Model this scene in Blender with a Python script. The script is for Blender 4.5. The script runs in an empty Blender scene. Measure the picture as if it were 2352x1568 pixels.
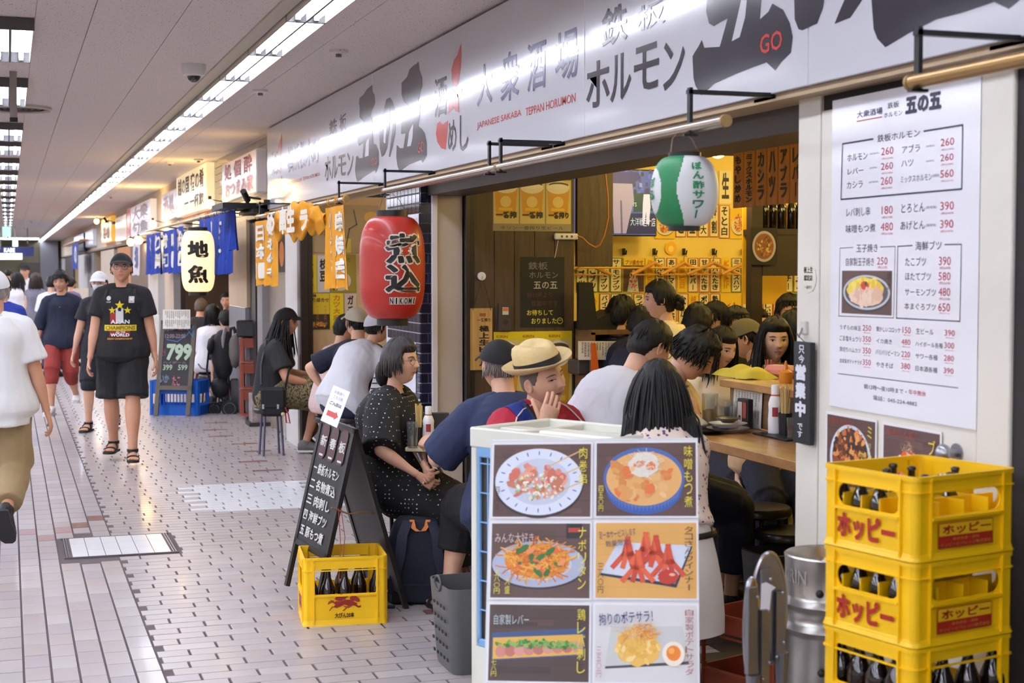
import bpy, math, random
from math import cos, sin, radians, sqrt, atan2, exp, pi
import numpy as np
from mathutils import Vector, Matrix, noise as mnoise
V3 = lambda *a: Vector(a)
random.seed(7); TAU = 6.283
C = bpy.context.scene.collection
sc = bpy.context.scene
# ------------------------------------------------------------------ camera, light, exposure
FPX = 3450.0; CX = 1176.0; CY = 784.0; H = 1.69
YAW = radians(18.549); PIT = radians(2.771)
cd = bpy.data.cameras.new('camera'); cam = bpy.data.objects.new('camera', cd); C.objects.link(cam)
cam.location = (0, 0, H); cam.rotation_euler = (pi/2-PIT, 0, -YAW)
cd.sensor_width = 36; cd.lens = FPX/2352*36; cd.clip_end = 300; cd.clip_start = .05
cd.dof.use_dof = True; cd.dof.focus_distance = 8.3; cd.dof.aperture_fstop = 5.0
sc.camera = cam
w = bpy.data.worlds.new('world'); sc.world = w; w.use_nodes = True
w.node_tree.nodes['Background'].inputs[0].default_value = (.95, .93, 1, 1)
w.node_tree.nodes['Background'].inputs[1].default_value = .02
sc.view_settings.view_transform = 'Standard'; sc.view_settings.look = 'None'
sc.view_settings.exposure = 0.46; sc.view_settings.gamma = 1; sc.view_settings.use_curve_mapping = False
sc.cycles.use_denoising = True; sc.cycles.max_bounces = 7; sc.cycles.sample_clamp_indirect = 4
TUBE = 29.0          # brightness of the fluorescent tubes
WARM = 0.6          # brightness of the shops' warm lamps
F_ = V3(sin(YAW)*cos(PIT), cos(YAW)*cos(PIT), -sin(PIT))
R_ = V3(cos(YAW), -sin(YAW), 0); U_ = R_.cross(F_)
def ray(x, y): return F_ + R_*((x-CX)/FPX) - U_*((y-CY)/FPX)
def at(x, y, d): return V3(0, 0, H) + ray(x, y)*d
def onX(x, y, X): r = ray(x, y); return V3(0, 0, H) + r*(X/r.x)
def onY(x, y, Y): r = ray(x, y); return V3(0, 0, H) + r*(Y/r.y)
def onZ(x, y, z): r = ray(x, y); return V3(0, 0, H) + r*((z-H)/r.z)
# ------------------------------------------------------------------ materials
def lin(c):
    return tuple(((v/255)/12.92 if v/255 <= .04045 else ((v/255+.055)/1.055)**2.4) for v in c)
MC = {}
def M(name, col=(200, 200, 200), rough=.5, metal=0., em=0., bump=0., bscale=150., var=0., vscale=6., coat=0., trans=0., spec=.5, stretch=(1, 1, 1), alpha=1., sss=0., flecks=None, dots=None, wood=None):
    if name in MC: return MC[name]
    m = bpy.data.materials.new(name); m.use_nodes = True; nt = m.node_tree; b = nt.nodes['Principled BSDF']
    L = nt.links.new; c = lin(col); N = nt.nodes.new
    b.inputs['Base Color'].default_value = (*c, 1); b.inputs['Roughness'].default_value = rough; b.inputs['Metallic'].default_value = metal
    b.inputs['Specular IOR Level'].default_value = spec; b.inputs['Coat Weight'].default_value = coat; b.inputs['Coat Roughness'].default_value = .08
    b.inputs['Transmission Weight'].default_value = trans; b.inputs['Alpha'].default_value = alpha
    if sss: b.inputs['Subsurface Weight'].default_value = sss; b.inputs['Subsurface Radius'].default_value = (1, .35, .2); b.inputs['Subsurface Scale'].default_value = .012
    if em: b.inputs['Emission Color'].default_value = (*c, 1); b.inputs['Emission Strength'].default_value = em
    src = None
    def coords(st):
        tc = N('ShaderNodeTexCoord'); mp = N('ShaderNodeMapping'); mp.inputs['Scale'].default_value = st
        L(tc.outputs['Object'], mp.inputs[0]); return mp.outputs[0]
    def mixc(fac, A, Bc):
        mx = N('ShaderNodeMix'); mx.data_type = 'RGBA'
        L(fac, mx.inputs[0])
        for i, v in ((6, A), (7, Bc)):
            if isinstance(v, tuple): mx.inputs[i].default_value = (*v[:3], 1)
            else: L(v, mx.inputs[i])
        return mx.outputs[2]
    def thr(s, a, bb):
        r = N('ShaderNodeMapRange'); r.inputs[1].default_value = a; r.inputs[2].default_value = bb; L(s, r.inputs[0]); return r.outputs[0]
    colo = c
    if var:
        n = N('ShaderNodeTexNoise'); n.inputs['Scale'].default_value = vscale; n.inputs['Detail'].default_value = 5
        L(coords(stretch), n.inputs['Vector'])
        colo = mixc(thr(n.outputs[0], .3, .7), tuple(v*(1-var) for v in c), tuple(min(1, v*(1+var*.7)) for v in c))
    if wood:
        n = N('ShaderNodeTexNoise'); n.inputs['Scale'].default_value = wood[0]; n.inputs['Detail'].default_value = 8; n.inputs['Roughness'].default_value = .65
        L(coords(wood[1]), n.inputs['Vector'])
        colo = mixc(thr(n.outputs[0], .35, .65), tuple(v*.6 for v in c), colo)
    if flecks:
        n = N('ShaderNodeTexNoise'); n.inputs['Scale'].default_value = flecks[0]; n.inputs['Detail'].default_value = 2
        L(coords(flecks[3]), n.inputs['Vector'])
        colo = mixc(thr(n.outputs[0], flecks[1], flecks[1]+.04), colo, lin(flecks[2]))
    if dots:   # (scale, radius, colour)
        v = N('ShaderNodeTexVoronoi'); v.inputs['Scale'].default_value = dots[0]; v.inputs['Randomness'].default_value = dots[3]
        L(coords((1, 1, 1)), v.inputs['Vector'])
        colo = mixc(thr(v.outputs['Distance'], dots[1], dots[1]*1.15), lin(dots[2]), colo)
    if not isinstance(colo, tuple):
        L(colo, b.inputs['Base Color'])
    if bump:
        n = N('ShaderNodeTexNoise'); n.inputs['Scale'].default_value = bscale; n.inputs['Detail'].default_value = 3
        L(coords(stretch), n.inputs['Vector'])
        bp = N('ShaderNodeBump'); bp.inputs['Strength'].default_value = bump; bp.inputs['Distance'].default_value = .004
        L(n.outputs[0], bp.inputs['Height']); L(bp.outputs[0], b.inputs['Normal'])
    MC[name] = m; return m
def ink(col, em=0., rough=.45):
    return M('ink_%d_%d_%d_%d' % (*col, int(em*10)), col, rough=rough, em=em)
# ------------------------------------------------------------------ mesh building
WM = {}
def wm(o):
    return WM.get(o.name, Matrix.Identity(4)) if o else Matrix.Identity(4)
class MB:
    def __init__(s): s.V = []; s.F = []; s.I = []; s.mats = []
    def mi(s, m):
        if m not in s.mats: s.mats.append(m)
        return s.mats.index(m)
    def add(s, vs, fs, m):
        b = len(s.V); k = s.mi(m); s.V += [tuple(v) for v in vs]; s.F += [tuple(b+i for i in f) for f in fs]; s.I += [k]*len(fs)
    def box(s, c, sz, m, rz=0., rot=None, bev=0.):
        hx, hy, hz = sz[0]/2, sz[1]/2, sz[2]/2; c = Vector(c)
        Rm = rot if rot is not None else Matrix.Rotation(rz, 3, 'Z')
        if bev <= 0:
            vs = [(x, y, z) for x in (-hx, hx) for y in (-hy, hy) for z in (-hz, hz)]
            fs = [(0, 1, 3, 2), (4, 6, 7, 5), (0, 4, 5, 1), (2, 3, 7, 6), (0, 2, 6, 4), (1, 5, 7, 3)]
        else:
            b = min(bev, hx*.9, hy*.9, hz*.9); vs = []; idx = {}
            for x in (-1, 1):
                for y in (-1, 1):
                    for z in (-1, 1):
                        for a in range(3):
                            p = [x*(hx-b), y*(hy-b), z*(hz-b)]; p[a] = (x, y, z)[a]*(hx, hy, hz)[a]; idx[(x, y, z, a)] = len(vs); vs.append(p)
            fs = []
            for a in range(3):
                o1, o2 = [(1, 2), (2, 0), (0, 1)][a]
                for sg in (-1, 1):
                    q = []
                    for (u, v) in ((-1, -1), (1, -1), (1, 1), (-1, 1)):
                        k = [0, 0, 0]; k[a] = sg; k[o1] = u; k[o2] = v; q.append(idx[(*k, a)])
                    fs.append(q if sg > 0 else q[::-1])
                for u in (-1, 1):
                    for v in (-1, 1):
                        k0 = [0, 0, 0]; k0[a] = -1; k0[o1] = u; k0[o2] = v; k1 = list(k0); k1[a] = 1
                        q = [idx[(*k0, o1)], idx[(*k1, o1)], idx[(*k1, o2)], idx[(*k0, o2)]]
                        fs.append(q if u*v < 0 else q[::-1])
            for x in (-1, 1):
                for y in (-1, 1):
                    for z in (-1, 1):
                        t = [idx[(x, y, z, a)] for a in range(3)]; fs.append(t if x*y*z > 0 else t[::-1])
        s.add([c + Rm @ Vector(v) for v in vs], fs, m)
    def ring(s, rings, m, cap=True, closed=False):   # rings: list of lists of points (same count)
        n = len(rings[0]); vs = [p for r in rings for p in r]; fs = []
        K = len(rings)
        for i in range(K-1 if not closed else K):
            a = i*n; b = ((i+1) % K)*n
            for j in range(n):
                k = (j+1) % n; fs.append((a+j, a+k, b+k, b+j))
        if cap and not closed:
            fs.append(tuple(range(n-1, -1, -1))); fs.append(tuple((K-1)*n+j for j in range(n)))
        s.add(vs, fs, m)
    def cyl(s, p0, p1, r0, m, r1=None, n=12, cap=True):
        p0 = Vector(p0); p1 = Vector(p1); r1 = r0 if r1 is None else r1
        d = (p1-p0).normalized(); a = d.orthogonal().normalized(); b = d.cross(a)
        s.ring([[p + a*(cos(t)*r)+b*(sin(t)*r) for t in [2*pi*j/n for j in range(n)]] for p, r in ((p0, r0), (p1, r1))], m, cap)
    def tube(s, pts, r, m, n=8, closed=False, cap=True):
        pts = [Vector(p) for p in pts]; rr = r if isinstance(r, (list, tuple)) else [r]*len(pts); rings = []
        up = None
        for i, p in enumerate(pts):
            if closed: d = pts[(i+1) % len(pts)]-pts[i-1]
            else: d = (pts[min(i+1, len(pts)-1)]-pts[max(i-1, 0)])
            d.normalize()
            if up is None: up = d.orthogonal().normalized()
            up = (up - d*up.dot(d)); up = up.normalized() if up.length > 1e-6 else d.orthogonal().normalized()
            b = d.cross(up)
            rings.append([p+up*(cos(2*pi*j/n)*rr[i])+b*(sin(2*pi*j/n)*rr[i]) for j in range(n)])
        s.ring(rings, m, cap=cap, closed=closed)
    def lathe(s, c, prof, m, n=24, axis='Z', cap=True, mat=None):   # prof: (r, h)
        c = Vector(c); rings = []
        for r, h in prof:
            q = []
            for j in range(n):
                t = 2*pi*j/n; v = V3(r*cos(t), r*sin(t), h)
                if mat is not None: v = mat @ v
                q.append(c+v)
            rings.append(q)
        s.ring(rings, m, cap=cap)
    def sph(s, c, r, m, n=12, k=8, sc=(1, 1, 1), rot=None):
        prof = [(sin(pi*i/k), -cos(pi*i/k)) for i in range(k+1)]; prof[0] = (.02, -1); prof[-1] = (.02, 1)
        mt = Matrix.Diagonal((r*sc[0], r*sc[1], r*sc[2]))
        if rot is not None: mt = rot @ mt
        s.lathe(c, prof, m, n=n, mat=mt)
    def prism(s, poly, O, u, v, th, m):   # polygon in the plane (O,u,v) with thickness th along u x v
        O = Vector(O); u = Vector(u); v = Vector(v); nn = u.cross(v).normalized(); k = len(poly)
        a = [O+u*p[0]+v*p[1]+nn*th for p in poly]; b = [O+u*p[0]+v*p[1] for p in poly]
        s.add(a+b, [tuple(range(k)), tuple(range(2*k-1, k-1, -1))]+[(i, k+i, k+(i+1) % k, (i+1) % k) for i in range(k)], m)
    def grid(s, fn, nu, nv, m, closeu=False):
        vs = [fn(i/(nu if closeu else nu-1), j/(nv-1)) for j in range(nv) for i in range(nu)]; fs = []
        for j in range(nv-1):
            for i in range(nu if closeu else nu-1):
                k = (i+1) % nu; fs.append((j*nu+i, j*nu+k, (j+1)*nu+k, (j+1)*nu+i))
        s.add(vs, fs, m)
    def build(s, name, parent=None, w=1, sm=35, origin=None):
        V = np.array(s.V, dtype=float) if s.V else np.zeros((0, 3))
        if parent is not None and w:
            I = np.array(wm(parent).inverted()); V = V @ I[:3, :3].T + I[:3, 3]
        if origin is not None: V = V-np.array(origin)
        me = bpy.data.meshes.new(name); me.from_pydata(V.tolist(), [], s.F)
        for m in s.mats: me.materials.append(m)
        if len(s.mats) > 1: me.polygons.foreach_set('material_index', s.I)
        me.validate(); me.update()
        if sm: me.shade_smooth(); me.set_sharp_from_angle(angle=radians(sm))
        return link(name, me, parent, origin)
def link(name, me, parent=None, loc=None):
    o = bpy.data.objects.new(name, me); C.objects.link(o)
    if loc is not None: o.location = loc
    if parent is not None: o.parent = parent; WM[o.name] = wm(parent)
    return o
def tag(o, label=None, cat=None, group=None, kind=None):
    if label: o['label'] = label
    if cat: o['category'] = cat
    if group: o['group'] = group
    if kind: o['kind'] = kind
    return o
def thing(name, label, cat, loc=(0, 0, 0), rz=0., group=None, rot=None):
    o = bpy.data.objects.new(name, None); C.objects.link(o); o.empty_display_size = .1
    mt = Matrix.Translation(Vector(loc)) @ (rot.to_4x4() if rot is not None else Matrix.Rotation(rz, 4, 'Z'))
    o.matrix_world = mt; WM[o.name] = mt; return tag(o, label, cat, group)
def solo(mb, name, label, cat, group=None, kind=None, sm=35):
    V = np.array(s_ if (s_ := mb.V) else [(0, 0, 0)]); og = ((V[:, 0].min()+V[:, 0].max())/2, (V[:, 1].min()+V[:, 1].max())/2, V[:, 2].min())
    return tag(mb.build(name, None, origin=og, sm=sm), label, cat, group, kind)
def struct(mb, name, sm=35): return tag(mb.build(name, None, sm=sm), kind='structure')
def copytree(root, loc=None, rz=None, label=None, group=None, mat=None):
    r = root.copy(); C.objects.link(r)
    if mat is not None: r.matrix_world = mat; WM[r.name] = mat
    elif loc is not None:
        mt = Matrix.Translation(Vector(loc)) @ Matrix.Rotation(rz or 0, 4, 'Z'); r.matrix_world = mt; WM[r.name] = mt
    if label: r['label'] = label
    if group: r['group'] = group
    for ch in list(root.children):
        c = ch.copy(); C.objects.link(c); c.parent = r
        for g in list(ch.children):
            d = g.copy(); C.objects.link(d); d.parent = c
    return r
# ------------------------------------------------------------------ print: lettering and pictures on flat faces
GC = {}
def glyph(s, bold=0.):
    k = (s, round(bold, 3))
    if k in GC: return GC[k]
    if bold > .016:
        g0, f0 = glyph(s, .01); n0 = len(g0); off = [(0, 0)]+[((bold-.008)*cos(a*pi/4), (bold-.008)*sin(a*pi/4)) for a in range(8)]
        GC[k] = (np.concatenate([g0+np.array(o) for o in off]) if n0 else g0, [tuple(i+n0*j for i in f) for j in range(9) for f in f0]); return GC[k]
    cu = bpy.data.curves.new('t', 'FONT'); cu.body = s; cu.size = 1; cu.resolution_u = 2; cu.offset = bold; cu.fill_mode = 'FRONT'
    ob = bpy.data.objects.new('t', cu); me = bpy.data.meshes.new_from_object(ob)
    n = len(me.vertices); a = np.zeros(n*3); me.vertices.foreach_get('co', a); a = a.reshape(-1, 3)[:, :2]
    fs = [tuple(p.vertices) for p in me.polygons]
    bpy.data.objects.remove(ob); bpy.data.curves.remove(cu); bpy.data.meshes.remove(me)
    GC[k] = (a, fs); return GC[k]
def lay(g, bold):
    n = len(g)//9 if bold > .016 else len(g)+1
    return [i//n for i in range(len(g))]
class Print:
    def __init__(s, O, u, v, eps=.0005):
        s.O = Vector(O); s.u = Vector(u).normalized(); s.v = Vector(v).normalized(); s.n = s.u.cross(s.v); s.mb = MB(); s.eps = eps
    def px(s, x, y):
        r = ray(x, y); c = V3(0, 0, H); t = (s.O-c).dot(s.n)/r.dot(s.n); p = c+r*t-s.O; return (p.dot(s.u), p.dot(s.v))
    def w(s, a, b, l): return s.O+s.u*a+s.v*b+s.n*(l*s.eps)
    def poly(s, pts, col, l=1, m=None):
        s.mb.add([s.w(a, b, l) for a, b in pts], [tuple(range(len(pts)))], m or ink(col))
    def rect(s, a0, b0, a1, b1, col, l=1, m=None): s.poly([(a0, b0), (a1, b0), (a1, b1), (a0, b1)], col, l, m)
    def line(s, pts, w_, col, l=2):
        for p, q in zip(pts[:-1], pts[1:]):
            dx, dy = q[0]-p[0], q[1]-p[1]; L = math.hypot(dx, dy) or 1; ox, oy = -dy/L*w_/2, dx/L*w_/2; ex, ey = dx/L*w_/2, dy/L*w_/2
            s.poly([(p[0]-ox-ex, p[1]-oy-ey), (q[0]-ox+ex, q[1]-oy+ey), (q[0]+ox+ex, q[1]+oy+ey), (p[0]+ox-ex, p[1]+oy-ey)], col, l)
    def ell(s, a, b, ra, rb, col, l=1, n=28, rot=0., wob=0.):
        cr, sr = cos(rot), sin(rot); pts = []
        for j in range(n):
            t = 2*pi*j/n; k = 1+(random.uniform(-wob, wob) if wob else 0); x, y = ra*k*cos(t), rb*k*sin(t)
            pts.append((a+x*cr-y*sr, b+x*sr+y*cr))
        s.poly(pts, col, l)
    def fit(s, t, a0, b0, a1, b1, col, l=2, bold=0., shear=0., rot=None, em=0., m=None):
        g, fs = glyph(t, bold)
        if not len(g): return
        mn, mx = g.min(0), g.max(0); q = (g-mn)/np.maximum(mx-mn, 1e-6)
        A = a0+q[:, 0]*(a1-a0)+q[:, 1]*shear*(b1-b0); Bv = b0+q[:, 1]*(b1-b0)
        if rot:
            ca, cb = (a0+a1)/2, (b0+b1)/2; A, Bv = ca+(A-ca)*cos(rot)-(Bv-cb)*sin(rot), cb+(A-ca)*sin(rot)+(Bv-cb)*cos(rot)
        ly = lay(g, bold); s.mb.add([s.w(x, y, l+k*.1) for x, y, k in zip(A, Bv, ly)], fs, m or ink(col, em))
    def text(s, t, a, b, h, col, l=2, bold=0., align='L', sx=1., shear=0.):   # natural proportions, h = cap height
        g, fs = glyph(t, bold)
        if not len(g): return 0
        k = h/.73; wd = (g[:, 0].max()-g[:, 0].min())*k*sx; off = {'L': 0, 'C': -wd/2, 'R': -wd}[align]; x0 = g[:, 0].min()
        s.mb.add([s.w(a+off+(x-x0)*k*sx+y*k*shear, b+y*k, l+q*.1) for (x, y), q in zip(g, lay(g, bold))], fs, ink(col)); return wd
    def vtext(s, t, a0, b0, a1, b1, col, l=2, bold=0., em=0.):   # column of characters filling the box, top to bottom
        t = [c for c in t]; n = len(t); hh = (b1-b0)/n
        for i, c in enumerate(t):
            if c == ' ': continue
            y1 = b1-i*hh; y0 = y1-hh*.88; cx_ = (a0+a1)/2; wd = (a1-a0)
            if c in 'ー-—|':
                s.rect(cx_-wd*.07, y0, cx_+wd*.07, y1-.05*hh, col, l); continue
            small = .62 if c in 'ッャュョっゃゅょ' else 1.
            s.fit(c, cx_-wd/2*small, y0, cx_+wd/2*small, y0+(y1-y0)*(1 if small == 1 else .75), col, l, bold, em=em)
    # pixel driven versions: corners read off the face itself
    def pfit(s, t, x0, y0, x1, y1, col, l=2, bold=0., shear=0., yl=None, m=None):
        """x0,y0 top-left corner; x1,y1 bottom-right corner"""
        a0, b1 = s.px(x0, y0); a1, b0 = s.px(x1, y1); s.fit(t, a0, b0, a1, b1, col, l, bold, shear, m=m)
    def prect(s, x0, y0, x1, y1, col, l=1):
        a0, b1 = s.px(x0, y0); a1, b0 = s.px(x1, y1); s.rect(a0, b0, a1, b1, col, l)
    def pv(s, t, x0, y0, x1, y1, col, l=2, bold=0.):
        a0, b1 = s.px(x0, y0); a1, b0 = s.px(x1, y1); s.vtext(t, a0, b0, a1, b1, col, l, bold)
    def ppoly(s, pts, col, l=1): s.poly([s.px(*p) for p in pts][::-1], col, l)
    def build(s, name, parent): return tag(s.mb.build(name, parent, sm=0), kind='stuff')
# ------------------------------------------------------------------ constants of the place
CEIL = 3.11; XS = 2.50; XW = 2.60; ZS = 2.29; YP = 9.66
# ------------------------------------------------------------------ floor
mMort = M('mortar', (88, 76, 76), rough=.85, bump=.3)
TC = [(176, 167, 165), (170, 161, 159), (182, 174, 171), (167, 159, 160), (174, 162, 158)]
mTile = [M('tile_%d' % i, c, rough=.33, spec=.5, var=.06, vscale=3, coat=.1) for i, c in enumerate(TC)]
mBrown = M('tile_brown', (122, 84, 70), rough=.35); mPink = M('tile_pink', (160, 124, 118), rough=.35); mBright = M('tile_bright', (244, 246, 248), rough=.2)
b = MB(); b.box((-1.5, 36, -.056), (14, 92, .1), mMort); floor = struct(b, 'floor')
WT, LT = .105, .238
def tmesh(name, sx, sy, m, h=.012):
    q = MB(); q.box((0, 0, 0), (sx, sy, h), m, bev=.0015); me = bpy.data.meshes.new(name); me.from_pydata(q.V, [], q.F); me.materials.append(m); return me
tm = {}
def tile(x, y, sx, sy, m, solo_):
    if solo_:
        k = (round(sx, 3), round(sy, 3), m.name)
        if k not in tm: tm[k] = tmesh('tile', sx, sy, m)
        o = bpy.data.objects.new('tile', tm[k]); C.objects.link(o); o.location = (x, y, -.006+random.uniform(-.0006, .0006)); o.parent = floor
    else:
        h = 0.; k = TF.mi(m); bs = len(TF.V); d = -.008
        TF.V += [(x-sx/2, y-sy/2, h), (x+sx/2, y-sy/2, h), (x+sx/2, y+sy/2, h), (x-sx/2, y+sy/2, h), (x-sx/2, y-sy/2, d), (x+sx/2, y-sy/2, d), (x+sx/2, y+sy/2, d), (x-sx/2, y+sy/2, d)]
        TF.F += [(bs, bs+1, bs+2, bs+3), (bs, bs+4, bs+5, bs+1), (bs+1, bs+5, bs+6, bs+2), (bs+3, bs+7, bs+4, bs)]; TF.I += [k]*4
TF = MB()
cov = [onZ(*p, 0) for p in ((135, 1240), (400, 1222), (412, 1268), (148, 1282))]
cx0, cx1, cy0, cy1 = .18, .78, 8.97, 9.62
cx0 = cov[3].x; cx1 = cov[2].x; cy0 = (cov[3].y+cov[2].y)/2; cy1 = (cov[0].y+cov[1].y)/2
brown = [onZ(280+x/5.2275, 940+y/5.2275, 0) for x, y in ((1075, 158), (1170, 240), (1285, 320), (1400, 410), (1540, 500), (1690, 612), (1850, 728))] + [onZ(1024, 1406, 0)]
pinks = [onZ(x/4.48, 950+y/4.48, 0) for x, y in ((980, 1085), (830, 1152), (660, 1220), (480, 1290), (300, 1240))]
wht = [onZ(520, 1110, 0), onZ(690, 1168, 0)]
nsolo = 0
for r in range(-20, 640):
    y = 5.2+r*WT
    if y > 72: break
    x = .60 + (-.5+(r % 2)*.5)*LT*(1) + (r % 4)*.012
    while x < (2.64 if y > 8 else 2.9):
        x0 = max(x, .60); x1 = x+LT-.013; x += LT
        if x1-x0 < .03: continue
        cxm = (x0+x1)/2
        if cy0-.05 < y < cy1+.05 and x0 < cx1+.02:
            if x1 < cx1+.06: continue
            x0 = cx1+.02; cxm = (x0+x1)/2
            if x1-x0 < .03: continue
        m = mTile[(r*7+int(x*31)) % 5] if random.random() < .5 else mTile[0]
        if any(abs(bv.x-cxm) < LT/2 and abs(bv.y-y) < WT/2 for bv in brown): m = mBrown
        elif wht[1].y < y < wht[0].y and x0 > 1.15+.0*(y) and x1 < 2.3: m = mBright
        vis = 6.0 < y < 9.2 and (x0 > .6) and cxm < 1.05+(y-6)*.52
        s_ = vis and nsolo < 290 and x1-x0 > .1
        nsolo += s_; tile(cxm, y, x1-x0, WT-.0065, m, s_)
nl = 0
for k in range(-9, 5+1):
    X0 = .60-.111*(6-k)+.009 if True else 0
    X0 = .595-.111*(6-k)
    for r in range(-10, 320):
        y = 5.2+r*2*WT+(.05 if k % 2 else 0)
        if y > 72: break
        x0, x1 = X0+.005, X0+.111-.005
        if y < 5.4 and k < -1: continue
        if k < 0 and y > 40: continue
        if cy0-.11 < y < cy1+.11 and x1 > cx0-.01: continue
        m = random.choice(mTile)
        if any(abs(bv.x-(x0+x1)/2) < .055 and abs(bv.y-y) < WT for bv in pinks): m = mPink if k < 4 else mBrown
        s_ = 6.1 < y < 9.0 and k >= 1 and nl < 10**9 and nsolo < 300
        tile((x0+x1)/2, y, x1-x0, 2*WT-.007, m, s_)
o = TF.build('tile_field', floor, sm=0); tag(o, kind='stuff')
b = MB()
b.box(((cx0+cx1)/2, (cy0+cy1)/2, -.005), (cx1-cx0-.02, cy1-cy0-.02, .012), mMort)
n_ = 6; st_ = (cx1-cx0-.09)/n_
for i in range(n_):
    for j in range(3):
        hy = (cy1-cy0-.03)/3
        b.box((cx0+.045+st_*(i+.5), cy0+.015+hy*(j+.5), .001), (st_-(.007 if i in (0, 2, 4) else .001), hy-.003, .006), mBright)
mSt = M('steel', (160, 160, 165), rough=.3, metal=1., bump=.05)
for x in (cx0+.015, cx0+.03, cx1-.03, cx1-.015): b.box((x, (cy0+cy1)/2, 0), (.006, cy1-cy0-.02, .01), mSt)
b.box(((cx0+cx1)/2, cy0+.004, 0), (cx1-cx0, .008, .01), mSt); b.box(((cx0+cx1)/2, cy1-.004, 0), (cx1-cx0, .008, .01), mSt)
o = b.build('access_cover', floor, sm=0); tag(o, 'brighter tiled inspection cover with steel rim')
# shop floor
b = MB(); b.box((5.3, 6.6, -.03), (5.2, 7.6, .05), M('shop_floor', (58, 46, 40), rough=.45, wood=(8, (6, 1, 1)))); o = struct(b, 'floor_shop')
mPl = [M('plank_%d' % i, c, rough=.4, wood=(9, (1, 8, 1))) for i, c in enumerate([(66, 54, 46), (58, 46, 40), (74, 60, 50)])]
q = 0
for i in range(26):
    for j in range(4):
        pm = MB(); m = mPl[(i*5+j*3) % 3]; pm.box((0, 0, 0), (1.28, .13, .012), m, bev=.001); key = ('pl', m.name)
        if key not in tm: me = bpy.data.meshes.new('plank'); me.from_pydata(pm.V, [], pm.F); me.materials.append(m); tm[key] = me
        p = bpy.data.objects.new('plank', tm[key]); C.objects.link(p); p.location = (3.3+j*1.285+(.3 if i % 2 else 0), 2.9+i*.134, -.001); p.parent = o
# ------------------------------------------------------------------ ceiling
mCe = M('ceiling_board', (226, 217, 212), rough=.9, flecks=(95, .655, (104, 92, 84), (1, .45, 1)), bump=.15, bscale=60)
b = MB(); b.box((-1.5, 36, CEIL+.06), (14, 92, .1), M('ceiling_gap', (60, 52, 48), rough=.9)); ceil = struct(b, 'ceiling')
cols = [(-8.4, -5.5), (-5.5, -3.5), (-3.5, -1.45), (-1.45, -.965), (-.965, -.49), (-.49, -.1), (.17, .475), (.475, .95), (.95, 1.40), (1.73, 1.93), (1.93, 2.62)]
PF = MB(); n_p = 0
for ci, (x0, x1) in enumerate(cols):
    y = -9.2
    while y < 82:
        L = .93
        if 6 < y < 27 and ci >= 5:
            k = ('cp', ci)
            if k not in tm:
                q = MB(); q.box((0, 0, 0), (x1-x0-.004, L-.0008, .02), mCe, bev=.001); me = bpy.data.meshes.new('ceiling_panel'); me.from_pydata(q.V, [], q.F); me.materials.append(mCe); tm[k] = me
            p = bpy.data.objects.new('ceiling_panel', tm[k]); C.objects.link(p); p.location = ((x0+x1)/2, y+L/2, CEIL+.01); p.parent = ceil; n_p += 1
        else: PF.box(((x0+x1)/2, y+L/2, CEIL+.01), (x1-x0-.004, L-.0008, .02), mCe)
        y += L
tag(PF.build('ceiling_panel_field', ceil, sm=0), kind='stuff')
# central row between troffers
# ------------------------------------------------------------------ ceiling lights
mTube = M('tube_light', (232, 238, 255), rough=.4, em=TUBE); mRefl = M('reflector', (244, 244, 246), rough=.35); mHous = M('light_housing', (196, 190, 176), rough=.6)
mDk = M('dark_gap', (40, 36, 36), rough=.8)
def strip_light(L, w_, tubes, deep, n=10):
    a = MB(); hw = w_/2
    a.box((-hw+.004, L/2, -deep/2), (.008, L-.004, deep), mHous); a.box((hw-.004, L/2, -deep/2), (.008, L-.004, deep), mHous)
    for y_ in (.008, L-.008): a.box((0, y_, -deep/2), (w_, .016, deep), M('light_divider', (84, 82, 82), rough=.6))
    r = MB(); r.box((0, L/2, -.004), (w_-.016, L-.016, .006), mRefl)
    for i in range(len(tubes)-1):
        m_ = (tubes[i]+tubes[i+1])/2; r.prism([(-.016, 0), (.016, 0), (0, deep*.85)], (m_, .012, -.007), (-1, 0, 0), (0, 0, -1), L-.024, mRefl) if False else r.box((m_, L/2, -deep*.5), (.014, L-.02, deep*.95), M('light_divider', (84, 82, 82), rough=.6))
    ts = []
    for x in tubes:
        t = MB(); t.cyl((x, .045, -deep*.55), (x, L-.045, -deep*.55), .0145, mTube, n=n)
        ts.append(t)
    return a, r, ts
def make_light(label, group, L, w_, tubes, deep, loc):
    t = thing('ceiling_light', label, 'light', loc, group=group)
    a, r, ts = strip_light(L, w_, tubes, deep)
    a.build('housing', t, w=0); r.build('reflector', t, w=0, sm=0); [(h_ := MB(), h_.box((x, y, -deep*.5), (.028, .034, deep*.7), mRefl), h_.build('lamp_holder', t, w=0, sm=0)) for x in tubes for y in (.026, L-.026)]
    for q in ts: q.build('tube', t, w=0)
    return t
PS = 1.395
gS = 'twin tube lights of the long ceiling strip'
first = None
O1 = ['first', 'second', 'third', 'fourth', 'fifth', 'sixth', 'seventh', 'eighth', 'ninth', 'tenth', 'eleventh', 'twelfth', 'thirteenth', 'fourteenth', 'fifteenth', 'sixteenth', 'seventeenth', 'eighteenth', 'nineteenth', 'twentieth']
for i in range(-12, 52):
    y = 8.44+i*PS; lab = 'twin-tube module of the long bright ceiling strip, '+('%s fully in view from the camera' % O1[i-1] if 0 < i < 21 else 'above or behind the camera' if i <= 0 else 'far down the passage')
    if first is None: first = make_light(lab, gS, PS, .225, [-.052, .052], .055, (1.612, y, CEIL+.015))
    else: copytree(first, (1.612, y, CEIL+.015), 0, lab, gS)
b = MB(); b.box((1.445, 38, CEIL+.005), (.09, 86, .03), mHous); struct(b, 'trim_1')
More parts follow.
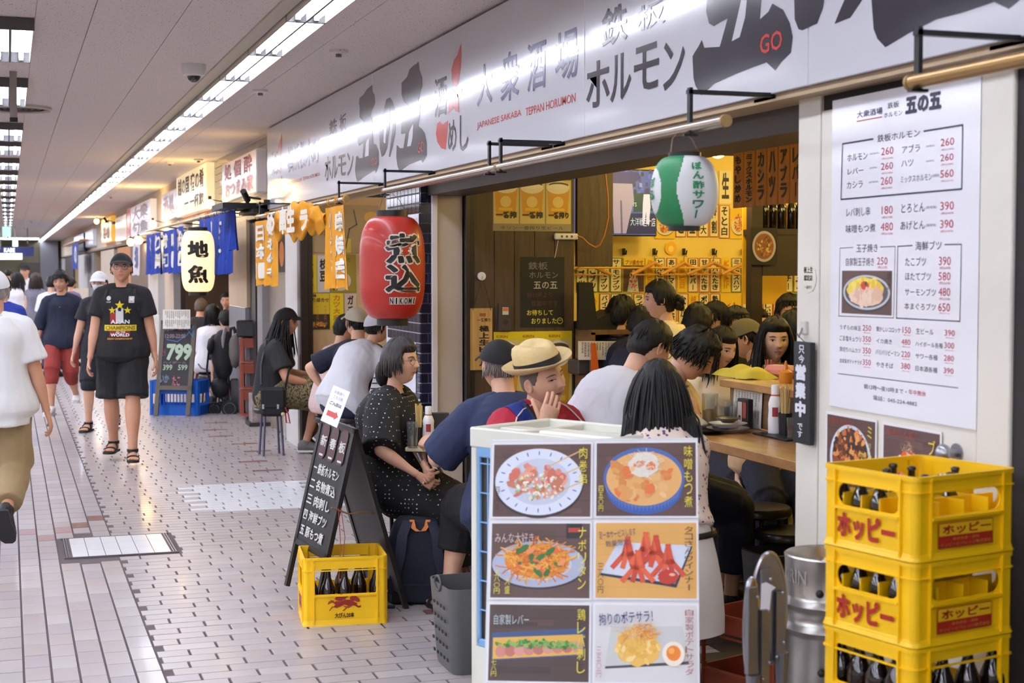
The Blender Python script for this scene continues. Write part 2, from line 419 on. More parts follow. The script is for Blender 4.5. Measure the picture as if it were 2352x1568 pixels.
gT = 'square-ended ceiling troffers in a row over the left side'; first = None; lab = ''
st = [3.2, 6.1, 9.02, 11.86, 15.5, 17.6, 20.4]+[23+2.6*i for i in range(19)]
for i, y in enumerate(st):
    lab = 'square-ended ceiling troffer at the left edge, '+('%s in view from the top' % O1[i-2] if 1 < i < 20 else 'above the camera' if i < 2 else 'far down the passage')
    if first is None: first = make_light(lab, gT, 1.42, .262, [-.07, .07], .07, (.036, y, CEIL))
    else: copytree(first, (.036, y, CEIL), 0, lab, gT)
first = None
for k in range(87):  # rows out of view, added to brighten the shop fronts and people
    y = -9.2+2.9*(k % 29); lab = 'long ceiling light, %s row left of the picture' % O1[k//29]
    if first is None: first = make_light(lab, 'ceiling lights left of the picture', 2.8, .6, [-.21, -.07, .07, .21], .05, (-2.2, y, CEIL))
    else: copytree(first, (-2.2-2.1*(k//29), y, CEIL), 0, lab, 'ceiling lights left of the picture')
b = MB(); b.box((.035, 38, CEIL+.012), (.27, 86, .02), mCe); b.build('ceiling_panel_middle', ceil, sm=0)
# perpendicular far strip
t = thing('ceiling_light', 'far bright light strip crossing the end of the passage', 'light', (.2, 73.5, CEIL)); a = MB(); a.box((-.2, 73.5, CEIL-.03), (3.2, .25, .05), mTube); a.build('tube', t)
# ------------------------------------------------------------------ shop fronts: structure
def Yof(px): return onX(px, 617, XW).y
def pbox(P, x0, y0, x1, y1):
    a0 = P.px(x0, (y0+y1)/2)[0]; a1 = P.px(x1, (y0+y1)/2)[0]
    b1 = P.px(x1 if y0 < 617 else x0, y0)[1]; b0 = P.px(x0 if y1 < 617 else x1, y1)[1]
    return a0, b0, a1, b1
def PT(P, t, x0, y0, x1, y1, col, l=2, bold=0., shear=0., em=0., v=False, K=None, m=None):
    if K: x0, y0 = K[0]+x0/K[2], K[1]+y0/K[2]; x1, y1 = K[0]+x1/K[2], K[1]+y1/K[2]
    a0, b0, a1, b1 = pbox(P, x0, y0, x1, y1)
    if v: P.vtext(t, a0, b0, a1, b1, col, l, bold)
    else: P.fit(t, a0, b0, a1, b1, col, l, bold, shear, em=em, m=m)
def KP(K, pts): return [(K[0]+x/K[2], K[1]+y/K[2]) for x, y in pts]
mCream = M('cream_paint', (232, 227, 214), rough=.38, bump=.03, bscale=30, var=.04, vscale=3)
mSoff = M('soffit', (176, 154, 122), rough=.6); mHdr = M('dark_header', (62, 50, 42), rough=.5); mFrame = M('door_frame_metal', (66, 60, 58), rough=.35, metal=.6)
mWallU = M('upper_wall', (206, 190, 168), rough=.7, var=.05)
mWood = M('dark_wood', (86, 67, 48), rough=.5, wood=(10, (4, 4, .35)), bump=.05)
mWood2 = M('warm_wood', (176, 128, 74), rough=.38, wood=(7, (3, 1, 3)), coat=.2)
mBlack = M('black_metal', (30, 30, 33), rough=.4, metal=.3); mPole = M('pole_steel', (170, 158, 142), rough=.25, metal=.9); mBrass = M('pole_brass', (168, 134, 84), rough=.3, metal=.8)
mBlackP = M('black_plastic', (22, 22, 25), rough=.45); mWhiteP = M('white_plastic', (228, 228, 226), rough=.4)
Y0, Y1, YA, YB = Yof(2338), Yof(1836), Yof(965), Yof(885)
# upper band and the shops further on
b = MB(); b.box((2.68, 40, 2.70), (.16, 80, .86), mWallU); struct(b, 'wall_right_upper')
b = MB(); b.box((2.66, (Y0+Y1)/2, 1.14), (.12, Y1-Y0, 2.29), mCream); b.box((2.596, (Yof(1893)+Y1)/2-.0, 1.135), (.02, Y1-Yof(1893)-.02, 2.27), mCream, bev=.003)
b.box((2.594, (Y0+Yof(2262))/2, 1.13), (.03, Yof(2262)-Y0, 2.26), mCream, bev=.004); b.box((2.64, Y0-.6, 1.5), (.1, 1.2, 3.2), mDk); wr = struct(b, 'wall_right')
b = MB(); yl, yr = Yof(1891), Yof(2264); b.box((2.598, (yl+yr)/2, 1.115), (.03, yl-yr-.016, 2.2), mCream, bev=.003); dr = struct(b, 'door_1')
b = MB(); b.box((2.604, (yl+yr)/2, 1.14), (.01, yl-yr+.012, 2.27), mDk); b.build('door_gap', dr)
b = MB(); p = onX(2197, 1040, 2.58); b.cyl((2.583, p.y, p.z), (2.55, p.y, p.z), .012, mSt); b.cyl((2.583, p.y, p.z), (2.577, p.y, p.z), .028, mSt, n=20)
b.lathe((0, 0, 0), [(0.012, 0), (.022, .006), (.027, .016), (.027, .034), (.02, .042), (.003, .044)], mSt, mat=Matrix(((0, 0, -1), (0, 1, 0), (1, 0, 0)))) if False else b.sph((2.535, p.y, p.z), .028, mSt, sc=(.75, 1, 1), n=20, k=12)
b.build('door_knob', dr)
# main opening header and lintel
b = MB(); b.box((2.60, (2.4+15.2)/2, 2.278), (.17, 12.8, .022), mSoff); struct(b, 'trim_2')
b = MB(); b.box((2.78, (Y1+YA)/2, 2.235), (.26, YA-Y1, .12), mHdr); b.box((2.69, (Y1+YA)/2, 2.26), (.06, YA-Y1, .05), M('rail', (98, 80, 60), rough=.5)); struct(b, 'trim_3')
# pier between shops: tiled, with a cream panel
b = MB(); b.box((2.74, (YP+YB)/2+.005, 1.14), (.27, YB-YP-.02, 2.28), M('grout', (205, 205, 212), rough=.8)); pier = struct(b, 'wall_pier')
mNavy = [M('navy_tile_%d' % i, c, rough=.18, coat=.4) for i, c in enumerate([(24, 26, 50), (30, 33, 60), (20, 21, 42)])]
def tilebox(nm, sx, sy, sz, m):
    k = (nm, sx, sy, sz, m.name)
    if k not in tm:
        q = MB(); q.box((0, 0, 0), (sx, sy, sz), m, bev=.002); me = bpy.data.meshes.new('tile'); me.from_pydata(q.V, [], q.F); me.materials.append(m); tm[k] = me
    return tm[k]
NT = MB()
rh = .0665
for r in range(34):
    z = .03+r*rh
    n1 = int((YB-YP)/.1)
    for j in range(n1):
        y = YP+.055+j*.1
        m = mNavy[(r*5+j*3) % 3]
        if 12 < r:
            o = bpy.data.objects.new('tile', tilebox('t', .012, .092, rh-.007, m)); C.objects.link(o); o.location = (2.602, y, z); o.parent = pier
        else: NT.box((2.602, y, z), (.012, .092, rh-.007), m)
    for j in range(2):
        xs = [(2.6, 2.672)] if r % 2 else [(2.6, 2.648), (2.655, 2.672)]
        if j < len(xs):
            a_, c_ = xs[j]; NT.box(((a_+c_)/2, YP-.002, z), (c_-a_, .012, rh-.006), mNavy[(r+j) % 3])
tag(NT.build('tile_lower', pier, sm=0), kind='stuff')
xa, xb, xc, xd = onY(990, 700, YP).x, onY(1003, 700, YP).x, onY(1063, 700, YP).x, onY(1087, 700, YP).x
b = MB(); b.box(((xa+xb)/2, YP-.01, 1.14), (xb-xa, .04, 2.28), M('white_trim', (214, 210, 216), rough=.3), bev=.004); struct(b, 'trim_4')
b = MB(); b.box(((xb+xc)/2, YP+.03, 1.14), (xc-xb, .06, 2.28), M('grey_panel', (190, 178, 166), rough=.5, var=.04), bev=.004); struct(b, 'trim_5')
b = MB(); b.box(((xc+xd)/2-.015, YP-.02, 1.12), (.03, .06, 2.24), mFrame, bev=.003); b.box(((xc+xd)/2+.02, YP+.0, 1.12), (.035, .05, 2.24), M('dark_frame2', (38, 33, 30), rough=.4), bev=.003); struct(b, 'trim_6')
# interior walls
xe = onY(1317, 700, YP).x
b = MB(); b.box(((xd+xe)/2, YP+.42, 1.3), (xe-xd, .8, 2.6), mWood); ww = struct(b, 'wall_wood')
nb = 5
for i in range(nb):
    wd = (xe-xd)/nb; q = MB(); q.box((xd+wd*(i+.5), YP-.0, 1.2), (wd-.003, .03, 2.4), mWood, bev=.002); q.build('panel', ww)
b = MB(); b.box((5.9, 10.55, 1.4), (4.8, .1, 2.8), M('yellow_wall', (240, 212, 112), rough=.6)); struct(b, 'wall_back_yellow')
b = MB(); b.box((8.2, 6.7, 1.4), (.1, 7.8, 2.8), M('yellow_wall', (0, 0, 0))); b.box((5.5, 2.85, 1.4), (5.6, .1, 2.8), mWood); struct(b, 'wall_shop_side')
b = MB(); b.box((5.5, 6.7, 2.72), (5.6, 7.8, .06), M('shop_ceiling', (232, 208, 160), rough=.7)); struct(b, 'ceiling_shop')
b = MB(); b.box((-8.45, 36, 1.5), (.1, 92, 3.3), mWallU); struct(b, 'wall_left')
b = MB(); b.box((-1.5, -9.7, 1.5), (14, .1, 3.3), mWallU); struct(b, 'wall_behind')
b = MB(); b.box((-1.5, 80, 1.5), (14, .1, 3.3), M('far_wall', (122, 116, 92), rough=.8)); struct(b, 'wall_far')
# ------------------------------------------------------------------ main fascia sign
t = thing('shop_sign', 'long glossy white fascia sign with huge black characters over the open shop front', 'sign', (2.55, 8, ZS))
ys = onX(614, 400, XS).y; yn = 1.9
mSign = M('sign_acrylic', (204, 205, 212), rough=.14, coat=.35, bump=.2, bscale=4.5, stretch=(1, .5, 1.3))
seams = [yn, onX(1343, 200, XS).y, ys]
seams = [yn, 4.4, onX(1343, 200, XS).y, 10.6, ys]
for a_, c_ in zip(seams[:-1], seams[1:]):
    q = MB(); q.box((XS+.05, (a_+c_)/2, (ZS+3.09)/2), (.1, c_-a_-.004, 3.09-ZS), mSign, bev=.003); q.build('panel', t)
P = Print((XS-.001, 0, 0), (0, -1, 0), (0, 0, 1), eps=.0003)
KA = (600, 0, 2.94); KB = (1300, 0, 2.236)
INK = (38, 38, 52); BL = (62, 66, 116); RD = (192, 62, 58); DR = (170, 52, 60); WS = (204, 205, 212)
mInk = M('sign_black', INK, rough=.16, coat=.3); mInkB = M('sign_blue', BL, rough=.16, coat=.3); mInkR = M('sign_red', RD, rough=.16, coat=.3)
MCol = {INK: mInk, BL: mInkB, RD: mInkR}
def spoly(K, pts, col, l=1): P.mb.add([P.w(*P.px(*p), l) for p in KP(K, pts)][::1], [tuple(range(len(pts)))], MCol.get(col) or M('sign_wht', WS, rough=.2, coat=.3))
spoly(KA, [(665, 660), (690, 640), (715, 600), (735, 585), (750, 572), (752, 620), (765, 640), (770, 690), (760, 720), (745, 750), (735, 790), (745, 800), (755, 850), (750, 900), (758, 970), (775, 975), (795, 1020), (795, 1110), (775, 1170), (765, 1150), (700, 1190), (650, 1227), (640, 1200), (633, 1150), (640, 1060), (650, 1050), (662, 1070), (685, 1065), (690, 960), (660, 985), (650, 960), (655, 880), (690, 820), (665, 790), (665, 720), (660, 700)], INK)
spoly(KA, [(700, 1060), (708, 960), (728, 925), (726, 1050)], WS, 2)
spoly(KA, [(845, 670), (870, 657), (890, 690), (905, 760), (905, 900), (890, 980), (870, 1060), (862, 1055), (875, 960), (885, 870), (885, 760), (870, 720), (868, 800), (862, 900), (850, 1000), (832, 1045), (815, 1060), (800, 1000), (798, 900), (815, 800), (830, 730)], INK)
spoly(KA, [(826, 960), (828, 860), (845, 760), (852, 770), (848, 880), (838, 970)], WS, 2)
spoly(KA, [(948, 560), (985, 520), (1000, 470), (1030, 440), (1050, 430), (1060, 415), (1070, 480), (1085, 520), (1088, 580), (1075, 620), (1060, 680), (1075, 700), (1070, 780), (1060, 850), (1085, 870), (1105, 900), (1118, 960), (1118, 1050), (1090, 1100), (1080, 1080), (1000, 1110), (935, 1158), (920, 1120), (912, 1060), (915, 980), (925, 985), (935, 1000), (960, 1000), (975, 900), (945, 905), (945, 850), (960, 790), (1000, 720), (965, 690), (948, 640)], INK)
spoly(KA, [(985, 990), (1000, 890), (1028, 825), (1022, 930), (1010, 985)], WS, 2)
for gx in (0, 1):
    f = (lambda x, y: (x, y)) if gx else None
def gourd(K, tr, al=RD):
    g = lambda pts: [tr(*p) for p in pts]
    spoly(K, g([(1348, 290), (1352, 380), (1345, 470), (1335, 540), (1320, 585), (1300, 580), (1288, 540), (1284, 470), (1300, 410), (1325, 370)]), al)
    spoly(K, g([(1275, 615), (1290, 600), (1330, 640), (1336, 760), (1312, 750), (1300, 720), (1265, 770), (1262, 690)]), al)
    spoly(K, g([(1318, 620), (1335, 590), (1355, 595), (1358, 640), (1340, 668), (1325, 655)]), al, 1); spoly(K, g([(1330, 622), (1342, 608), (1350, 622), (1342, 648)]), WS, 2)
    spoly(K, g([(1188, 835), (1205, 820), (1225, 842), (1262, 812), (1258, 900), (1245, 1010), (1215, 1000), (1190, 960), (1180, 900)]), al)
gourd(KA, lambda x, y: (x, y))
gourd(KA, lambda x, y: (70+(x-1180)*.41, 895+(y-290)*.585+(x-1348)*-.0))
for tx, q_, c_ in [('酒', (1170, 500, 1252, 800), INK), ('め', (1262, 800, 1318, 1030), INK), ('し', (1340, 760, 1400, 1025), INK), ('大', (1456, 410, 1560, 725), BL), ('衆', (1616, 320, 1742, 700), BL), ('酒', (1795, 250, 1922, 630), BL), ('場', (1985, 168, 2142, 565), BL),
                   ('JAPANESE SAKABA', (1458, 735, 1757, 882), DR), ('TEPPAN HORUMON', (1785, 625, 2122, 785), DR), ('鉄', (460, 790, 512, 915), INK), ('板', (530, 758, 574, 895), INK), ('ホ', (430, 1050, 470, 1225), INK), ('ル', (474, 1045, 515, 1210), INK), ('モ', (520, 1035, 572, 1195), INK), ('ン', (580, 1015, 622, 1190), INK),
                   ('酒', (70, 1010, 108, 1190), INK), ('め', (108, 1190, 130, 1330), INK), ('し', (134, 1180, 158, 1325), INK), ('横浜桜木町', (178, 905, 392, 1170), BL), ('JAPANESE SAKABA  TEPPAN HORUMON', (178, 1160, 396, 1258), DR), ('GO', (745, 1060, 780, 1120), RD), ('GO', (1056, 950, 1100, 1035), RD)]:
    PT(P, tx, *q_, c_, l=2, K=KA, bold=.012 if ord(tx[0]) > 999 else .006, em=0, m=MCol.get(c_) or mInkR)
for tx, q_, c_ in [('鉄', (185, 0, 315, 250), INK), ('板', (365, -20, 510, 170), INK), ('ホ', (105, 290, 225, 565), INK), ('ル', (228, 255, 335, 530), INK), ('モ', (350, 205, 478, 480), INK), ('ン', (500, 185, 610, 468), INK), ('GO', (998, 148, 1112, 282), RD)]:
    PT(P, tx, *q_, c_, l=4, K=KB, bold=.014, m=MCol[c_])
spoly(KB, [(735, -110), (720, 60), (735, 120), (760, 135), (800, 110), (830, 95), (790, 240), (710, 245), (697, 205), (680, 240), (660, 270), (650, 290), (655, 400), (665, 440), (695, 490), (760, 430), (870, 380), (960, 345), (1030, 320), (1075, 362), (1105, 320), (1155, 270), (1165, 190), (1150, 120), (1115, 50), (1060, 18), (1040, 60), (995, 100), (1010, -120)], INK)
spoly(KB, [(852, 212), (893, 190), (920, 90), (930, 0), (900, 0), (880, 90)], WS, 2)
spoly(KB, [(1170, -90), (1175, 100), (1195, 150), (1215, 155), (1290, 120), (1320, 40), (1340, -120)], INK)
spoly(KB, [(1380, 122), (1400, 70), (1430, 0), (1440, -80), (1560, -90), (1520, 0), (1500, 30), (1460, 90)], INK)
spoly(KB, [(1560, -130), (1580, 150), (1600, 200), (1640, 242), (1760, 170), (1900, 100), (2050, 60), (2200, 10), (2275, 45), (2330, 0), (2352, -130)], INK)
P.build('lettering', t)
# ------------------------------------------------------------------ curtain rails on brackets
XR = 2.20
def rail(px0, px1, lab, brass=False, brk=(), dz=0):
    z = onX(1400, 345, XR).z if False else 2.166+dz
    y0, y1 = onX(px0, 450, XR).y, onX(px1, 450, XR).y
    t = thing('curtain_rail', lab, 'rail', (XR, (y0+y1)/2, z))
    q = MB(); q.cyl((XR, y0, z), (XR, y1, z), .019, mBrass if brass else mPole, n=16); q.build('pole', t)
    mE = M('pole_end', (150, 120, 70), rough=.5)
    for y, s_ in ((y0, 1), (y1, -1)): q = MB(); q.cyl((XR, y, z), (XR, y+s_*.012, z), .021, mE, n=16); q.build('end_cap', t)
    for bx in brk:
        y = onX(bx, 380, XR).y; q = MB()
        q.box((XR, y, (z-.03+ZS-.005)/2+.012), (.012, .022, ZS-z+.035), mBlack); q.box(((XR+XS)/2+.05, y, ZS-.002), (XS-XR+.12, .022, .014), mBlack); q.box((XR, y, z-.024), (.05, .02, .008), mBlack); q.box((XS+.03, y+.06, ZS-.009), (.03, .16, .012), mBlack)
        q.build('bracket', t)
    return t
rail(590, 796, 'steel rail hung with mustard curtain cloths, far end of the big sign', brk=(596, 778))
rail(884, 1142, 'steel rail above the red lantern', brk=(884, 1124))
rail(1146, 1664, 'long steel rail across the open shop front above the green lantern', brk=(1150, 1584))
rail(2092, 2420, 'brass coloured rail above the menu poster on the white door', brass=True, brk=(2106,))
# ------------------------------------------------------------------ door poster
def sheet(name, label, cat, corners, th=.0015, col=(240, 240, 246), mat=None, group=None, parent=None):
    """flat sheet between world points: O (bottom left), u end (bottom right), v end (top left)"""
    O, A, Bv = [Vector(c) for c in corners]; u = A-O; v = Bv-O; W, Hh = u.length, v.length; u.normalize(); v.normalize(); n = u.cross(v)
    t = thing(name, label, cat, O+u*W/2, group=group) if parent is None else parent
    q = MB(); q.prism([(0, 0), (W, 0), (W, Hh), (0, Hh)], O-n*th, u, v, th, mat or M('paper_%d_%d_%d' % tuple(col), col, rough=.55)); q.build('sheet', t, sm=0)
    return t, Print(O+n*.0004, u, v, eps=.0003), W, Hh
XD = 2.577
mPost = M('laminated_paper', (242, 242, 248), rough=.2, coat=.5, bump=.12, bscale=5)
BLc, TRc, BRc = onX(1905, 936, XD), onX(2254, 170, XD), None
yl, yr = BLc.y, TRc.y; zb, zt = BLc.z-.0, onX(1907, 226, XD).z
zb = (onX(1905, 936, XD).z+onX(2241, 982, XD).z)/2; zt = (onX(1907, 226, XD).z+TRc.z)/2
t, P, W, Hh = sheet('menu_poster', 'large laminated white price list poster taped on the cream door', 'poster', [(XD, yl, zb), (XD, yr, zb), (XD, yl, zt)], mat=mPost)
KC = (1820, 160, 2.904); KD = (1820, 560, 2.904); G = (62, 60, 78); Rr = (178, 52, 78); BX = (34, 38, 66)
T = lambda K, s_, q, c, **k: PT(P, s_, *q, c, K=K, **k)
T(KC, '大衆酒場', (432, 248, 602, 325), (50, 50, 100), bold=.01); T(KC, '鉄板', (636, 206, 712, 262), BX); T(KC, 'ホルモン', (612, 268, 735, 322), BX); T(KC, '五の五', (755, 140, 995, 300), BX, bold=.06)
P.line([P.px(1820+432/2.904, 160+345/2.904), P.px(1820+598/2.904, 160+315/2.904)], .003, Rr)
T(KC, '鉄板ホルモン', (568, 392, 852, 486), G)
def frame(K, pts, w_=.004, col=BX): P.line([P.px(*p) for p in KP(K, pts)], w_, col)
frame(KC, [(538, 462), (335, 495), (325, 865), (1130, 795), (1137, 368), (880, 410)], .005)
for s_, q in [('ホルモン', (368, 548, 502, 612)), ('レバー', (370, 648, 475, 700)), ('カシラ', (365, 738, 470, 795)), ('アブラ', (733, 492, 852, 560)), ('ハツ', (728, 595, 808, 650)), ('ミックスホルモン', (724, 690, 932, 756)), ('レバ刺し串', (362, 912, 518, 982)), ('味噌もつ煮', (358, 1025, 555, 1090)), ('とろとん', (728, 885, 885, 955)), ('あげとん', (722, 1002, 885, 1070)), ('玉子焼き', (428, 1160, 570, 1218)), ('海鮮ブツ', (822, 1140, 996, 1205)), ('自家製玉子焼き', (358, 1252, 545, 1308)), ('たこブツ', (754, 1248, 892, 1308)), ('ほたてブツ', (754, 1350, 925, 1405)), ('サーモンブツ', (752, 1455, 958, 1510))]: T(KC, s_, q, G)
for s_, q in [('260', (594, 510, 675, 572)), ('260', (592, 614, 672, 670)), ('260', (590, 710, 668, 770)), ('260', (990, 450, 1080, 512)), ('260', (988, 556, 1076, 612)), ('560', (988, 662, 1076, 722)), ('180', (596, 905, 670, 965)), ('480', (590, 1018, 672, 1075)), ('390', (988, 876, 1078, 938)), ('390', (986, 998, 1074, 1058)), ('250', (566, 1250, 635, 1300)), ('390', (978, 1246, 1058, 1304)), ('580', (976, 1350, 1056, 1405)), ('480', (976, 1454, 1054, 1510))]:
    T(KC, s_, q, Rr); x0, y0, x1, y1 = q; T(KC, '(税込%d)' % (int(s_)*1.1+.5), (x0+4, y1+8, x1-2, y1+30), Rr)
for q in [(516, 548, 580, 570), (514, 645, 566, 665), (510, 738, 575, 760), (892, 498, 950, 520), (892, 598, 946, 620), (936, 692, 982, 722), (892, 905, 962, 932), (892, 1025, 960, 1050)]: T(KC, '(味噌味)', q, (120, 116, 140))
frame(KC, [(406, 1185), (318, 1190), (310, 1642)], .002); frame(KC, [(588, 1182), (686, 1178), (676, 1655)], .002); frame(KC, [(800, 1172), (704, 1178), (694, 1656), (1118, 1678), (1128, 1164), (1018, 1166)], .003); frame(KC, [(308, 1642), (676, 1655)], .002)
for s_, q in [('本まぐろブツ', (748, 390, 958, 446)), ('うずらの味玉', (318, 538, 458, 580)), ('ごま塩キュウリ', (316, 608, 458, 655)), ('厚切りハムカツ', (316, 685, 456, 730)), ('自家製ポテトサラダ', (318, 762, 464, 808)), ('懐かしいコロッケ', (560, 548, 722, 595)), ('イカ焼き', (560, 628, 664, 670)), ('バリバリピーマン', (556, 702, 716, 752)), ('やきそば', (560, 785, 674, 832)), ('生ビール', (826, 560, 942, 608)), ('ハイボール各種', (822, 648, 1004, 698)), ('サワー各種', (822, 728, 970, 778)), ('日本酒各種', (822, 810, 968, 862)), ('朝12時～夜10時まで・', (478, 932, 762, 1004)), ('電話：045-224-4882', (540, 1008, 832, 1084))]: T(KD, s_, q, G)
T(KD, '年中無休', (776, 968, 892, 1020), Rr)
for s_, q in [('650', (974, 394, 1052, 452)), ('250', (470, 540, 526, 582)), ('350', (470, 614, 524, 656)), ('350', (470, 690, 524, 734)), ('350', (470, 768, 524, 812)), ('150', (736, 552, 790, 598)), ('480', (728, 634, 788, 676)), ('220', (728, 714, 786, 758)), ('380', (726, 792, 786, 838)), ('390', (1016, 572, 1084, 616)), ('300', (1014, 655, 1080, 700)), ('280', (1012, 740, 1078, 785)), ('390', (1010, 824, 1076, 868))]:
    T(KD, s_, q, Rr); x0, y0, x1, y1 = q; T(KD, '(税込%d)' % (int(s_)*1.1+.5), (x0+6, y1+4, x1-4, y1+18), Rr)
frame(KD, [(306, 864), (1106, 960)], .0022)
# pictures of food, flat print
def blobs(P, a, b_, ra, rb, cols, n, sz, l=4, dome=0.):
    for i in range(n):
        t_ = random.uniform(0, 6.28); q = sqrt(random.random()); x, y = a+ra*q*cos(t_), b_+rb*q*sin(t_)+dome*(1-q)
        s_ = sz*random.uniform(.6, 1.4); P.ell(x, y, s_*random.uniform(.6, 1.6), s_*random.uniform(.5, 1), random.choice(cols), l+i*.12/ max(1, n)*20, n=7, rot=random.uniform(0, 3), wob=.18)
def strands(P, a, b_, ra, rb, cols, n, L, w_, l=5):
    for i in range(n):
        t_ = random.uniform(0, 6.28); q = sqrt(random.random()); x, y = a+ra*q*cos(t_), b_+rb*q*sin(t_); an = random.uniform(0, 6.28); pts = []
        for k in range(5): pts.append((x, y)); x += L/5*cos(an); y += L/5*sin(an)*.7; an += random.uniform(-.7, .7)
        P.line(pts, w_, random.choice(cols), l+i*.02)
WD = [(92, 66, 60), (84, 60, 54), (102, 74, 66)]
def woodbg(P, a0, b0, a1, b1, cols=WD, l=1):
    P.rect(a0, b0, a1, b1, cols[0], l); n = 9
    for i in range(n):
        y = b0+(b1-b0)*random.random(); h = (b1-b0)*random.uniform(.01, .06); x = a0+(a1-a0)*random.uniform(0, .5)
        P.rect(x, max(b0, y-h), min(a1, x+(a1-a0)*random.uniform(.3, .6)), min(b1, y+h), random.choice(cols), l+.4+i*.03)
    for i in range(3): y = b0+(b1-b0)*(.22+.3*i); P.rect(a0, y, a1, y+(b1-b0)*.006, (60, 42, 38), l+.9)
def plate(P, a, b_, ra, rb, rim=(226, 232, 244), inn=(206, 212, 228), blue=True, l=2.2):
    P.ell(a, b_-rb*.06, ra*1.02, rb*1.03, (50, 36, 34), l-.1, 40); P.ell(a, b_, ra, rb, rim, l, 48); P.ell(a, b_, ra*.72, rb*.7, inn, l+.2, 40)
    if blue:
        for k in range(20): t_ = 6.28*k/20; P.ell(a+ra*.86*cos(t_), b_+rb*.86*sin(t_), ra*.055, rb*.018, (70, 96, 170), l+.3, 8, rot=t_)
def food(P, kind, a0, b0, a1, b1):
    W, Hh = a1-a0, b1-b0; a, b_ = (a0+a1)/2, (b0+b1)/2
    if kind == 'skewer':
        woodbg(P, a0, b0, a1, b1); plate(P, a-.03*W, b_-.02*Hh, .45*W, .46*Hh)
        for k in range(3): P.line([(a+.05*W, b_+(.18-.2*k)*Hh), (a+.42*W, b_+(.42-.22*k)*Hh)], .012*W, (224, 188, 130), 3)
        blobs(P, a-.05*W, b_-.02*Hh, .27*W, .25*Hh, [(222, 140, 116), (206, 110, 88), (232, 166, 140), (196, 120, 92), (226, 150, 128)], 46, .05*W)
        blobs(P, a-.02*W, b_-.1*Hh, .25*W, .2*Hh, [(240, 236, 214), (222, 226, 180), (250, 246, 232), (170, 190, 120)], 90, .014*W, 6)
    elif kind == 'stew':
        woodbg(P, a0, b0, a1, b1); P.ell(a-.02*W, b_-.14*Hh, .38*W, .34*Hh, (52, 88, 164), 2, 40); P.ell(a-.02*W, b_+.02*Hh, .41*W, .42*Hh, (74, 104, 168), 2.2, 44); P.ell(a-.02*W, b_+.01*Hh, .38*W, .37*Hh, (232, 178, 108), 2.5, 44)
        for k in range(26): t_ = 3.3+2.6*k/26; P.line([(a-.02*W+.38*W*cos(t_), b_-.1*Hh+.33*Hh*sin(t_)), (a-.02*W+.39*W*cos(t_), b_-.02*Hh+.34*Hh*sin(t_))], .003*W, (120, 150, 210), 2.4)
        blobs(P, a-.02*W, b_, .33*W, .31*Hh, [(224, 160, 88), (236, 186, 120), (214, 140, 70), (240, 200, 140), (226, 120, 60)], 46, .05*W)
        P.ell(a-.02*W, b_+.2*Hh, .15*W, .17*Hh, (240, 234, 220), 6, wob=.1); strands(P, a-.02*W, b_+.2*Hh, .15*W, .17*Hh, [(255, 252, 244), (232, 226, 210), (250, 240, 220)], 90, .08*W, .004*W, 6.5)
    elif kind == 'noodle':
        woodbg(P, a0, b0, a1, b1); plate(P, a-.02*W, b_-.05*Hh, .47*W, .31*Hh, (176, 186, 208), (200, 206, 222), False)
        P.ell(a-.03*W, b_-.01*Hh, .34*W, .23*Hh, (222, 140, 40), 3, wob=.06)
        strands(P, a-.03*W, b_, .3*W, .2*Hh, [(240, 160, 40), (226, 128, 30), (250, 190, 70), (210, 100, 30)], 170, .22*W, .012*W, 3.5)
        blobs(P, a-.03*W, b_, .28*W, .18*Hh, [(232, 110, 60), (240, 150, 90), (70, 120, 40), (60, 100, 36)], 26, .026*W, 8)
        for p in ((.0, .04), (.1, .12), (-.02, -.16), (-.17, .16)): P.ell(a+p[0]*W, b_+p[1]*Hh, .06*W, .035*Hh, (48, 110, 44), 9.5, 12, rot=random.uniform(-1, 1))
        P.rect(a+.26*W, b_+.3*Hh, a+.42*W, b1, (30, 36, 32), 3); P.rect(a+.28*W, b_+.38*Hh, a+.4*W, b_+.44*Hh, (180, 60, 50), 3.3)
    elif kind == 'octopus':
        P.rect(a0, b0, a1, b1, (222, 168, 88), 1); [P.rect(a0, b0+Hh*k/7, a1, b0+Hh*k/7+.004*Hh, (206, 150, 72), 1.3) for k in range(7)]
        P.poly([(a-.46*W, b_-.2*Hh), (a+.3*W, b_-.36*Hh), (a+.46*W, b_+.18*Hh), (a-.28*W, b_+.22*Hh)], (40, 46, 60), 2); P.poly([(a-.45*W, b_-.17*Hh), (a+.29*W, b_-.31*Hh), (a+.45*W, b_+.2*Hh), (a-.28*W, b_+.24*Hh)], (214, 220, 234), 2.3)
        for k, (x, y) in enumerate([(-.18, .28), (0, .34), (.1, .3), (.22, .18), (-.08, .1)]):
            for j in range(4):
                dx = (j-1.5)*.05; P.line([(a+(x)*W, b_+y*Hh), (a+(x+dx*.5)*W, b_+(y-.2)*Hh), (a+(x+dx*1.9)*W, b_+(y-.36)*Hh)], .05*W, [(206, 74, 40), (222, 96, 54), (190, 60, 34)][(k+j) % 3], 4+k*.2+j*.03)
        P.ell(a+.22*W, b_-.22*Hh, .1*W, .1*Hh, (186, 50, 30), 6, wob=.08); P.ell(a+.26*W, b_-.19*Hh, .03*W, .02*Hh, (240, 180, 150), 6.5)
    elif kind == 'liver':
        woodbg(P, a0, b0, a1, b1, [(72, 52, 46), (60, 44, 40), (84, 60, 52)]); P.poly([(a-.47*W, b_-.24*Hh), (a+.45*W, b_-.16*Hh), (a+.46*W, b_+.2*Hh), (a-.47*W, b_+.13*Hh)], (54, 76, 120), 2); P.poly([(a-.46*W, b_-.22*Hh), (a+.44*W, b_-.14*Hh), (a+.44*W, b_+.12*Hh), (a-.46*W, b_+.06*Hh)], (226, 176, 72), 2.4)
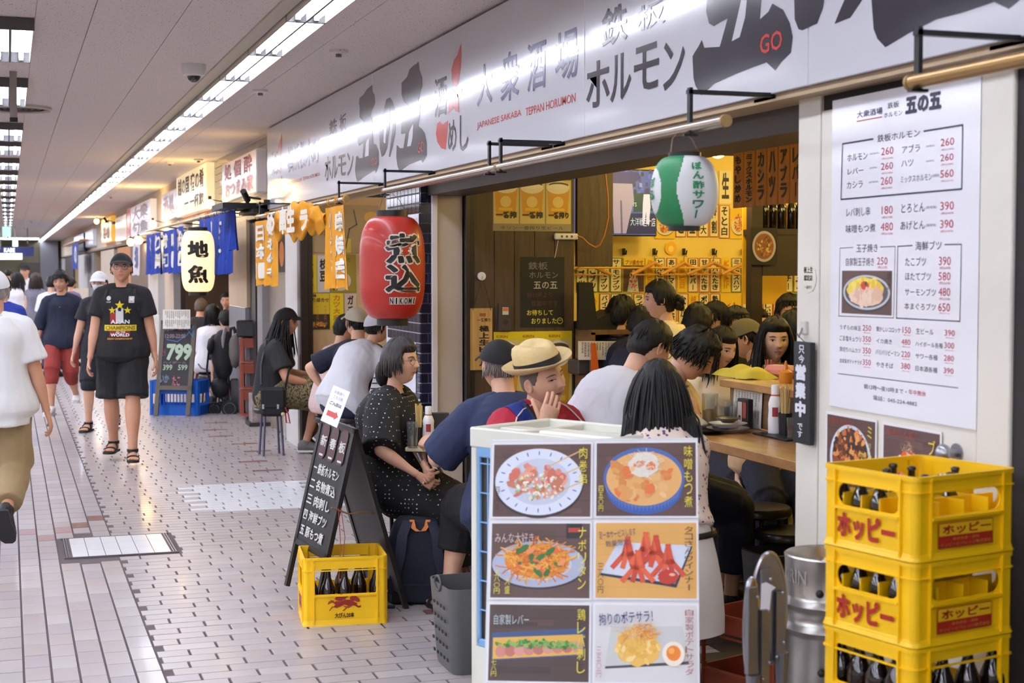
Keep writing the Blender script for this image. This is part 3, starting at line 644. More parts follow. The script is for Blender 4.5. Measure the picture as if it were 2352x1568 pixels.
        for k in range(9): P.ell(a+(-.38+.095*k)*W, b_+(-.12+.01*k)*Hh, .055*W, .075*Hh, [(206, 134, 122), (190, 112, 100), (216, 150, 136)][k % 3], 3+k*.05)
        blobs(P, a, b_-.02*Hh, .42*W, .05*Hh, [(70, 140, 50), (110, 170, 70), (50, 110, 40), (140, 190, 90)], 110, .018*W, 5, 0)
    elif kind == 'potato':
        P.rect(a0, b0, a1, b1, (222, 220, 218), 1); P.poly([(a-.4*W, b_-.33*Hh), (a+.42*W, b_-.26*Hh), (a+.36*W, b_+.2*Hh), (a-.34*W, b_+.2*Hh)], (60, 58, 60), 2); P.poly([(a-.4*W, b_-.3*Hh), (a+.42*W, b_-.22*Hh), (a+.36*W, b_+.23*Hh), (a-.34*W, b_+.22*Hh)], (206, 206, 202), 2.3)
        P.ell(a-.08*W, b_-.05*Hh, .22*W, .24*Hh, (238, 190, 90), 3, wob=.1); blobs(P, a-.08*W, b_-.04*Hh, .22*W, .22*Hh, [(244, 204, 104), (250, 220, 140), (230, 176, 70), (240, 190, 80)], 90, .026*W, 3.5, .06*Hh)
        strands(P, a-.06*W, b_+.16*Hh, .18*W, .1*Hh, [(238, 150, 60), (246, 186, 100), (250, 210, 140)], 80, .09*W, .008*W, 7)
        P.ell(a+.27*W, b_-.13*Hh, .11*W, .16*Hh, (250, 238, 216), 7.5); P.ell(a+.27*W, b_-.12*Hh, .07*W, .1*Hh, (232, 130, 30), 7.8); P.ell(a+.25*W, b_-.09*Hh, .03*W, .04*Hh, (246, 170, 70), 8)
    elif kind == 'omelet':
        woodbg(P, a0, b0, a1, b1); P.ell(a, b_-.05*Hh, .47*W, .4*Hh, (60, 56, 58), 2, 40); P.ell(a, b_, .47*W, .4*Hh, (196, 200, 206), 2.2, 44); P.ell(a, b_, .43*W, .35*Hh, (90, 86, 88), 2.4, 40); P.ell(a-.02*W, b_+.06*Hh, .37*W, .28*Hh, (244, 214, 80), 2.7, wob=.03)
        blobs(P, a-.02*W, b_+.16*Hh, .34*W, .14*Hh, [(250, 226, 100), (236, 196, 60)], 40, .04*W, 3); P.ell(a, b_-.1*Hh, .34*W, .22*Hh, (240, 206, 178), 5, wob=.04); blobs(P, a, b_-.1*Hh, .3*W, .16*Hh, [(246, 216, 192), (232, 190, 160)], 30, .05*W, 5.3)
        P.ell(a-.02*W, b_+.16*Hh, .08*W, .1*Hh, (214, 70, 50), 6.6, wob=.1); P.ell(a, b_+.2*Hh, .025*W, .05*Hh, (50, 90, 40), 6.9)
    elif kind == 'horumon':
        woodbg(P, a0, b0, a1, b1); P.ell(a, b_-.12*Hh, .44*W, .52*Hh, (120, 130, 150), 2, 40); P.ell(a, b_-.1*Hh, .43*W, .5*Hh, (214, 220, 232), 2.2, 40); P.ell(a, b_-.1*Hh, .38*W, .45*Hh, (70, 40, 24), 2.5)
        blobs(P, a, b_-.04*Hh, .34*W, .4*Hh, [(196, 110, 50), (220, 140, 70), (140, 70, 30), (60, 34, 24), (230, 160, 90), (96, 50, 28)], 130, .04*W, 3)
    elif kind == 'sashimi':
        woodbg(P, a0, b0, a1, b1, [(96, 68, 66), (84, 58, 56), (108, 78, 74)]); P.poly([(a-.3*W, b_-.5*Hh), (a+.25*W, b_-.5*Hh), (a+.18*W, b_-.05*Hh), (a-.2*W, b_-.1*Hh)], (190, 210, 220), 2)
        blobs(P, a-.04*W, b_-.2*Hh, .18*W, .34*Hh, [(190, 40, 46), (226, 110, 80), (236, 226, 216), (240, 200, 180), (210, 60, 50), (222, 90, 40)], 50, .045*W, 3, .2*Hh); strands(P, a-.04*W, b_+.2*Hh, .1*W, .1*Hh, [(240, 210, 180), (230, 170, 130)], 30, .06*W, .01*W, 9.4)
    elif kind == 'greens':
        woodbg(P, a0, b0, a1, b1); plate(P, a, b_, .44*W, .4*Hh, blue=False); blobs(P, a, b_, .3*W, .26*Hh, [(120, 150, 60), (190, 170, 70), (200, 110, 60), (90, 120, 50)], 60, .05*W, 4)
    elif kind == 'fried':
        plate(P, a, b_-.08*Hh, .46*W, .3*Hh, (230, 220, 190), (224, 206, 160), False); blobs(P, a, b_, .28*W, .3*Hh, [(214, 120, 50), (232, 150, 80), (190, 90, 36)], 70, .05*W, 4)
# finish poster picture
a0, b0, a1, b1 = pbox(P, 1820+330/2.904, 560+178/2.904, 1820+664/2.904, 560+478/2.904); food(P, 'omelet', a0, b0, a1, b1); P.vtext('明太', a1-.08*(a1-a0), b0+.55*(b1-b0), a1-.02*(a1-a0), b1-.05*(b1-b0), (30, 26, 30), 12)
P.build('print', t)
# two food photo sheets under it
def photo_on(X, x0, y0, x1, y1, kind, name, label, group=None, extra=None):
    PA = Print((X, 0, 0), (0, -1, 0), (0, 0, 1)); a0, b0, a1, b1 = pbox(PA, x0, y0, x1, y1)
    t, P, W, Hh = sheet(name, label, 'poster', [(X, -a0, b0), (X, -a1, b0), (X, -a0, b1)], col=(236, 234, 236), group=group)
    food(P, kind, .008, .008, W-.008, Hh-.008)
    if extra: extra(P, W, Hh)
    P.build('print', t); return t
YE = (232, 216, 60)
photo_on(XD, 1897, 944, 2013, 1140, 'horumon', 'food_poster', 'photo of a bowl of grilled offal taped low on the cream door, left one', extra=lambda P, W, Hh: (P.fit('大阪名物の味!!', .02, Hh*.86, W*.6, Hh*.94, (150, 50, 40), 20), P.vtext('ミックス', W*.86, Hh*.2, W*.94, Hh*.9, YE, 20), P.vtext('ホルモン', W*.72, Hh*.1, W*.8, Hh*.55, YE, 20)))
photo_on(XD, 2026, 968, 2162, 1150, 'sashimi', 'food_poster', 'photo of raw seafood chunks taped low on the cream door, right one', extra=lambda P, W, Hh: (P.fit('当店の人気!!', .03, Hh*.83, W*.62, Hh*.92, (160, 60, 50), 20), P.vtext('ブツ', W*.82, Hh*.35, W*.93, Hh*.86, YE, 20)))
# oval sticker, hook box, hanging black wooden sign
q = MB(); t = thing('oval_sticker', 'oval cream sticker with black characters on the door post', 'sticker', onX(1857, 640, 2.584))
Ps = Print((2.5845, 0, 0), (0, -1, 0), (0, 0, 1)); a0, b0, a1, b1 = pbox(Ps, 1839, 607, 1875, 672); ca, cb = (a0+a1)/2, (b0+b1)/2
Ps.ell(ca, cb, (a1-a0)/2, (b1-b0)/2, (232, 228, 210), 1, 36); Ps.fit('極上生', ca-.03, cb+.018, ca+.03, cb+.04, (40, 36, 34), 2, .02); Ps.fit('認定店', ca-.028, cb-.008, ca+.028, cb+.012, (40, 36, 34), 2, .02); Ps.fit('一番搾り', ca-.024, cb-.036, ca+.024, cb-.024, (60, 50, 46), 2); Ps.build('print', t)
p = onX(1850, 752, 2.585); t = thing('adhesive_hook', 'small clear adhesive hook on the door post above the black wooden sign', 'hook', p); q = MB(); q.box((2.58, p.y, p.z), (.014, .035, .045), M('hook_pl', (214, 210, 204), rough=.3), bev=.003); q.tube([(2.572, p.y, p.z), (2.566, p.y+.003, p.z-.02), (2.56, p.y, p.z-.033), (2.553, p.y, p.z-.02)], .003, mSt, n=6); q.build('hook', t)
a_ = onX(1843, 785, 2.555); c_ = onX(1847, 1020, 2.555); yy0, yy1 = onX(1824, 800, 2.555).y, onX(1862, 800, 2.555).y
zt_, zb_ = a_.z, c_.z
t = thing('hanging_sign', 'narrow black wooden board with white brushed characters hanging on the door post', 'sign', (2.56, (yy0+yy1)/2, zb_)); q = MB()
q.box((2.563, (yy0+yy1)/2, (zt_+zb_)/2), (.02, yy0-yy1, zt_-zb_), M('black_wood', (30, 32, 36), rough=.55, bump=.1), bev=.002); q.build('board', t)
Ps = Print((2.5525, 0, 0), (0, -1, 0), (0, 0, 1)); c0 = -(yy0+yy1)/2; hw = (yy0-yy1)/2; WHT = (226, 228, 236); Hz = zt_-zb_
Ps.vtext('只今', c0-hw*.35, zt_-.22*Hz, c0+hw*.35, zt_-.03*Hz, WHT, 1, .02); Ps.vtext('営業中', c0-hw*.72, zb_+.24*Hz, c0+hw*.55, zt_-.22*Hz, WHT, 1, .06); Ps.vtext('です', c0-hw*.4, zb_+.05*Hz, c0+hw*.2, zb_+.2*Hz, WHT, 1, .02); Ps.build('lettering', t)
q = MB(); q.tube([(2.563, (yy0+yy1)/2, zt_), (2.56, p.y, p.z-.03)], .0015, mBlack, n=5); q.build('cord', t)
# ------------------------------------------------------------------ lanterns
def lantern(name, label, c, r, h, cap_r, capm, bodyfn, mats, hang, ribs=26, p=2.6):
    """bodyfn(angle, height01) -> material index for the paper"""
    t = thing(name, label, 'lantern', c); cx_, cy_, cz_ = c; q = MB(); nz = ribs*2; nu = 180; prof = []
    for i in range(nz+1):
        s_ = -1+2*i/nz; rr = cap_r+(r-cap_r)*(1-abs(s_)**p)**(1/2.0); prof.append((rr*(1-.012*(i % 2)), s_*h/2))
    vs = [(cx_+a*cos(2*pi*j/nu), cy_+a*sin(2*pi*j/nu), cz_+z) for a, z in prof for j in range(nu)]
    fs = {}
    for i in range(nz):
        for j in range(nu):
            k = bodyfn((j+.5)/nu*2*pi, (i+.5)/nz); fs.setdefault(k, []).append((i*nu+j, i*nu+(j+1) % nu, (i+1)*nu+(j+1) % nu, (i+1)*nu+j))
    me = MB(); me.V = vs
    for k, f_ in fs.items(): ki = me.mi(mats[k]); me.F += f_; me.I += [ki]*len(f_)
    me.build('paper_shade', t, sm=60)
    for z0, z1 in ((h/2-.004, h/2+h*.055), (-h/2-h*.06, -h/2+.004)):
        q = MB(); q.lathe((cx_, cy_, cz_), [(cap_r*1.06, z0), (cap_r*1.06, z1), (cap_r*.9, z1), (cap_r*.9, z0)], capm, n=40, cap=False); q.lathe((cx_, cy_, cz_), [(cap_r*.95, (z0+z1)/2-.002), (cap_r*.95, (z0+z1)/2+.002)], capm, n=30); q.build('cap', t)
    q = MB(); zt2 = cz_+h/2+h*.05
    a = V3(cx_-cap_r*.9*R_.x, cy_-cap_r*.9*R_.y, zt2); d = V3(cx_+cap_r*.9*R_.x, cy_+cap_r*.9*R_.y, zt2); top = Vector(hang)
    q.tube([a, a.lerp(top, .5)+V3(-.01, 0, .01), top, d.lerp(top, .5)+V3(.01, 0, .01), d], .0025, M('wire', (150, 140, 130), rough=.3, metal=.8), n=6); q.build('wire_handle', t)
    return t
def wrap(t, c, r, h, cap_r, glyphs_, p=2.6, name='lettering'):
    q = MB()
    for s_, ang, wa, z0, z1, col, off, bold in glyphs_:
        g, fs = glyph(s_, bold); mn, mx = g.min(0), g.max(0); k = (g-mn)/(mx-mn); vs = []; ly = lay(g, bold)
        for (x, y), q_ in zip(k, ly):
            zz = z0+(z1-z0)*y; sN = zz/(h/2); rr = cap_r+(r-cap_r)*max(0, 1-abs(sN)**p)**.5+off+q_*6e-5; a = ang-(.5-x)*wa; vs.append((c[0]+rr*cos(a), c[1]+rr*sin(a), c[2]+zz))
        q.add(vs, fs, ink(col))
    q.build(name, t, sm=0)
# red lantern
c = at(901, 615, 8.95); c = V3(XR+.02, onX(901, 615, XR+.02).y, 0); dd = (V3(c.x, c.y, H)-V3(0, 0, H)).dot(F_); c.z = at(901, 615, dd).z
k_ = dd/FPX; r = 75.5*k_; h = 236*k_; face = atan2(-c.y, -c.x)
mRed = M('red_lantern_paper', (176, 40, 30), rough=.42, coat=.2, var=.12, vscale=5)
t = lantern('red_lantern', 'big red paper lantern with black characters and NIKOMI', tuple(c), r, h, r*.45, mBlackP, lambda a, z: 0, [mRed], (XR, c.y, 2.166), ribs=34, p=3.2)
tocam = face; ofs = .62*0+.60
gl = []
def bandglyph(s_, zc, hh, wa, off_ang):
    z0, z1 = (zc-hh/2)*h/2, (zc+hh/2)*h/2
    gl.append((s_, tocam+off_ang, wa, z0-.006, z1+.006, (226, 214, 204), .0018, .075)); gl.append((s_, tocam+off_ang, wa*.93, z0+.004, z1-.004, (28, 28, 34), .003, .035))
bandglyph('煮', .37, .60, 1.28, .38); bandglyph('込', -.20, .56, 1.28, .38)
wrap(t, c, r, h, r*.45, gl, p=3.2)
q = MB()
for i, ch in enumerate('NIKOMI'):
    a = tocam+.36+(i-2.5)*.155; rr_ = lambda z: r*.45+(r-r*.45)*max(0, 1-abs(z/(h/2))**3.2)**.5
    for off, col, w_, zz0, zz1 in ((.002, (226, 218, 212), .14, -.70, -.56),):
        vs = []
        for z in (zz0*h/2, zz1*h/2):
            for u in (-.5, 0, .5): vs.append((c.x+(rr_(z)+off)*cos(a+u*w_), c.y+(rr_(z)+off)*sin(a+u*w_), c.z+z))
        q.add(vs, [(0, 1, 4, 3), (1, 2, 5, 4)], ink(col))
q.build('letter_ground', t, sm=0)
wrap(t, c, r, h, r*.45, [(ch, tocam+.36+(i-2.5)*.155, .045 if ch == 'I' else .105, -.69*h/2, -.57*h/2, (26, 26, 30), .0034, .02) for i, ch in enumerate('NIKOMI')], name='letters', p=3.2)
# green lantern
c = V3(XR+.02, onX(1572, 440, XR+.02).y, 0); dd = (V3(c.x, c.y, H)-V3(0, 0, H)).dot(F_); c.z = at(1572, 440, dd).z
k_ = dd/FPX; r = 78*k_; h = 160*k_; face = atan2(-c.y, -c.x)
mGr = M('green_paper', (38, 128, 78), rough=.5); mWp = M('white_paper', (226, 228, 226), rough=.5)
def gfn(a, z):
    d = (a-face+pi) % (2*pi)-pi   # positive towards the right of the photo
    if d < -.75 and d > -2.3 and ((d+1.35)/.62)**2+((z-.5)/.33)**2 < 1: return 1
    return 0 if -2.4 < d < -.02+.10*cos(z*6)-.1 else 1
t = lantern('green_white_lantern', 'round green and white paper lantern with green characters', tuple(c), r, h, r*.45, mBlackP, gfn, [mGr, mWp], (XR, c.y, 2.166), ribs=22, p=2.1)
Gc = (30, 130, 80); cs = 'ぽん酢サワー'
gl = []
for i, ch in enumerate(cs):
    z1 = (.80-i*.272)*h/2; z0 = z1-.225*h/2
    if ch == 'ー': gl.append(('｜', face+.40, .06, z0, z1, Gc, .002, .04))
    else: gl.append((ch, face+.42-.0*i, .36, z0, z1, Gc, .002, .03))
for i, ch in enumerate('ぽ3'): gl.append((ch if ch != '3' else 'る', face-1.25, .42, (.1-i*.36)*h/2, (.38-i*.36)*h/2, Gc, .002, .03))
wrap(t, c, r, h, r*.45, gl, p=2.1)
# lit lantern of the next shop
c = at(455, 600, 17.0); k_ = 17.0/FPX; r = 38*k_; h = 140*k_; face = atan2(-c.y, -c.x)
mGlow = M('lit_paper', (255, 226, 168), rough=.6, em=.75)
t = lantern('lit_paper_lantern', 'glowing cream paper lantern with two black characters beside blue curtain', tuple(c), r, h, r*.55, mBlackP, lambda a, z: 0, [mGlow], (c.x, c.y, c.z+h/2+.18), ribs=24, p=4)
wrap(t, c, r, h, r*.55, [('地', face+.0, 1.35, .12*h/2, .68*h/2, (24, 20, 18), .003, .05), ('魚', face+.0, 1.35, -.72*h/2, -.12*h/2, (24, 20, 18), .003, .05)], p=4)
# ------------------------------------------------------------------ crates and bottles
mYel = M('crate_yellow', (250, 198, 4), rough=.42, bump=.04, bscale=60, var=.05, vscale=9); mGlassB = M('brown_glass', (26, 17, 14), rough=.08, coat=.6); mCap = M('bottle_lip', (30, 26, 24), rough=.3); mRedC = M('crate_red', (138, 58, 34), rough=.45, var=.08); mBlueC = M('crate_blue', (10, 92, 190), rough=.4, var=.05)
def rrect(hx, hy, r, n=5):
    pts = []
    for cx_, cy_, a0 in ((hx-r, hy-r, 0), (-hx+r, hy-r, 90), (-hx+r, -hy+r, 180), (hx-r, -hy+r, 270)):
        for i in range(n+1): a = radians(a0+90*i/n); pts.append((cx_+r*cos(a), cy_+r*sin(a)))
    return pts
def loopband(mb, hx, hy, r, z0, z1, th, m, flare=0.):
    o0 = rrect(hx, hy, r); o1 = rrect(hx+flare, hy+flare, r); i0 = rrect(hx-th, hy-th, max(.004, r-th)); n = len(o0); vs = []
    vs += [(x, y, z0) for x, y in o0]+[(x, y, z1) for x, y in o1]+[(x, y, z1) for x, y in i0]+[(x, y, z0) for x, y in i0]; fs = []
    for k in range(4):
        for j in range(n): jj = (j+1) % n; fs.append((k*n+j, k*n+jj, ((k+1) % 4)*n+jj, ((k+1) % 4)*n+j))
    mb.add(vs, fs, m)
def holed(mb, hx_, z0, z1, wz0, wz1, wx, rc, y, th, m, rot, off=(0, 0)):
    """wall panel |x|<hx_, z0..z1 at distance y along local -y, window |x|<wx, wz0..wz1"""
    inn = []; cz = (wz0+wz1)/2; hz = (wz1-wz0)/2
    inn = [(x, cz+z) for x, z in rrect(wx, hz, min(rc, hz*.98))]
    out = []
    for (x, z), k in zip(inn, range(len(inn))):
        dx, dz = x, z-cz
        sx_ = hx_/abs(dx) if abs(dx) > 1e-6 else 9e9; top = z1-cz; bot = cz-z0; sz_ = (top if dz > 0 else bot)/abs(dz) if abs(dz) > 1e-6 else 9e9
        s_ = min(sx_, sz_); out.append((dx*s_, cz+dz*s_))
    # snap nearest outline points to the corners
    for cxx, czz in ((hx_, z1), (-hx_, z1), (-hx_, z0), (hx_, z0)):
        k = min(range(len(out)), key=lambda i: (out[i][0]-cxx)**2+(out[i][1]-czz)**2); out[k] = (cxx, czz)
    n = len(inn); R3 = Matrix.Rotation(rot, 3, 'Z'); vs = []
    for lst, yy in ((inn, -y), (out, -y), (out, -y+th), (inn, -y+th)): vs += [R3 @ V3(x, yy, z) for x, z in lst]
    fs = [];
    for k in range(4):
        for j in range(n): jj = (j+1) % n; fs.append((k*n+jj, k*n+j, ((k+1) % 4)*n+j, ((k+1) % 4)*n+jj))
    mb.add(vs, fs, m)
def crate_body(t, hx, hy, h, m, win=(.5, .78), arch=.03, lips=True, corner=.045, wall=.004):
    q = MB(); r = .02
    for rot, hw, dd in ((0, hx, hy), (pi, hx, hy), (pi/2, hy, hx), (-pi/2, hy, hx)):
        holed(q, hw-r, .012, h-.01, win[0]*h, win[1]*h, hw-corner, arch, dd-.004, wall, m, rot)
        R3 = Matrix.Rotation(rot, 3, 'Z')
        for sx_ in (-1, 1):
            q.box(R3 @ V3(sx_*(hw-corner+.006), -dd+.002, h*.5), (.006, .012, h*.94), m, rz=rot)
        q.box(R3 @ V3(0, -dd+.0, win[0]*h-.006), (2*(hw-corner)+.01, .014, .008), m, rz=rot)
    # rounded corners
    for sx_ in (-1, 1):
        for sy_ in (-1, 1):
            c = (sx_*(hx-r-.004), sy_*(hy-r-.004)); a0 = atan2(sy_, sx_)-pi/4; pts = [(c[0]+r*cos(a0+pi/2*i/5), c[1]+r*sin(a0+pi/2*i/5)) for i in range(6)]; inn = [(c[0]+(r-.004)*cos(a0+pi/2*i/5), c[1]+(r-.004)*sin(a0+pi/2*i/5)) for i in range(6)]
            pl = pts+inn[::-1]; q.prism(pl, (0, 0, .01), (1, 0, 0), (0, 1, 0), h-.02, m)
    loopband(q, hx, hy, .024, h-.012, h, .009, m); loopband(q, hx-.002, hy-.002, .022, 0, .014, .008, m, )
    if lips:
        loopband(q, hx+.001, hy+.001, .024, h*.80, h*.815, .007, m); loopband(q, hx+.002, hy+.002, .024, .0, h*.10, .007, m, flare=-.007)
    q.box((0, 0, .012), (2*hx-.02, 2*hy-.02, .006), m)
    return q.build('body', t, w=0, sm=40)
def dividers(t, hx, hy, nx, ny, z0, z1, m, wave=True):
    for i in range(1, nx):
        q = MB(); x = -hx+2*hx*i/nx; q.box((x, 0, (z0+z1)/2), (.004, 2*hy-.012, z1-z0), m); q.build('divider', t, w=0, sm=0)
    for j in range(1, ny):
        q = MB(); y = -hy+2*hy*j/ny; q.box((0, y, (z0+z1)/2), (2*hx-.012, .004, z1-z0), m); q.build('divider', t, w=0, sm=0)
def bottle_proto(h, r, name='beer_bottle', big=True, label='x', cat='bottle', mat=None):
    t = thing(name, label, cat)
    q = MB(); q.lathe((0, 0, 0), [(r*.9, 0), (r, .006), (r, h*.56), (r*.93, h*.63), (r*.62, h*.73), (r*.42, h*.82), (r*.37, h*.93), (r*.37, h*.955)], mat or mGlassB, n=20); q.build('glass', t, w=0)
    q = MB(); q.lathe((0, 0, 0), [(r*.37, h*.945), (r*.46, h*.95), (r*.46, h*.985), (r*.40, h), (r*.3, h), (r*.3, h*.97)], mCap, n=16); q.build('lip', t, w=0)
    return t
protoB = bottle_proto(.255, .034, label='brown beer bottle standing in the lowest yellow crate on the right')
protoS = bottle_proto(.186, .026, label='small brown bottle in the crate')
usedB = [0, 0]
def put(pr, k, loc, lab, group):
    if usedB[k] == 0:
        usedB[k] = 1; pr.location = loc; WM[pr.name] = Matrix.Translation(Vector(loc)); pr['label'] = lab; pr['group'] = group
    else: copytree(pr, loc, random.uniform(0, 6), lab, group)
def crate_frame(px_c, d, z0, rz):
    p = at(px_c[0], px_c[1], d); return Matrix.Translation((p.x, p.y, z0)) @ Matrix.Rotation(rz, 4, 'Z')
# stack of three yellow crates, measured rim corners
dC = 3.76; A = at(2105, 1095, dC); Lc = at(1890, 1060, dC*478/443); Rc = at(2338, 1072, dC*478/455)
va = (Lc-A); vb = (Rc-A); va.z = vb.z = 0
la, lb = va.length, vb.length
ang = atan2(vb.y, vb.x)     # crate local +x runs along the right-hand face
hx, hy = lb/2, la/2; ctr = A+vb*.5+va*.5; ht = .2185
va_p = V3(-sin(ang), cos(ang), 0)*la; ctr = A+vb*.5+va_p*.5
ztop = A.z; names = []
RB = (168, 38, 22)
def face_print(t, which, hx, hy, fn):
    """which 0: local -y face (right one in the photo), 1: local -x face (left one)"""
    mt = wm(t)
    if which == 0: O = mt @ V3(0, -hy-.0012, 0); u = mt.to_3x3() @ V3(1, 0, 0)
    else: O = mt @ V3(-hx-.0012, 0, 0); u = mt.to_3x3() @ V3(0, -1, 0)
    P = Print(O, u, (0, 0, 1)); fn(P); P.build('lettering', t)
zb = [ztop-ht, ztop-2*ht, ztop-2*ht-.285]
labs = ['topmost yellow bottle crate of the stack by the cream door', 'middle yellow bottle crate of the stack by the cream door', 'lowest yellow crate of the stack, full of big brown bottles']
for i in range(3):
    hh = (ht, ht, .285)[i]; t = thing('bottle_crate', labs[i], 'crate', (ctr.x, ctr.y, zb[i]), ang, group='yellow crates stacked by the door')
    crate_body(t, hx, hy, hh-.003, mYel, win=(.52, .80) if i < 2 else (.5, .86), arch=.03 if i < 2 else .01, corner=.06)
    if i < 2:
        dividers(t, hx-.006, hy-.006, 4, 5, .014, hh*.66, mYel)
        face_print(t, 1, hx, hy, lambda P: P.fit('ホッピー', -hy*.62, hh*.12, hy*.60, hh*.44, RB, 1, .05, shear=-.04))
        def rf(P):
            P.rect(-hx*.58, hh*.13, hx*.50, hh*.43, RB, 1); P.rect(-hx*.565, hh*.275, hx*.485, hh*.42, (236, 190, 24), 2); P.fit('ホッピー', -hx*.5, hh*.29, hx*.45, hh*.405, RB, 3, .03)
            P.fit('東京赤坂・調布', -hx*.3, hh*.215, hx*.22, hh*.25, (224, 150, 60), 3); P.fit('ホッピービバレッジ株式会社', -hx*.54, hh*.15, hx*.46, hh*.195, (224, 150, 60), 3)
        face_print(t, 0, hx, hy, rf)
    else:
        face_print(t, 1, hx, hy, lambda P: P.fit('大びん', -hy*.6, hh*.1, hy*.5, hh*.36, RB, 1, .04))
    mt = wm(t); cells = [(a, c) for a in range(4) for c in range(5)]
    for a, c in cells:
        if i == 0 and (a, c) not in ((0, 4), (0, 3), (0, 2), (1, 1), (2, 1), (2, 3), (3, 2), (1, 3), (2, 4)): continue
        if i == 1 and not (a == 0 or (c == 0 and a < 1) or (a == 1 and c > 2)): continue
        if i == 2 and not (a == 0 or c == 0 or (a == 1 and c == 1)): continue
        lx = -hx+2*hx*(a+.5)/4; ly = -hy+2*hy*(c+.5)/5
        p = mt @ V3(lx, ly, .016)
        nm = ('topmost', 'middle', 'lowest')[i]
        put(protoB if i == 2 else protoS, 0 if i == 2 else 1, p, 'bottle in the %s stacked crate, %s row from its left, %s from the corner' % (nm, O1[a], O1[c]), 'bottles in the %s stacked crate' % nm)
q = MB(); q.box((ctr.x, ctr.y, zb[2]/2), (.36, .33, zb[2]), M('pallet', (150, 110, 70), rough=.8, wood=(8, (1, 6, 1))), rz=ang)
solo(q, 'timber_base', 'low timber base under the stack of yellow crates', 'base')
# yellow crate by the sandwich board
A = onZ(697, 1440, 0); Rg = onZ(880, 1431, 0); Lg = onZ(668, 1392, 0); vb = Rg-A; lb = .40; ang = atan2(vb.y, vb.x); la = .345
hx, hy = lb/2, la/2; cC = A+V3(cos(ang), sin(ang), 0)*hx+V3(-sin(ang), cos(ang), 0)*hy
t = thing('bottle_crate', 'yellow crate with a red creature emblem under the black sandwich board', 'crate', (cC.x, cC.y, 0), ang, group=None)
hh = .325; crate_body(t, hx, hy, hh, mYel, win=(.46, .83), arch=.006, corner=.055, lips=True); dividers(t, hx-.006, hy-.006, 5, 4, .014, hh*.36, mYel)
def emb(P):
    # running creature emblem drawn as flat shapes, taken from its place in the photo
    K = (660, 1200, 4.262); c_ = (150, 34, 20)
    def ek(pts): P.poly([P.px(K[0]+x/K[2], K[1]+y/K[2]) for x, y in pts][::-1], c_, 1)
    ek([(462, 750), (480, 718), (520, 698), (560, 705), (610, 700), (590, 730), (560, 738), (575, 750), (530, 756), (540, 768), (490, 762)])
    ek([(610, 740), (625, 712), (665, 712), (700, 738), (712, 765), (690, 776), (660, 762), (625, 765)])
    ek([(470, 770), (520, 768), (560, 756), (610, 752), (650, 770), (690, 790), (660, 805), (600, 815), (560, 800), (520, 820), (480, 835), (455, 822), (470, 800), (455, 790)])
    for pts in ([(470, 790), (440, 775), (400, 795)], [(455, 768), (430, 765), (405, 780)], [(475, 825), (440, 825), (415, 858)], [(600, 812), (570, 840), (548, 860)], [(560, 820), (600, 828), (640, 800)], [(650, 800), (690, 822), (718, 812)], [(660, 790), (700, 825), (715, 822)], [(500, 812), (530, 790), (560, 784)]):
        P.line([P.px(K[0]+x/K[2], K[1]+y/K[2]) for x, y in pts], .0045, c_, 1)
    a0, b1 = P.px(660+465/4.262, 1200+882/4.262); a1, b0 = P.px(660+655/4.262, 1200+926/4.262); P.fit('大びん20本', a0, b0, a1, b1, (60, 30, 10), 1, .03)
face_print(t, 0, hx, hy, emb)
face_print(t, 1, hx, hy, lambda P: (P.rect(-.09, .05, .08, .14, (214, 140, 60), 1), P.fit('大びん', -.08, .06, .07, .13, (150, 34, 20), 2, .02)))
mt = wm(t)
for a in range(5):
    for c in range(4):
        if (a, c) in ((1, 0), (2, 0), (4, 0), (1, 1), (2, 2), (3, 1), (4, 1), (3, 2), (0, 0)): put(protoB, 0, mt @ V3(-hx+2*hx*(a+.5)/5, -hy+2*hy*(c+.5)/4, .016), 'bottle in the crate under the sandwich board, %s from left, %s row from front' % (O1[a], O1[c]), 'bottles in the crate under the sandwich board')
# ------------------------------------------------------------------ sandwich board (black chalkboard)
mBF = M('blackboard_frame', (26, 24, 23), rough=.5, var=.1); mBoard = M('blackboard', (24, 24, 26), rough=.55); mBackb = M('board_back', (66, 62, 62), rough=.6)
def plane_board(t, TLv, TRv, BLv, BRv, th, fw, mf, mi_, legs=0.):
    """framed board given corners; returns frame (O,u,v,W,H)"""
    u = (TRv-TLv); W = u.length; u.normalize(); v = (TLv-BLv); v = v-u*v.dot(u); Hh = v.length; v.normalize(); n = u.cross(v); O = TLv-v*Hh
    q = MB(); q.prism([(fw*.5, fw*.5), (W-fw*.5, fw*.5), (W-fw*.5, Hh-fw*.5), (fw*.5, Hh-fw*.5)], O-n*th*.7, u, v, th*.5, mi_); q.build('panel', t, sm=0)
    for nm, (a0, b0, a1, b1) in (('rail', (0, 0, W, fw)), ('rail', (0, Hh-fw, W, Hh)), ('leg', (0, -legs, fw, Hh)), ('leg', (W-fw, -legs, W, Hh))):
        q = MB(); q.prism([(a0, b0), (a1, b0), (a1, b1), (a0, b1)], O-n*th, u, v, th, mf); q.build(nm, t, sm=0)
    return O, u, v, n, W, Hh
TLv, TRv = at(737, 957, 7.60), at(815, 985, 7.22)
BLg, BRg = at(645, 1342, 7.62), at(702, 1393, 6.95)
t = thing('sandwich_board', 'black folding chalkboard with white brushed menu lines standing over the yellow crate', 'sign', (BRg+BLg)/2)
fl = (TRv-TLv).normalized()
sl = ((TLv-BLg)+(TRv-BRg))*.5; Lh = sl.length; lowz = .33
k = .26
O, u, v, n, W, Hh = plane_board(t, TLv, TLv+fl*(TRv-TLv).length, BLg.lerp(TLv, k), BRg.lerp(TRv, k), .022, .028, mBF, mBoard, legs=Lh*k-.005)
P = Print(O+n*.0005, u, v)
WH = (206, 206, 200)
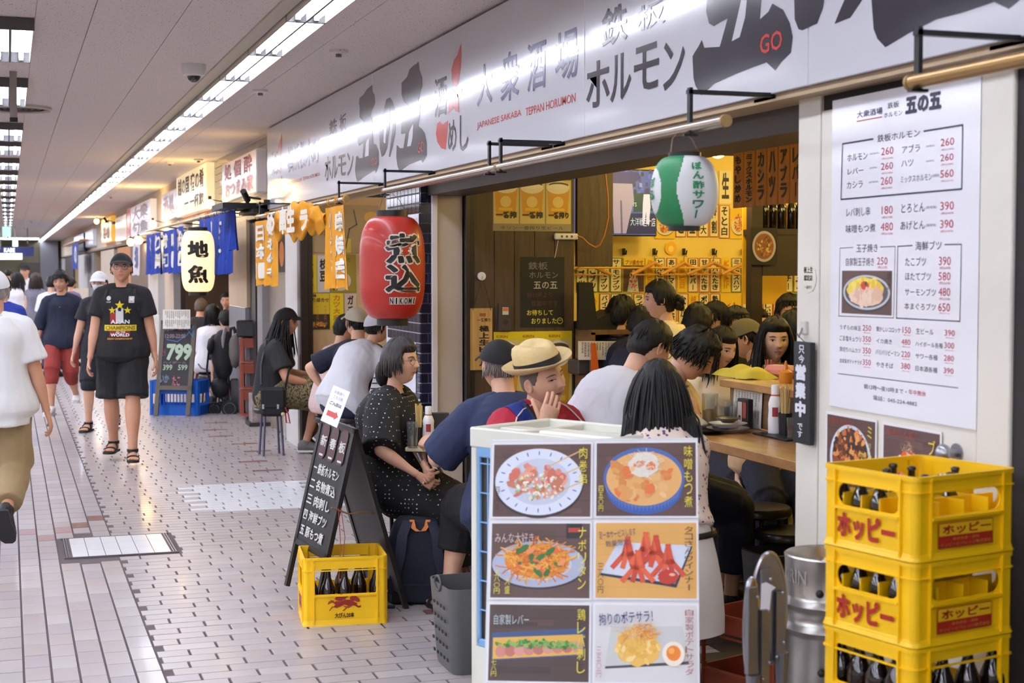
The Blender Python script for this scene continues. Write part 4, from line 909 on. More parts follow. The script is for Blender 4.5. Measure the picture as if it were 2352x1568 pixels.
for i, ch in enumerate('新春板'):
    a0 = W*(.14+.27*i); a1 = a0+W*.2; b0 = Hh*(.70-.0*i); b1 = Hh*.97
    P.poly([(a0, b0+.02), (a0+.02, b0), (a1-.02, b0), (a1, b0+.02), (a1, b1-.02), (a1-.02, b1), (a0+.02, b1), (a0, b1-.02)], (70, 34, 36), 1); P.fit(ch, a0+.006, b0+.06, a1-.006, b1-.06, WH, 2, .02)
    P.rect(a0+.02, b0+.012, a1-.02, b0+.022, WH, 2)
for i, s_ in enumerate(['一 鉄板ホルモン', '二 名物煮込', '三 肉刺し', '四 海鮮ブツ', '五 豚もつ煮']):
    b1 = Hh*(.66-.122*i); P.fit(s_, W*.12, b1-Hh*.085, W*.86 if i in (0, 1) else W*.8, b1, WH, 2, .025)
P.build('lettering', t)
# rear leaf
RB_ = onZ(908, 1382, 0); top2 = TRv+V3(.02, .03, 0); dT = (TLv-TRv)
O2 = RB_; tl2 = top2+dT; q = MB()
t2v = (top2-O2); u2 = (O2-(O2+dT)).normalized()
BL2 = RB_+dT
Or, ur, vr, nr, Wr, Hr = plane_board(t, top2, top2+dT, RB_.lerp(top2, .1), BL2.lerp(tl2, .1), .022, .028, mBF, mBackb, legs=(top2-RB_).length*.1)
q = MB(); pA = (TRv*.55+BRg*.45); pB = (top2*.52+RB_*.48); mRope = M('hemp_cord', (150, 112, 66), rough=.9)
q.tube([pA+V3(-.01, -.01, 0), pA.lerp(pB, .35)+V3(0, 0, -.02), pA.lerp(pB, .7)+V3(0, 0, -.0), pB], .004, mRope, n=6); m_ = pA.lerp(pB, .12)
q.tube([m_, m_+V3(.01, 0, -.2), m_+V3(.0, 0, -.36)], .002, M('red_string', (150, 70, 60), rough=.9), n=5); q.tube([m_+V3(.012, 0, 0), m_+V3(.03, 0, -.14), m_+V3(.01, 0, -.38)], .002, M('red_string', (0, 0, 0)), n=5); q.build('cord', t)
# paper notice with red arrow clipped on top
a_, b_, c_ = at(770, 884, 7.33), at(803, 902, 7.2), at(767, 976, 7.1)
a_ = at(766, 884, 7.36); b_ = at(804, 900, 7.24); bl = at(736, 965, 7.40)
t, P, W, Hh = sheet('notice_sheet', 'white paper notice with red arrow clipped to the top of the black sandwich board', 'paper', [bl, bl+(b_-a_), a_])
P.fit('お客様へ', W*.2, Hh*.82, W*.8, Hh*.9, (150, 150, 156), 1); P.fit('こちら側', W*.25, Hh*.68, W*.78, Hh*.77, (150, 150, 156), 1); P.fit('ご入店は', W*.15, Hh*.5, W*.85, Hh*.6, (60, 60, 66), 1, .02)
P.poly([(W*.2, Hh*.2), (W*.68, Hh*.2), (W*.68, Hh*.15), (W*.86, Hh*.27), (W*.68, Hh*.39), (W*.68, Hh*.34), (W*.2, Hh*.34)], (206, 74, 70), 1); P.build('print', t)
# ------------------------------------------------------------------ white food photo A-board
TLv, TRv = at(1127, 1011, 4.62), at(1602, 1007, 4.52); BLv = at(1160, 1568, 4.42)
u = (TRv-TLv).normalized(); v = (TLv-BLv).normalized(); v = (v-u*v.dot(u)).normalized(); W = (TRv-TLv).length; n = u.cross(v)
Hh = (TLv.z-.05)/v.z; O = TLv-v*Hh
t = thing('photo_board', 'white A-shaped board with eight food photographs standing in front of the white cooler', 'sign', (O.x+u.x*W/2, O.y+u.y*W/2, 0))
mWF = M('white_frame', (226, 224, 226), rough=.4)
q = MB(); q.prism([(0, 0), (W, 0), (W, Hh), (0, Hh)], O-n*.022, u, v, .02, mWF); q.build('panel', t, sm=0)
hb = V3(-n.x, -n.y, 0).normalized(); rb = V3(0, 0, 0)
topb = TLv-n*.022; botb = V3(TLv.x, TLv.y, .0)+hb*.42-V3(R_.x, R_.y, 0)*.02; v2 = (topb-botb).normalized(); H2 = (topb-botb).length; n2 = u.cross(v2)
q = MB(); q.prism([(0, 0), (W, 0), (W, H2), (0, H2)], botb-n2*.016, u, v2, .016, M('white_panel_rear', (206, 206, 208), rough=.45)); q.build('rear_panel', t, sm=0)
for s_ in (.0, 1.):
    q = MB(); a = O+v*.34+u*(W*s_); a2 = botb+v2*.34+u*(W*s_);
    q.tube([a-n*.02-u*.006*(1 if s_ == 0 else -1), a.lerp(a2, .5)-V3(0, 0, .0), a2-u*.006*(1 if s_ == 0 else -1)], .006, mBlack, n=6); q.build('hinge_stay', t)
q = MB(); hp = botb.lerp(topb, .22)+n2*.01; q.tube([at(1133, 1400, 4.64), at(1127, 1425, 4.62), at(1127, 1520, 4.58), at(1134, 1560, 4.58)], .009, mBlackP, n=8); q.build('handle', t)
P = Print(O+n*.0006, u, v)
kinds = [('skewer', 'stew'), ('noodle', 'octopus'), ('liver', 'potato'), ('greens', 'horumon'), ('stew', 'skewer')]
cells = {(0, 0): (1137, 1019, 1363, 1183), (0, 1): (1378, 1015, 1595, 1177), (1, 0): (1141, 1199, 1368, 1370), (1, 1): (1383, 1187, 1603, 1360), (2, 0): (1150, 1380, 1390, 1560), (2, 1): (1390, 1370, 1618, 1535)}
pw = W*.472; ph = .222
for r in range(5):
    for c_ in range(2):
        a0 = .012+c_*(W*.5); a1 = a0+pw; b1 = Hh-.014-r*(ph+.0205)-(0 if c_ == 0 else -.002); b0 = b1-ph
        if b0 < .02: continue
        P.rect(a0-.006, b0-.006, a1+.006, b1+.006, (236, 236, 238), .5); food(P, kinds[r][c_], a0, b0, a1, b1)
        tx = [['肉巻串', '味噌もつ煮'], ['ナポリタン', 'タコさんウインナー'], ['鶏レバ刺し', '自家製ポテトサラダ'], ['バラ', '本']][r][c_] if r < 4 else '一'
        col = [(YE, YE), (YE, (40, 30, 30)), (YE, (160, 80, 80)), (YE, YE), (YE, YE)][r][c_]
        P.vtext(tx, a1-.034, b0+(.02 if len(tx) > 3 else .09), a1-.01, b1-.012, col, 24)
        if r == 0: P.vtext('四五〇円', a0+.008, b0+.01, a0+.022, b0+.09, YE if c_ else (60, 30, 30), 24)
        if r == 1:
            if c_ == 0: P.fit('みんな大好き', a0+.012, b1-.06, a0+.13, b1-.03, (214, 190, 184), 24); P.vtext('五八〇円', a0+.012, b0+.008, a0+.03, b0+.08, YE, 24); P.vtext('大盛', a0+.045, b0+.008, a0+.06, b0+.06, YE, 24)
            else: P.fit('足一本サービスします', a0+.01, b1-.045, a0+.12, b1-.022, (40, 50, 90), 24, rot=.12); P.fit('数量限定', a0+.03, b1-.07, a0+.1, b1-.052, (40, 50, 90), 24, rot=.1); P.vtext('三八〇円', a0+.008, b0+.01, a0+.024, b0+.1, (40, 30, 30), 24)
        if r == 2:
            if c_ == 0: P.fit('自家製レバー', a0+.015, b1-.06, a0+.12, b1-.03, (190, 204, 204), 24); P.vtext('七八円', a0+.01, b0+.01, a0+.026, b0+.06, YE, 24)
            else: P.fit('拘りのポテサラ！', a0+.012, b1-.055, a0+.17, b1-.02, (46, 60, 110), 24, .01, rot=.08); P.vtext('三五〇円', a0+.006, b0+.01, a0+.02, b0+.1, (190, 130, 130), 24)
P.build('photos', t)
# ------------------------------------------------------------------ white air cooler behind it
L_ = at(1081, 980, 5.65); B_ = at(1260, 962, 5.98); e1 = (B_-L_); e1.z = 0; wd = e1.length; e1.normalize(); e2 = V3(e1.y, -e1.x, 0)
if e2.dot(F_) > 0: e2 = -e2
ln = .64; zt = L_.z; ctr = L_+e1*wd/2+e2*ln/2
mt = Matrix((( e1.x, e2.x, 0), (e1.y, e2.y, 0), (0, 0, 1)))
mIv = M('ivory_plastic', (222, 222, 208), rough=.4, var=.03); mLB = M('light_blue_plastic', (122, 168, 214), rough=.4)
t = thing('air_cooler', 'ivory evaporative cooler with light blue side grille behind the food photo board', 'cooler', (ctr.x, ctr.y, 0))
def CB(q, x0, x1, y0, y1, z0, z1, m, bev=.004):   # along e1 (0..wd), e2 (0..ln)
    c_ = L_+e1*(x0+x1)/2+e2*(y0+y1)/2; q.box((c_.x, c_.y, (z0+z1)/2), (abs(x1-x0), abs(y1-y0), z1-z0), m, rot=mt, bev=bev)
q = MB(); CB(q, .03, wd, 0, ln, .0, zt-.075, mIv); CB(q, 0, wd, 0, ln, zt-.075-.0, zt-.03, mIv, .01); q.build('body', t)
q = MB(); CB(q, -.008, .02, 0, ln, zt-.075, zt, mIv, .006); CB(q, wd-.02, wd+.008, 0, ln, zt-.075, zt, mIv, .006); CB(q, 0, wd, -.008, .025, zt-.075, zt, mIv, .006); CB(q, 0, wd, ln-.025, ln+.008, zt-.075, zt, mIv, .006)
CB(q, .02, wd-.02, ln*.28, ln*.28+.02, zt-.05, zt-.008, mIv, .004); CB(q, wd*.35, wd*.62, ln*.28, ln-.02, zt-.04, zt-.012, M('ivory_light', (238, 238, 226), rough=.4), .01); CB(q, wd*.3, wd*.5, .02, ln*.28, zt-.04, zt-.01, mIv, .006); q.build('top_tray', t)
q = MB();
for y0_, y1_ in ((0, .03), (ln-.03, ln)): CB(q, 0, .03, y0_, y1_, 0, zt-.075, mIv)
CB(q, 0, .03, 0, ln, 0, .27, mIv); q.build('side_frame', t)
q = MB(); CB(q, .022, .03, .03, ln-.03, .27, zt-.075, M('cooling_pad', (98, 92, 84), rough=.9, bump=.5, bscale=80), 0); q.build('pad', t)
g0, g1 = .30, zt-.10; gm = MB(); CB(gm, -.004, .012, .035, .05, g0-.02, g1+.02, mLB); CB(gm, -.004, .012, ln-.05, ln-.035, g0-.02, g1+.02, mLB); CB(gm, -.006, .014, .035, ln-.035, g1-.01, g1+.03, mLB); CB(gm, -.004, .012, .035, ln-.035, g0-.03, g0, mLB)
gm.build('grille_frame', t)
for k in range(1, 7): q = MB(); z = g0+(g1-g0)*k/6.3; CB(q, -.002, .006, .045, ln-.045, z-.0025, z+.0025, mLB, 0); q.build('grille_bar', t)
for k in range(1, 14): q = MB(); y = .05+(ln-.1)*k/14; CB(q, -.001, .008, y-.003, y+.003, g0, g1, mLB, 0); q.build('grille_bar', t)
q = MB(); Pq = L_+e2*.3-e1*.0095; PP = Print(V3(L_.x, L_.y, 0)-e1*.0088, e2, (0, 0, 1)); PP.poly([(.30, zt-.045), (.37, zt-.05), (.37, zt-.038), (.31, zt-.032)], (190, 200, 40), 1); PP.build('sticker', t)
# grey laundry style basket
pb = onZ(1093, 1540, .0); pb = onZ(1085, 1528, 0)
t = thing('plastic_basket', 'grey perforated plastic tub with handle holes beside the cooler', 'basket', pb)
mGy = M('grey_plastic', (84, 84, 84), rough=.5); q = MB(); rings = []
for s_, z in ((.80, 0), (.84, .02), (1.0, .36), (1.0, .365), (.96, .365), (.82, .02)):
    rings.append([(x*s_, y*s_, z+(.075*max(0, 1-(abs(y)/.07)**2)*(z > .3) if abs(x) > .12 else 0)) for x, y in rrect(.15, .17, .05, 6)])
q.ring(rings, mGy, cap=True); q.build('tub', t, w=0, sm=50)
for sx_ in (-1, 1):
    q = MB(); q.tube([(sx_*.151, .045*cos(a), .365+.03*sin(a)) for a in [TAU*k/16 for k in range(16)]], .006, M('handle_hole_rim', (60, 60, 60), rough=.5), closed=True, n=6); q.build('handle_hole', t, w=0)
for k in range(24):
    q = MB(); a = -.1+.05*(k % 5); z = .06+.055*(k//5); q.box((-.135-.07*z, a, z), (.004, .02, .012), M('dark_hole', (30, 30, 30), rough=.7)); q.build('perforation', t, w=0, sm=0)
# ------------------------------------------------------------------ backpack
p = onZ(966, 1384, 0); t = thing('backpack', 'dark navy backpack with orange top loop standing on the tiles beside the woman', 'bag', p, -YAW)
mNv = M('navy_canvas', (20, 24, 38), rough=.8, bump=.3, bscale=120, var=.12); mNv2 = M('navy_strap', (26, 32, 52), rough=.75, bump=.3, bscale=150)
q = MB(); rings = []
for z, w_, d_, yo in ((0, .165, .08, .05), (.02, .195, .10, .05), (.1, .20, .105, .05), (.22, .185, .10, .045), (.32, .165, .09, .04), (.40, .14, .07, .035), (.435, .11, .045, .03), (.44, .06, .02, .03)):
    rings.append([(x*1., y+yo, z+random.uniform(-.003, .003)) for x, y in rrect(w_, d_, min(w_, d_)*.7, 6)])
q.ring(rings, mNv); q.build('body', t, w=0, sm=60)
for sx_ in (-1, 1):
    q = MB(); pts = [(sx_*.06, -.03, .425), (sx_*.085, -.075, .36), (sx_*.095, -.085, .26), (sx_*.12, -.08, .16), (sx_*.165, -.06, .06)]
    for a, b2 in zip(pts[:-1], pts[1:]): pass
    rings = [[(x-.026, y, z), (x+.026, y, z), (x+.026, y-.014, z), (x-.026, y-.014, z)] for x, y, z in pts]; q.ring(rings, mNv2); q.build('shoulder_strap', t, w=0, sm=60)
q = MB(); mOr = M('orange_web', (226, 130, 60), rough=.7); q.ring([[(x-.012*(1), y, z), (x+.012, y, z), (x+.012, y-.003, z+.001), (x-.012, y-.003, z+.001)] for x, y, z in ((-.04, -.04, .43), (-.03, -.055, .39), (-.008, -.06, .375), (.02, -.06, .378), (.035, -.052, .4), (.042, -.04, .43))], mOr); q.build('top_loop', t, w=0)
q = MB(); q.box((0, -.05, .06), (.3, .02, .1), mNv, bev=.01); q.build('front_pocket', t, w=0)
q = MB(); q.tube([(-.16, -.02, .05), (-.21, -.05, .02), (-.19, -.12, .008), (-.12, -.13, .01)], .008, mNv2, n=6); q.build('loose_strap', t, w=0)
# ------------------------------------------------------------------ small folding table with condiments
pt = at(998, 1022, 7.75); tz = pt.z
t = thing('folding_table', 'small high folding table with pale top between the seated woman and the navy-shirted man', 'table', (pt.x+.12, pt.y+.02, 0))
q = MB(); c0 = V3(pt.x+.12, pt.y+.02, 0); rm = Matrix.Rotation(-YAW-.15, 3, 'Z')
q.box((c0.x, c0.y, tz-.012), (.46, .36, .022), M('pale_top', (206, 200, 160), rough=.35), rot=rm, bev=.004); q.build('top', t)
mAl = M('aluminium', (176, 176, 182), rough=.3, metal=.85)
for s_ in (-1, 1):
    for k in (-1, 1):
        q = MB(); q.cyl(c0+rm @ V3(-.17*k, .15*s_, tz-.03), c0+rm @ V3(.17*k, .13*s_, .0), .012, mAl, n=10); q.build('leg', t)
mWB = M('white_bottle', (230, 228, 226), rough=.35); mRedI = (150, 40, 50)
def sauce(p, lab, h=.2, txt='丸大'):
    t = thing('sauce_bottle', lab, 'bottle', p); q = MB(); q.lathe(p, [(.026, 0), (.03, .004), (.031, .06), (.028, .1), (.0295, .13), (.022, h*.76), (.017, h*.79)], mWB, n=20); q.build('bottle', t)
    q = MB(); q.lathe(p, [(.018, h*.79), (.018, h*.82)], M('orange_band', (200, 110, 60), rough=.4), n=16); q.build('band', t); q = MB(); q.lathe(p, [(.0175, h*.82), (.0175, h), (.015, h+.004)], mWB, n=16); q.build('cap', t)
    fa = atan2(-p[1], -p[0]); q = MB(); vs = [];
    for z in (.075, .115):
        for u_ in (-.5, 0, .5): vs.append((p[0]+.0315*cos(fa+u_*.8), p[1]+.0315*sin(fa+u_*.8), p[2]+z))
    q.add(vs, [(0, 1, 4, 3), (1, 2, 5, 4)], ink(mRedI)); q.build('label', t); return t
zt = tz
sauce(at(984, 1018, 7.72)*1.0+V3(0, 0, zt-at(984, 1018, 7.72).z), 'white sauce bottle with red label on the folding table')
def chops(p, lab, n=22, hh=.13, col=(214, 184, 120), cup=(40, 28, 20)):
    t = thing('chopstick_holder', lab, 'holder', p); q = MB(); q.lathe(p, [(.026, 0), (.029, hh*.72), (.027, hh*.72), (.024, .005)], M('cup_%d' % cup[0], cup, rough=.4), n=18); q.build('cup', t); mC = M('chopstick', col, rough=.6)
    for i in range(n):
        a = random.uniform(0, 6.28); r = .021*sqrt(random.random()); q = MB(); b_ = Vector(p)+V3(r*.6*cos(a), r*.6*sin(a), .006); e_ = b_+V3(r*.6*cos(a), r*.6*sin(a), .2+random.uniform(-.008, .01)); q.cyl(b_, e_, .0028, mC, n=5); q.build('chopstick', t)
    return t
pz = at(962, 1018, 7.76); pz.z = zt; chops(pz, 'dark cup of disposable chopsticks on the folding table')
mGl = M('clear_glass', (235, 240, 240), rough=.05, trans=.95)
def tumbler(p, r, h, lab, fill=None, name='glass', mug=False):
    t = thing(name, lab, 'glass', p); q = MB(); q.lathe(p, [(r*.86, 0), (r, h), (r*.93, h), (r*.8, .01)], mGl, n=24); q.build('glass', t)
    if fill: q = MB(); q.lathe(p, [(r*.78, .012), (r*.89, h*fill[0])], M('drink_%d' % fill[1][2], fill[1], rough=.1, trans=.6), n=20); q.build('drink', t)
    return t
pg = at(947, 1020, 7.66); pg.z = zt; tumbler(pg, .03, .13, 'clear tumbler on the folding table in front of the woman')
pm = at(1010, 1010, 7.95); pm.z = zt; q = MB(); q.box((pm.x, pm.y, zt+.075), (.10, .035, .15), M('menu_stand', (50, 44, 40), rough=.5), rz=-.3, bev=.003); q.box((pm.x+.05, pm.y-.02, zt+.06), (.05, .02, .12), M('menu_cards', (150, 120, 80), rough=.6), rz=-.5); solo(q, 'menu_stand', 'dark menu stand on the folding table beside the sauce bottle', 'stand')
# ------------------------------------------------------------------ stools
mSeat = M('black_vinyl', (26, 22, 22), rough=.35, coat=.2)
def stool(loc, h, r, lab, legm=None, group=None, legr=.011, splay=.05, n=4, ring=True):
    t = thing('round_stool', lab, 'stool', (loc[0], loc[1], loc[2] if len(loc) > 2 else 0), random.uniform(0, 1), group); q = MB(); q.lathe((0, 0, 0), [(r*.94, h-.05), (r, h-.04), (r, h-.015), (r*.95, h-.003), (r*.6, h), (.01, h)], mSeat, n=32); q.build('seat', t, w=0)
    lm = legm or mBlack
    for k in range(n):
        a = TAU*(k+.5)/n; q = MB(); q.cyl((r*.62*cos(a), r*.62*sin(a), h-.045), ((r*.62+splay)*cos(a), (r*.62+splay)*sin(a), 0.), legr, lm, n=10); q.build('leg', t, w=0)
    if ring: q = MB(); rr = r*.62+splay*.7; q.tube([(rr*cos(TAU*k/28), rr*sin(TAU*k/28), h*.3) for k in range(28)], .007, mSt, closed=True, n=6); q.build('foot_ring', t, w=0)
    return t
ps = at(1740, 1160, 7.35); stool((ps.x, ps.y, .025), ps.z-.025, .165, 'black round stool under the counter between the skirt and the keg'); ps = at(1812, 1215, 7.2); stool((ps.x, ps.y, .025), ps.z-.025, .165, 'black round stool half hidden by the door post'); ps = at(1645, 1140, 8.2); stool((ps.x, ps.y, .025), ps.z-.025, .165, 'black round stool farthest back under the counter')
# dark bin under counter
ps = at(1800, 1330, 7.0); q = MB(); rings = [[(ps.x+x*s_, ps.y+y*s_, z) for x, y in rrect(.17, .13, .04, 5)] for s_, z in ((.85, .025), (1, .38), (.96, .385), (.82, .04))]; q.ring(rings, M('dark_bin', (44, 44, 46), rough=.5)); solo(q, 'waste_bin', 'dark plastic bin on the floor under the counter', 'bin')
# ------------------------------------------------------------------ keg
k_r = .145; pk = at(1912, 1272, 4.5)
t = thing('beer_keg', 'stainless steel beer keg with stamped number 25 beside the yellow crates', 'keg', (pk.x, pk.y, .02)); q = MB(); zk = pk.z-.0
mKeg = M('keg_steel', (176, 172, 166), rough=.3, metal=1., bump=.08, bscale=40, var=.1)
r0 = k_r; hz = zk-.02
prof = [(r0*.95, 0), (r0*.98, .01), (r0*.98, .07), (r0*.9, .09), (r0*.97, .11), (r0*.95, hz*.33), (r0*1.03, hz*.35), (r0*1.03, hz*.37), (r0*.95, hz*.39), (r0*.94, hz*.71), (r0*.98, hz*.722), (r0*1.06, hz*.74), (r0*.98, hz*.758), (r0*.94, hz*.77), (r0*.94, hz*.80), (r0*.98, hz*.812), (r0*1.06, hz*.83), (r0*.98, hz*.848), (r0*.95, hz*.86), (r0*.97, hz*.98), (r0*.985, hz), (r0*.95, hz+.004), (r0*.91, hz-.004), (r0*.9, hz*.86), (r0*.6, hz*.89), (.03, hz*.91)]
q.lathe((0, 0, 0), prof, mKeg, n=64); q.build('shell', t, w=0, sm=50)
q = MB(); q.lathe((0, 0, 0), [(.04, hz*.9), (.04, hz*.97), (.03, hz*.98), (.005, hz*.98)], mSt, n=20); q.build('valve', t, w=0)
fa = atan2(-pk.y, -pk.x)
def kegtext(s_, a, z0, z1, wa, nm='stamp'):
    q = MB(); g, fs = glyph(s_, .02); mn, mx = g.min(0), g.max(0); k = (g-mn)/(mx-mn); q.add([((r0*.976)*cos(fa+a-(.5-x)*wa), (r0*.976)*sin(fa+a-(.5-x)*wa), z0+(z1-z0)*y) for x, y in k], fs, M('stamp_metal', (214, 212, 208), rough=.35, metal=1.)); q.build(nm, t, w=0, sm=0)
kegtext('KIRIN', -.95, hz*.91, hz*.96, .8); kegtext('25', .12, hz*.91, hz*.95, .22)
for a, z in ((-.25, .885), (-.2, .60), (.6, .6)): q = MB(); q.sph((r0*.965*cos(fa+a), r0*.965*sin(fa+a), hz*z), .012, M('drain_hole', (20, 18, 18), rough=.6), n=12, k=6); q.build('drain_hole', t, w=0)
# folded steel stools leaning in front of the keg
mGS = M('dull_steel', (128, 128, 134), rough=.42, metal=.8)
def folded(pxc, pyc, d, tilt, lab, rw=.048, rh_=.155, legs=((-.03, -1.0), (.03, -1.0))):
    c_ = at(pxc, pyc, d); t = thing('folded_stool', lab, 'stool', (c_.x, c_.y, 0)); u_ = R_.copy(); v_ = V3(0, 0, 1); nn = V3(-F_.x, -F_.y, 0).normalized(); u_ = Matrix.Rotation(tilt, 3, 'Z') @ u_; nn = Matrix.Rotation(tilt, 3, 'Z') @ nn
    q = MB(); q.prism([(rw*cos(TAU*k/36), rh_*sin(TAU*k/36)) for k in range(36)], c_, u_, v_, .014, mGS); q.build('seat', t, sm=30)
    q = MB(); q.tube([c_+nn*.007+u_*rw*cos(TAU*k/36)+v_*rh_*sin(TAU*k/36) for k in range(36)], .008, mSt, closed=True, n=8); q.build('rim', t)
    q = MB(); q.box(c_+nn*.03-u_*.018, (.03, .016, .23), mGS, rz=-YAW+tilt); q.build('bracket', t); q = MB(); q.box(c_+nn*.03+u_*.024-v_*.05, (.026, .016, .2), mGS, rz=-YAW+tilt); q.build('bracket', t)
    for x, y in ((-.01, .09), (.025, .05), (.03, -.09), (.01, -.13)): q = MB(); q.sph(c_+nn*.045+u_*x+v_*y, .005, mSt, n=8, k=5); q.build('rivet', t)
    for x, l in legs:
        q = MB(); a = c_+nn*.03+u_*x-v_*.12; e_ = V3(c_.x, c_.y, 0)+nn*.06+u_*(x*1.3-.02); q.tube([a, a-v_*.1, e_], [.02, .014, .012], mGS, n=10); q.build('leg', t)
    return t
t = folded(1764, 1395, 4.22, .2, 'folded grey steel stool leaning upright between photo board and keg, with a white sticker')
c_ = at(1755, 1390, 4.14); q = MB(); PP = Print(c_, R_, (0, 0, 1)); PP.poly([(-.012, -.06), (.01, -.07), (.02, .04), (.032, .05), (.005, .065), (-.008, .06)], (214, 214, 220), 1); PP.build('sticker', t)
folded(1722, 1440, 4.0, .5, 'narrow folded steel stool in front, seen nearly edge on', rw=.02, rh_=.13, legs=((-.01, -1),))
# brown crate with glasses behind them
A = onZ(1690, 1560, .02); pc = at(1785, 1425, 5.45); t = thing('bottle_crate', 'brown plastic crate of glasses on the floor between the photo board and the keg', 'crate', (pc.x, pc.y+.05, .02), .35)
crate_body(t, .2, .17, max(.26, pc.z+.01), mRedC, win=(.52, .84), arch=.01, corner=.03); dividers(t, .2, .18, 4, 4, .03, .12, mRedC); mt = wm(t)
for a in range(4):
    for c_ in range(2):
        p = mt @ V3(-.155+.1*a, -.135+.09*c_, .016); tumbler(p, .032, .15, 'clear glass in the brown crate, %s from the left in the %s row' % (O1[a], ('front', 'back')[c_]))
# ------------------------------------------------------------------ shop interior: counters
zc = .98; Xf = onZ(1750, 1041, zc).x; Xb = onZ(1750, 986, zc).x
yc0, yc1 = Y1-.25, onZ(1570, 985, zc).y+.5
t = thing('counter', 'long light wooden eating counter just inside the open shop front', 'counter', (Xf+.2, 6.2, .02))
q = MB(); q.box(((Xf+Xb)/2, (yc0+yc1)/2, zc-.02), (Xb-Xf, yc1-yc0, .04), mWood2, bev=.003); q.build('top', t)
q = MB(); q.box((Xb+.03, yc0+.05, .49), (.05, .05, .94), mWood2); q.build('leg', t)
q = MB(); q.box((Xf+.12, yc1-.05, .49), (.05, .05, .94), mWood2); q.build('leg', t)
zs = 1.18; Xs = Xb-.03; ysh = onX(1657, 880, Xs).y
t = thing('serving_shelf', 'raised wooden serving shelf behind the eating counter with small number tags', 'shelf', (Xs+.2, 5.9, zc))
q = MB(); q.box((Xs+.22, (yc0+ysh)/2, zs-.016), (.46, ysh-yc0, .032), mWood2, bev=.003); q.build('top', t)
q = MB(); q.box((Xb+.02, (yc0+ysh)/2+.0, (zc+zs-.03)/2+.0), (.03, ysh-yc0-.04, zs-zc-.034), M('shelf_riser', (136, 104, 70), rough=.5, wood=(8, (4, .6, 4)))); q.build('riser', t)
for px_, s_ in ((1681, '8'), (1791, '6')):
    pp = onX(px_, 890, Xs-.003); Pq = Print(V3(Xs-.002, pp.y, zs-.016), (0, -1, 0), (0, 0, 1)); Pq.rect(-.012, -.014, .012, .014, (240, 240, 240), 1); Pq.fit(s_, -.004, -.007, .004, .007, (30, 30, 30), 2); Pq.build('number_tag', t)
def onC(px_, py_, z=zc): return onZ(px_, py_, z)
q = MB(); q.box((5.1, 6.3, .47), (.06, 3.2, .9), M('kitchen_base', (96, 72, 50), rough=.6)); q.box((3.2, 6.0, .93), (.03, 2, .03), mBlack) if 0 else None; solo(q, 'low_partition', 'low brown partition behind the stools under the counter', 'partition')
# menu leaning on riser
P0 = Print((Xb-.012, 0, 0), (0, -1, 0), (0, 0, 1)); a0, b0, a1, b1 = pbox(P0, 1682, 892, 1747, 985)
b0 = zc+.002
def menusheet(corners, label, rows=3, n=9, parent=None, name='menu_sheet'):
    t, P, W, Hh = sheet(name, label, 'menu', corners, col=(226, 222, 212));
    for r in range(rows):
        y1 = Hh*(1-.06-r*.94/rows); y0 = y1-Hh*.8/rows
        for i in range(n):
            x = W*(.06+.9*(i+.2)/n); h = (y1-y0)*random.choice([1, .55, .75, .9]); P.vtext(''.join(random.choice('焼鳥豚酒海鮮揚肉串煮玉子飯') for _ in range(6)), x, y1-h, x+W*.045, y1, (70, 60, 60), 1)
            if i % 3 == 0: P.rect(x+W*.07, y0, x+W*.074, y1, (110, 100, 96), 1)
    P.build('print', t); return t
menusheet([(Xb-.012, -a0, b0), (Xb-.012, -a1, b0), (Xb-.004, -a0, zs-.034)], 'printed menu sheet leaning against the riser behind the counter', rows=2)
c_ = onC(1705, 985); q = MB(); c_.x = Xb-.06
q.box((c_.x, c_.y, zc+.07), (.03, .1, .13), mBlackP, bev=.004); t = solo(q, 'card_stand', 'black card holder on the counter before the menu sheet', 'holder')
Pq = Print((c_.x-.0165, c_.y, zc), (0, -1, 0), (0, 0, 1)); Pq.rect(-.04, .02, .0, .12, (190, 180, 176), 1); Pq.rect(.006, .05, .04, .12, (150, 60, 50), 1); Pq.rect(-.03, .04, -.01, .06, (40, 40, 40), 2); WM[t.name] = Matrix.Translation(t.location); Pq.build('cards', t)
c_ = onC(1780, 1000); c_.z = zc+.008
q = MB(); pr = onC(1800, 1004); q.box((pr.x, pr.y, zc+.004), (.14, .3, .008), mBlackP, bev=.003); solo(q, 'condiment_tray', 'flat dark tray on the counter holding sauce and chopsticks', 'tray')
t = sauce(c_, 'white sauce bottle with red characters on the counter tray', h=.205)
c_ = onC(1803, 1003); c_.z = zc+.008; chops(c_, 'black cup full of disposable chopsticks on the counter tray', cup=(26, 26, 28))
c_ = onC(1822, 1010); c_.z = zc+.008; tumbler(c_, .028, .085, 'small spice jar on the counter tray by the door post', fill=(.6, (150, 60, 40)), name='spice_jar')
c_ = onC(1630, 984); tumbler(c_, .037, .155, 'tall highball glass of pale drink on the counter', fill=(.55, (220, 180, 90)))
c_ = onC(1663, 978); tumbler(c_, .036, .09, 'low clear tumbler on the counter behind the plates', fill=(.5, (220, 215, 200)))
c_ = onC(1678, 974); tumbler(c_, .032, .11, 'dark steel tumbler behind the low clear glass', name='tumbler')
mPlt = M('white_china', (216, 214, 214), rough=.25, coat=.3)
def platefn(p, r, lab, dark=False, n='plate'):
    t = thing(n, lab, 'plate', p); q = MB(); q.lathe(p, [(r*.5, 0), (r*.55, .004), (r*.95, .018), (r, .02), (r*.93, .019), (r*.5, .007), (.005, .006)], M('dark_plate', (60, 52, 46), rough=.3) if dark else mPlt, n=32); q.build('dish', t); return t
c_ = onC(1672, 992); platefn(c_, .095, 'white blue-rimmed plate on the counter, lower of the two'); c_.z += .021; platefn(c_, .085, 'white plate stacked on another on the counter'); c_.z += .021; platefn(c_, .055, 'dark little dish on top of the stacked plates', True)
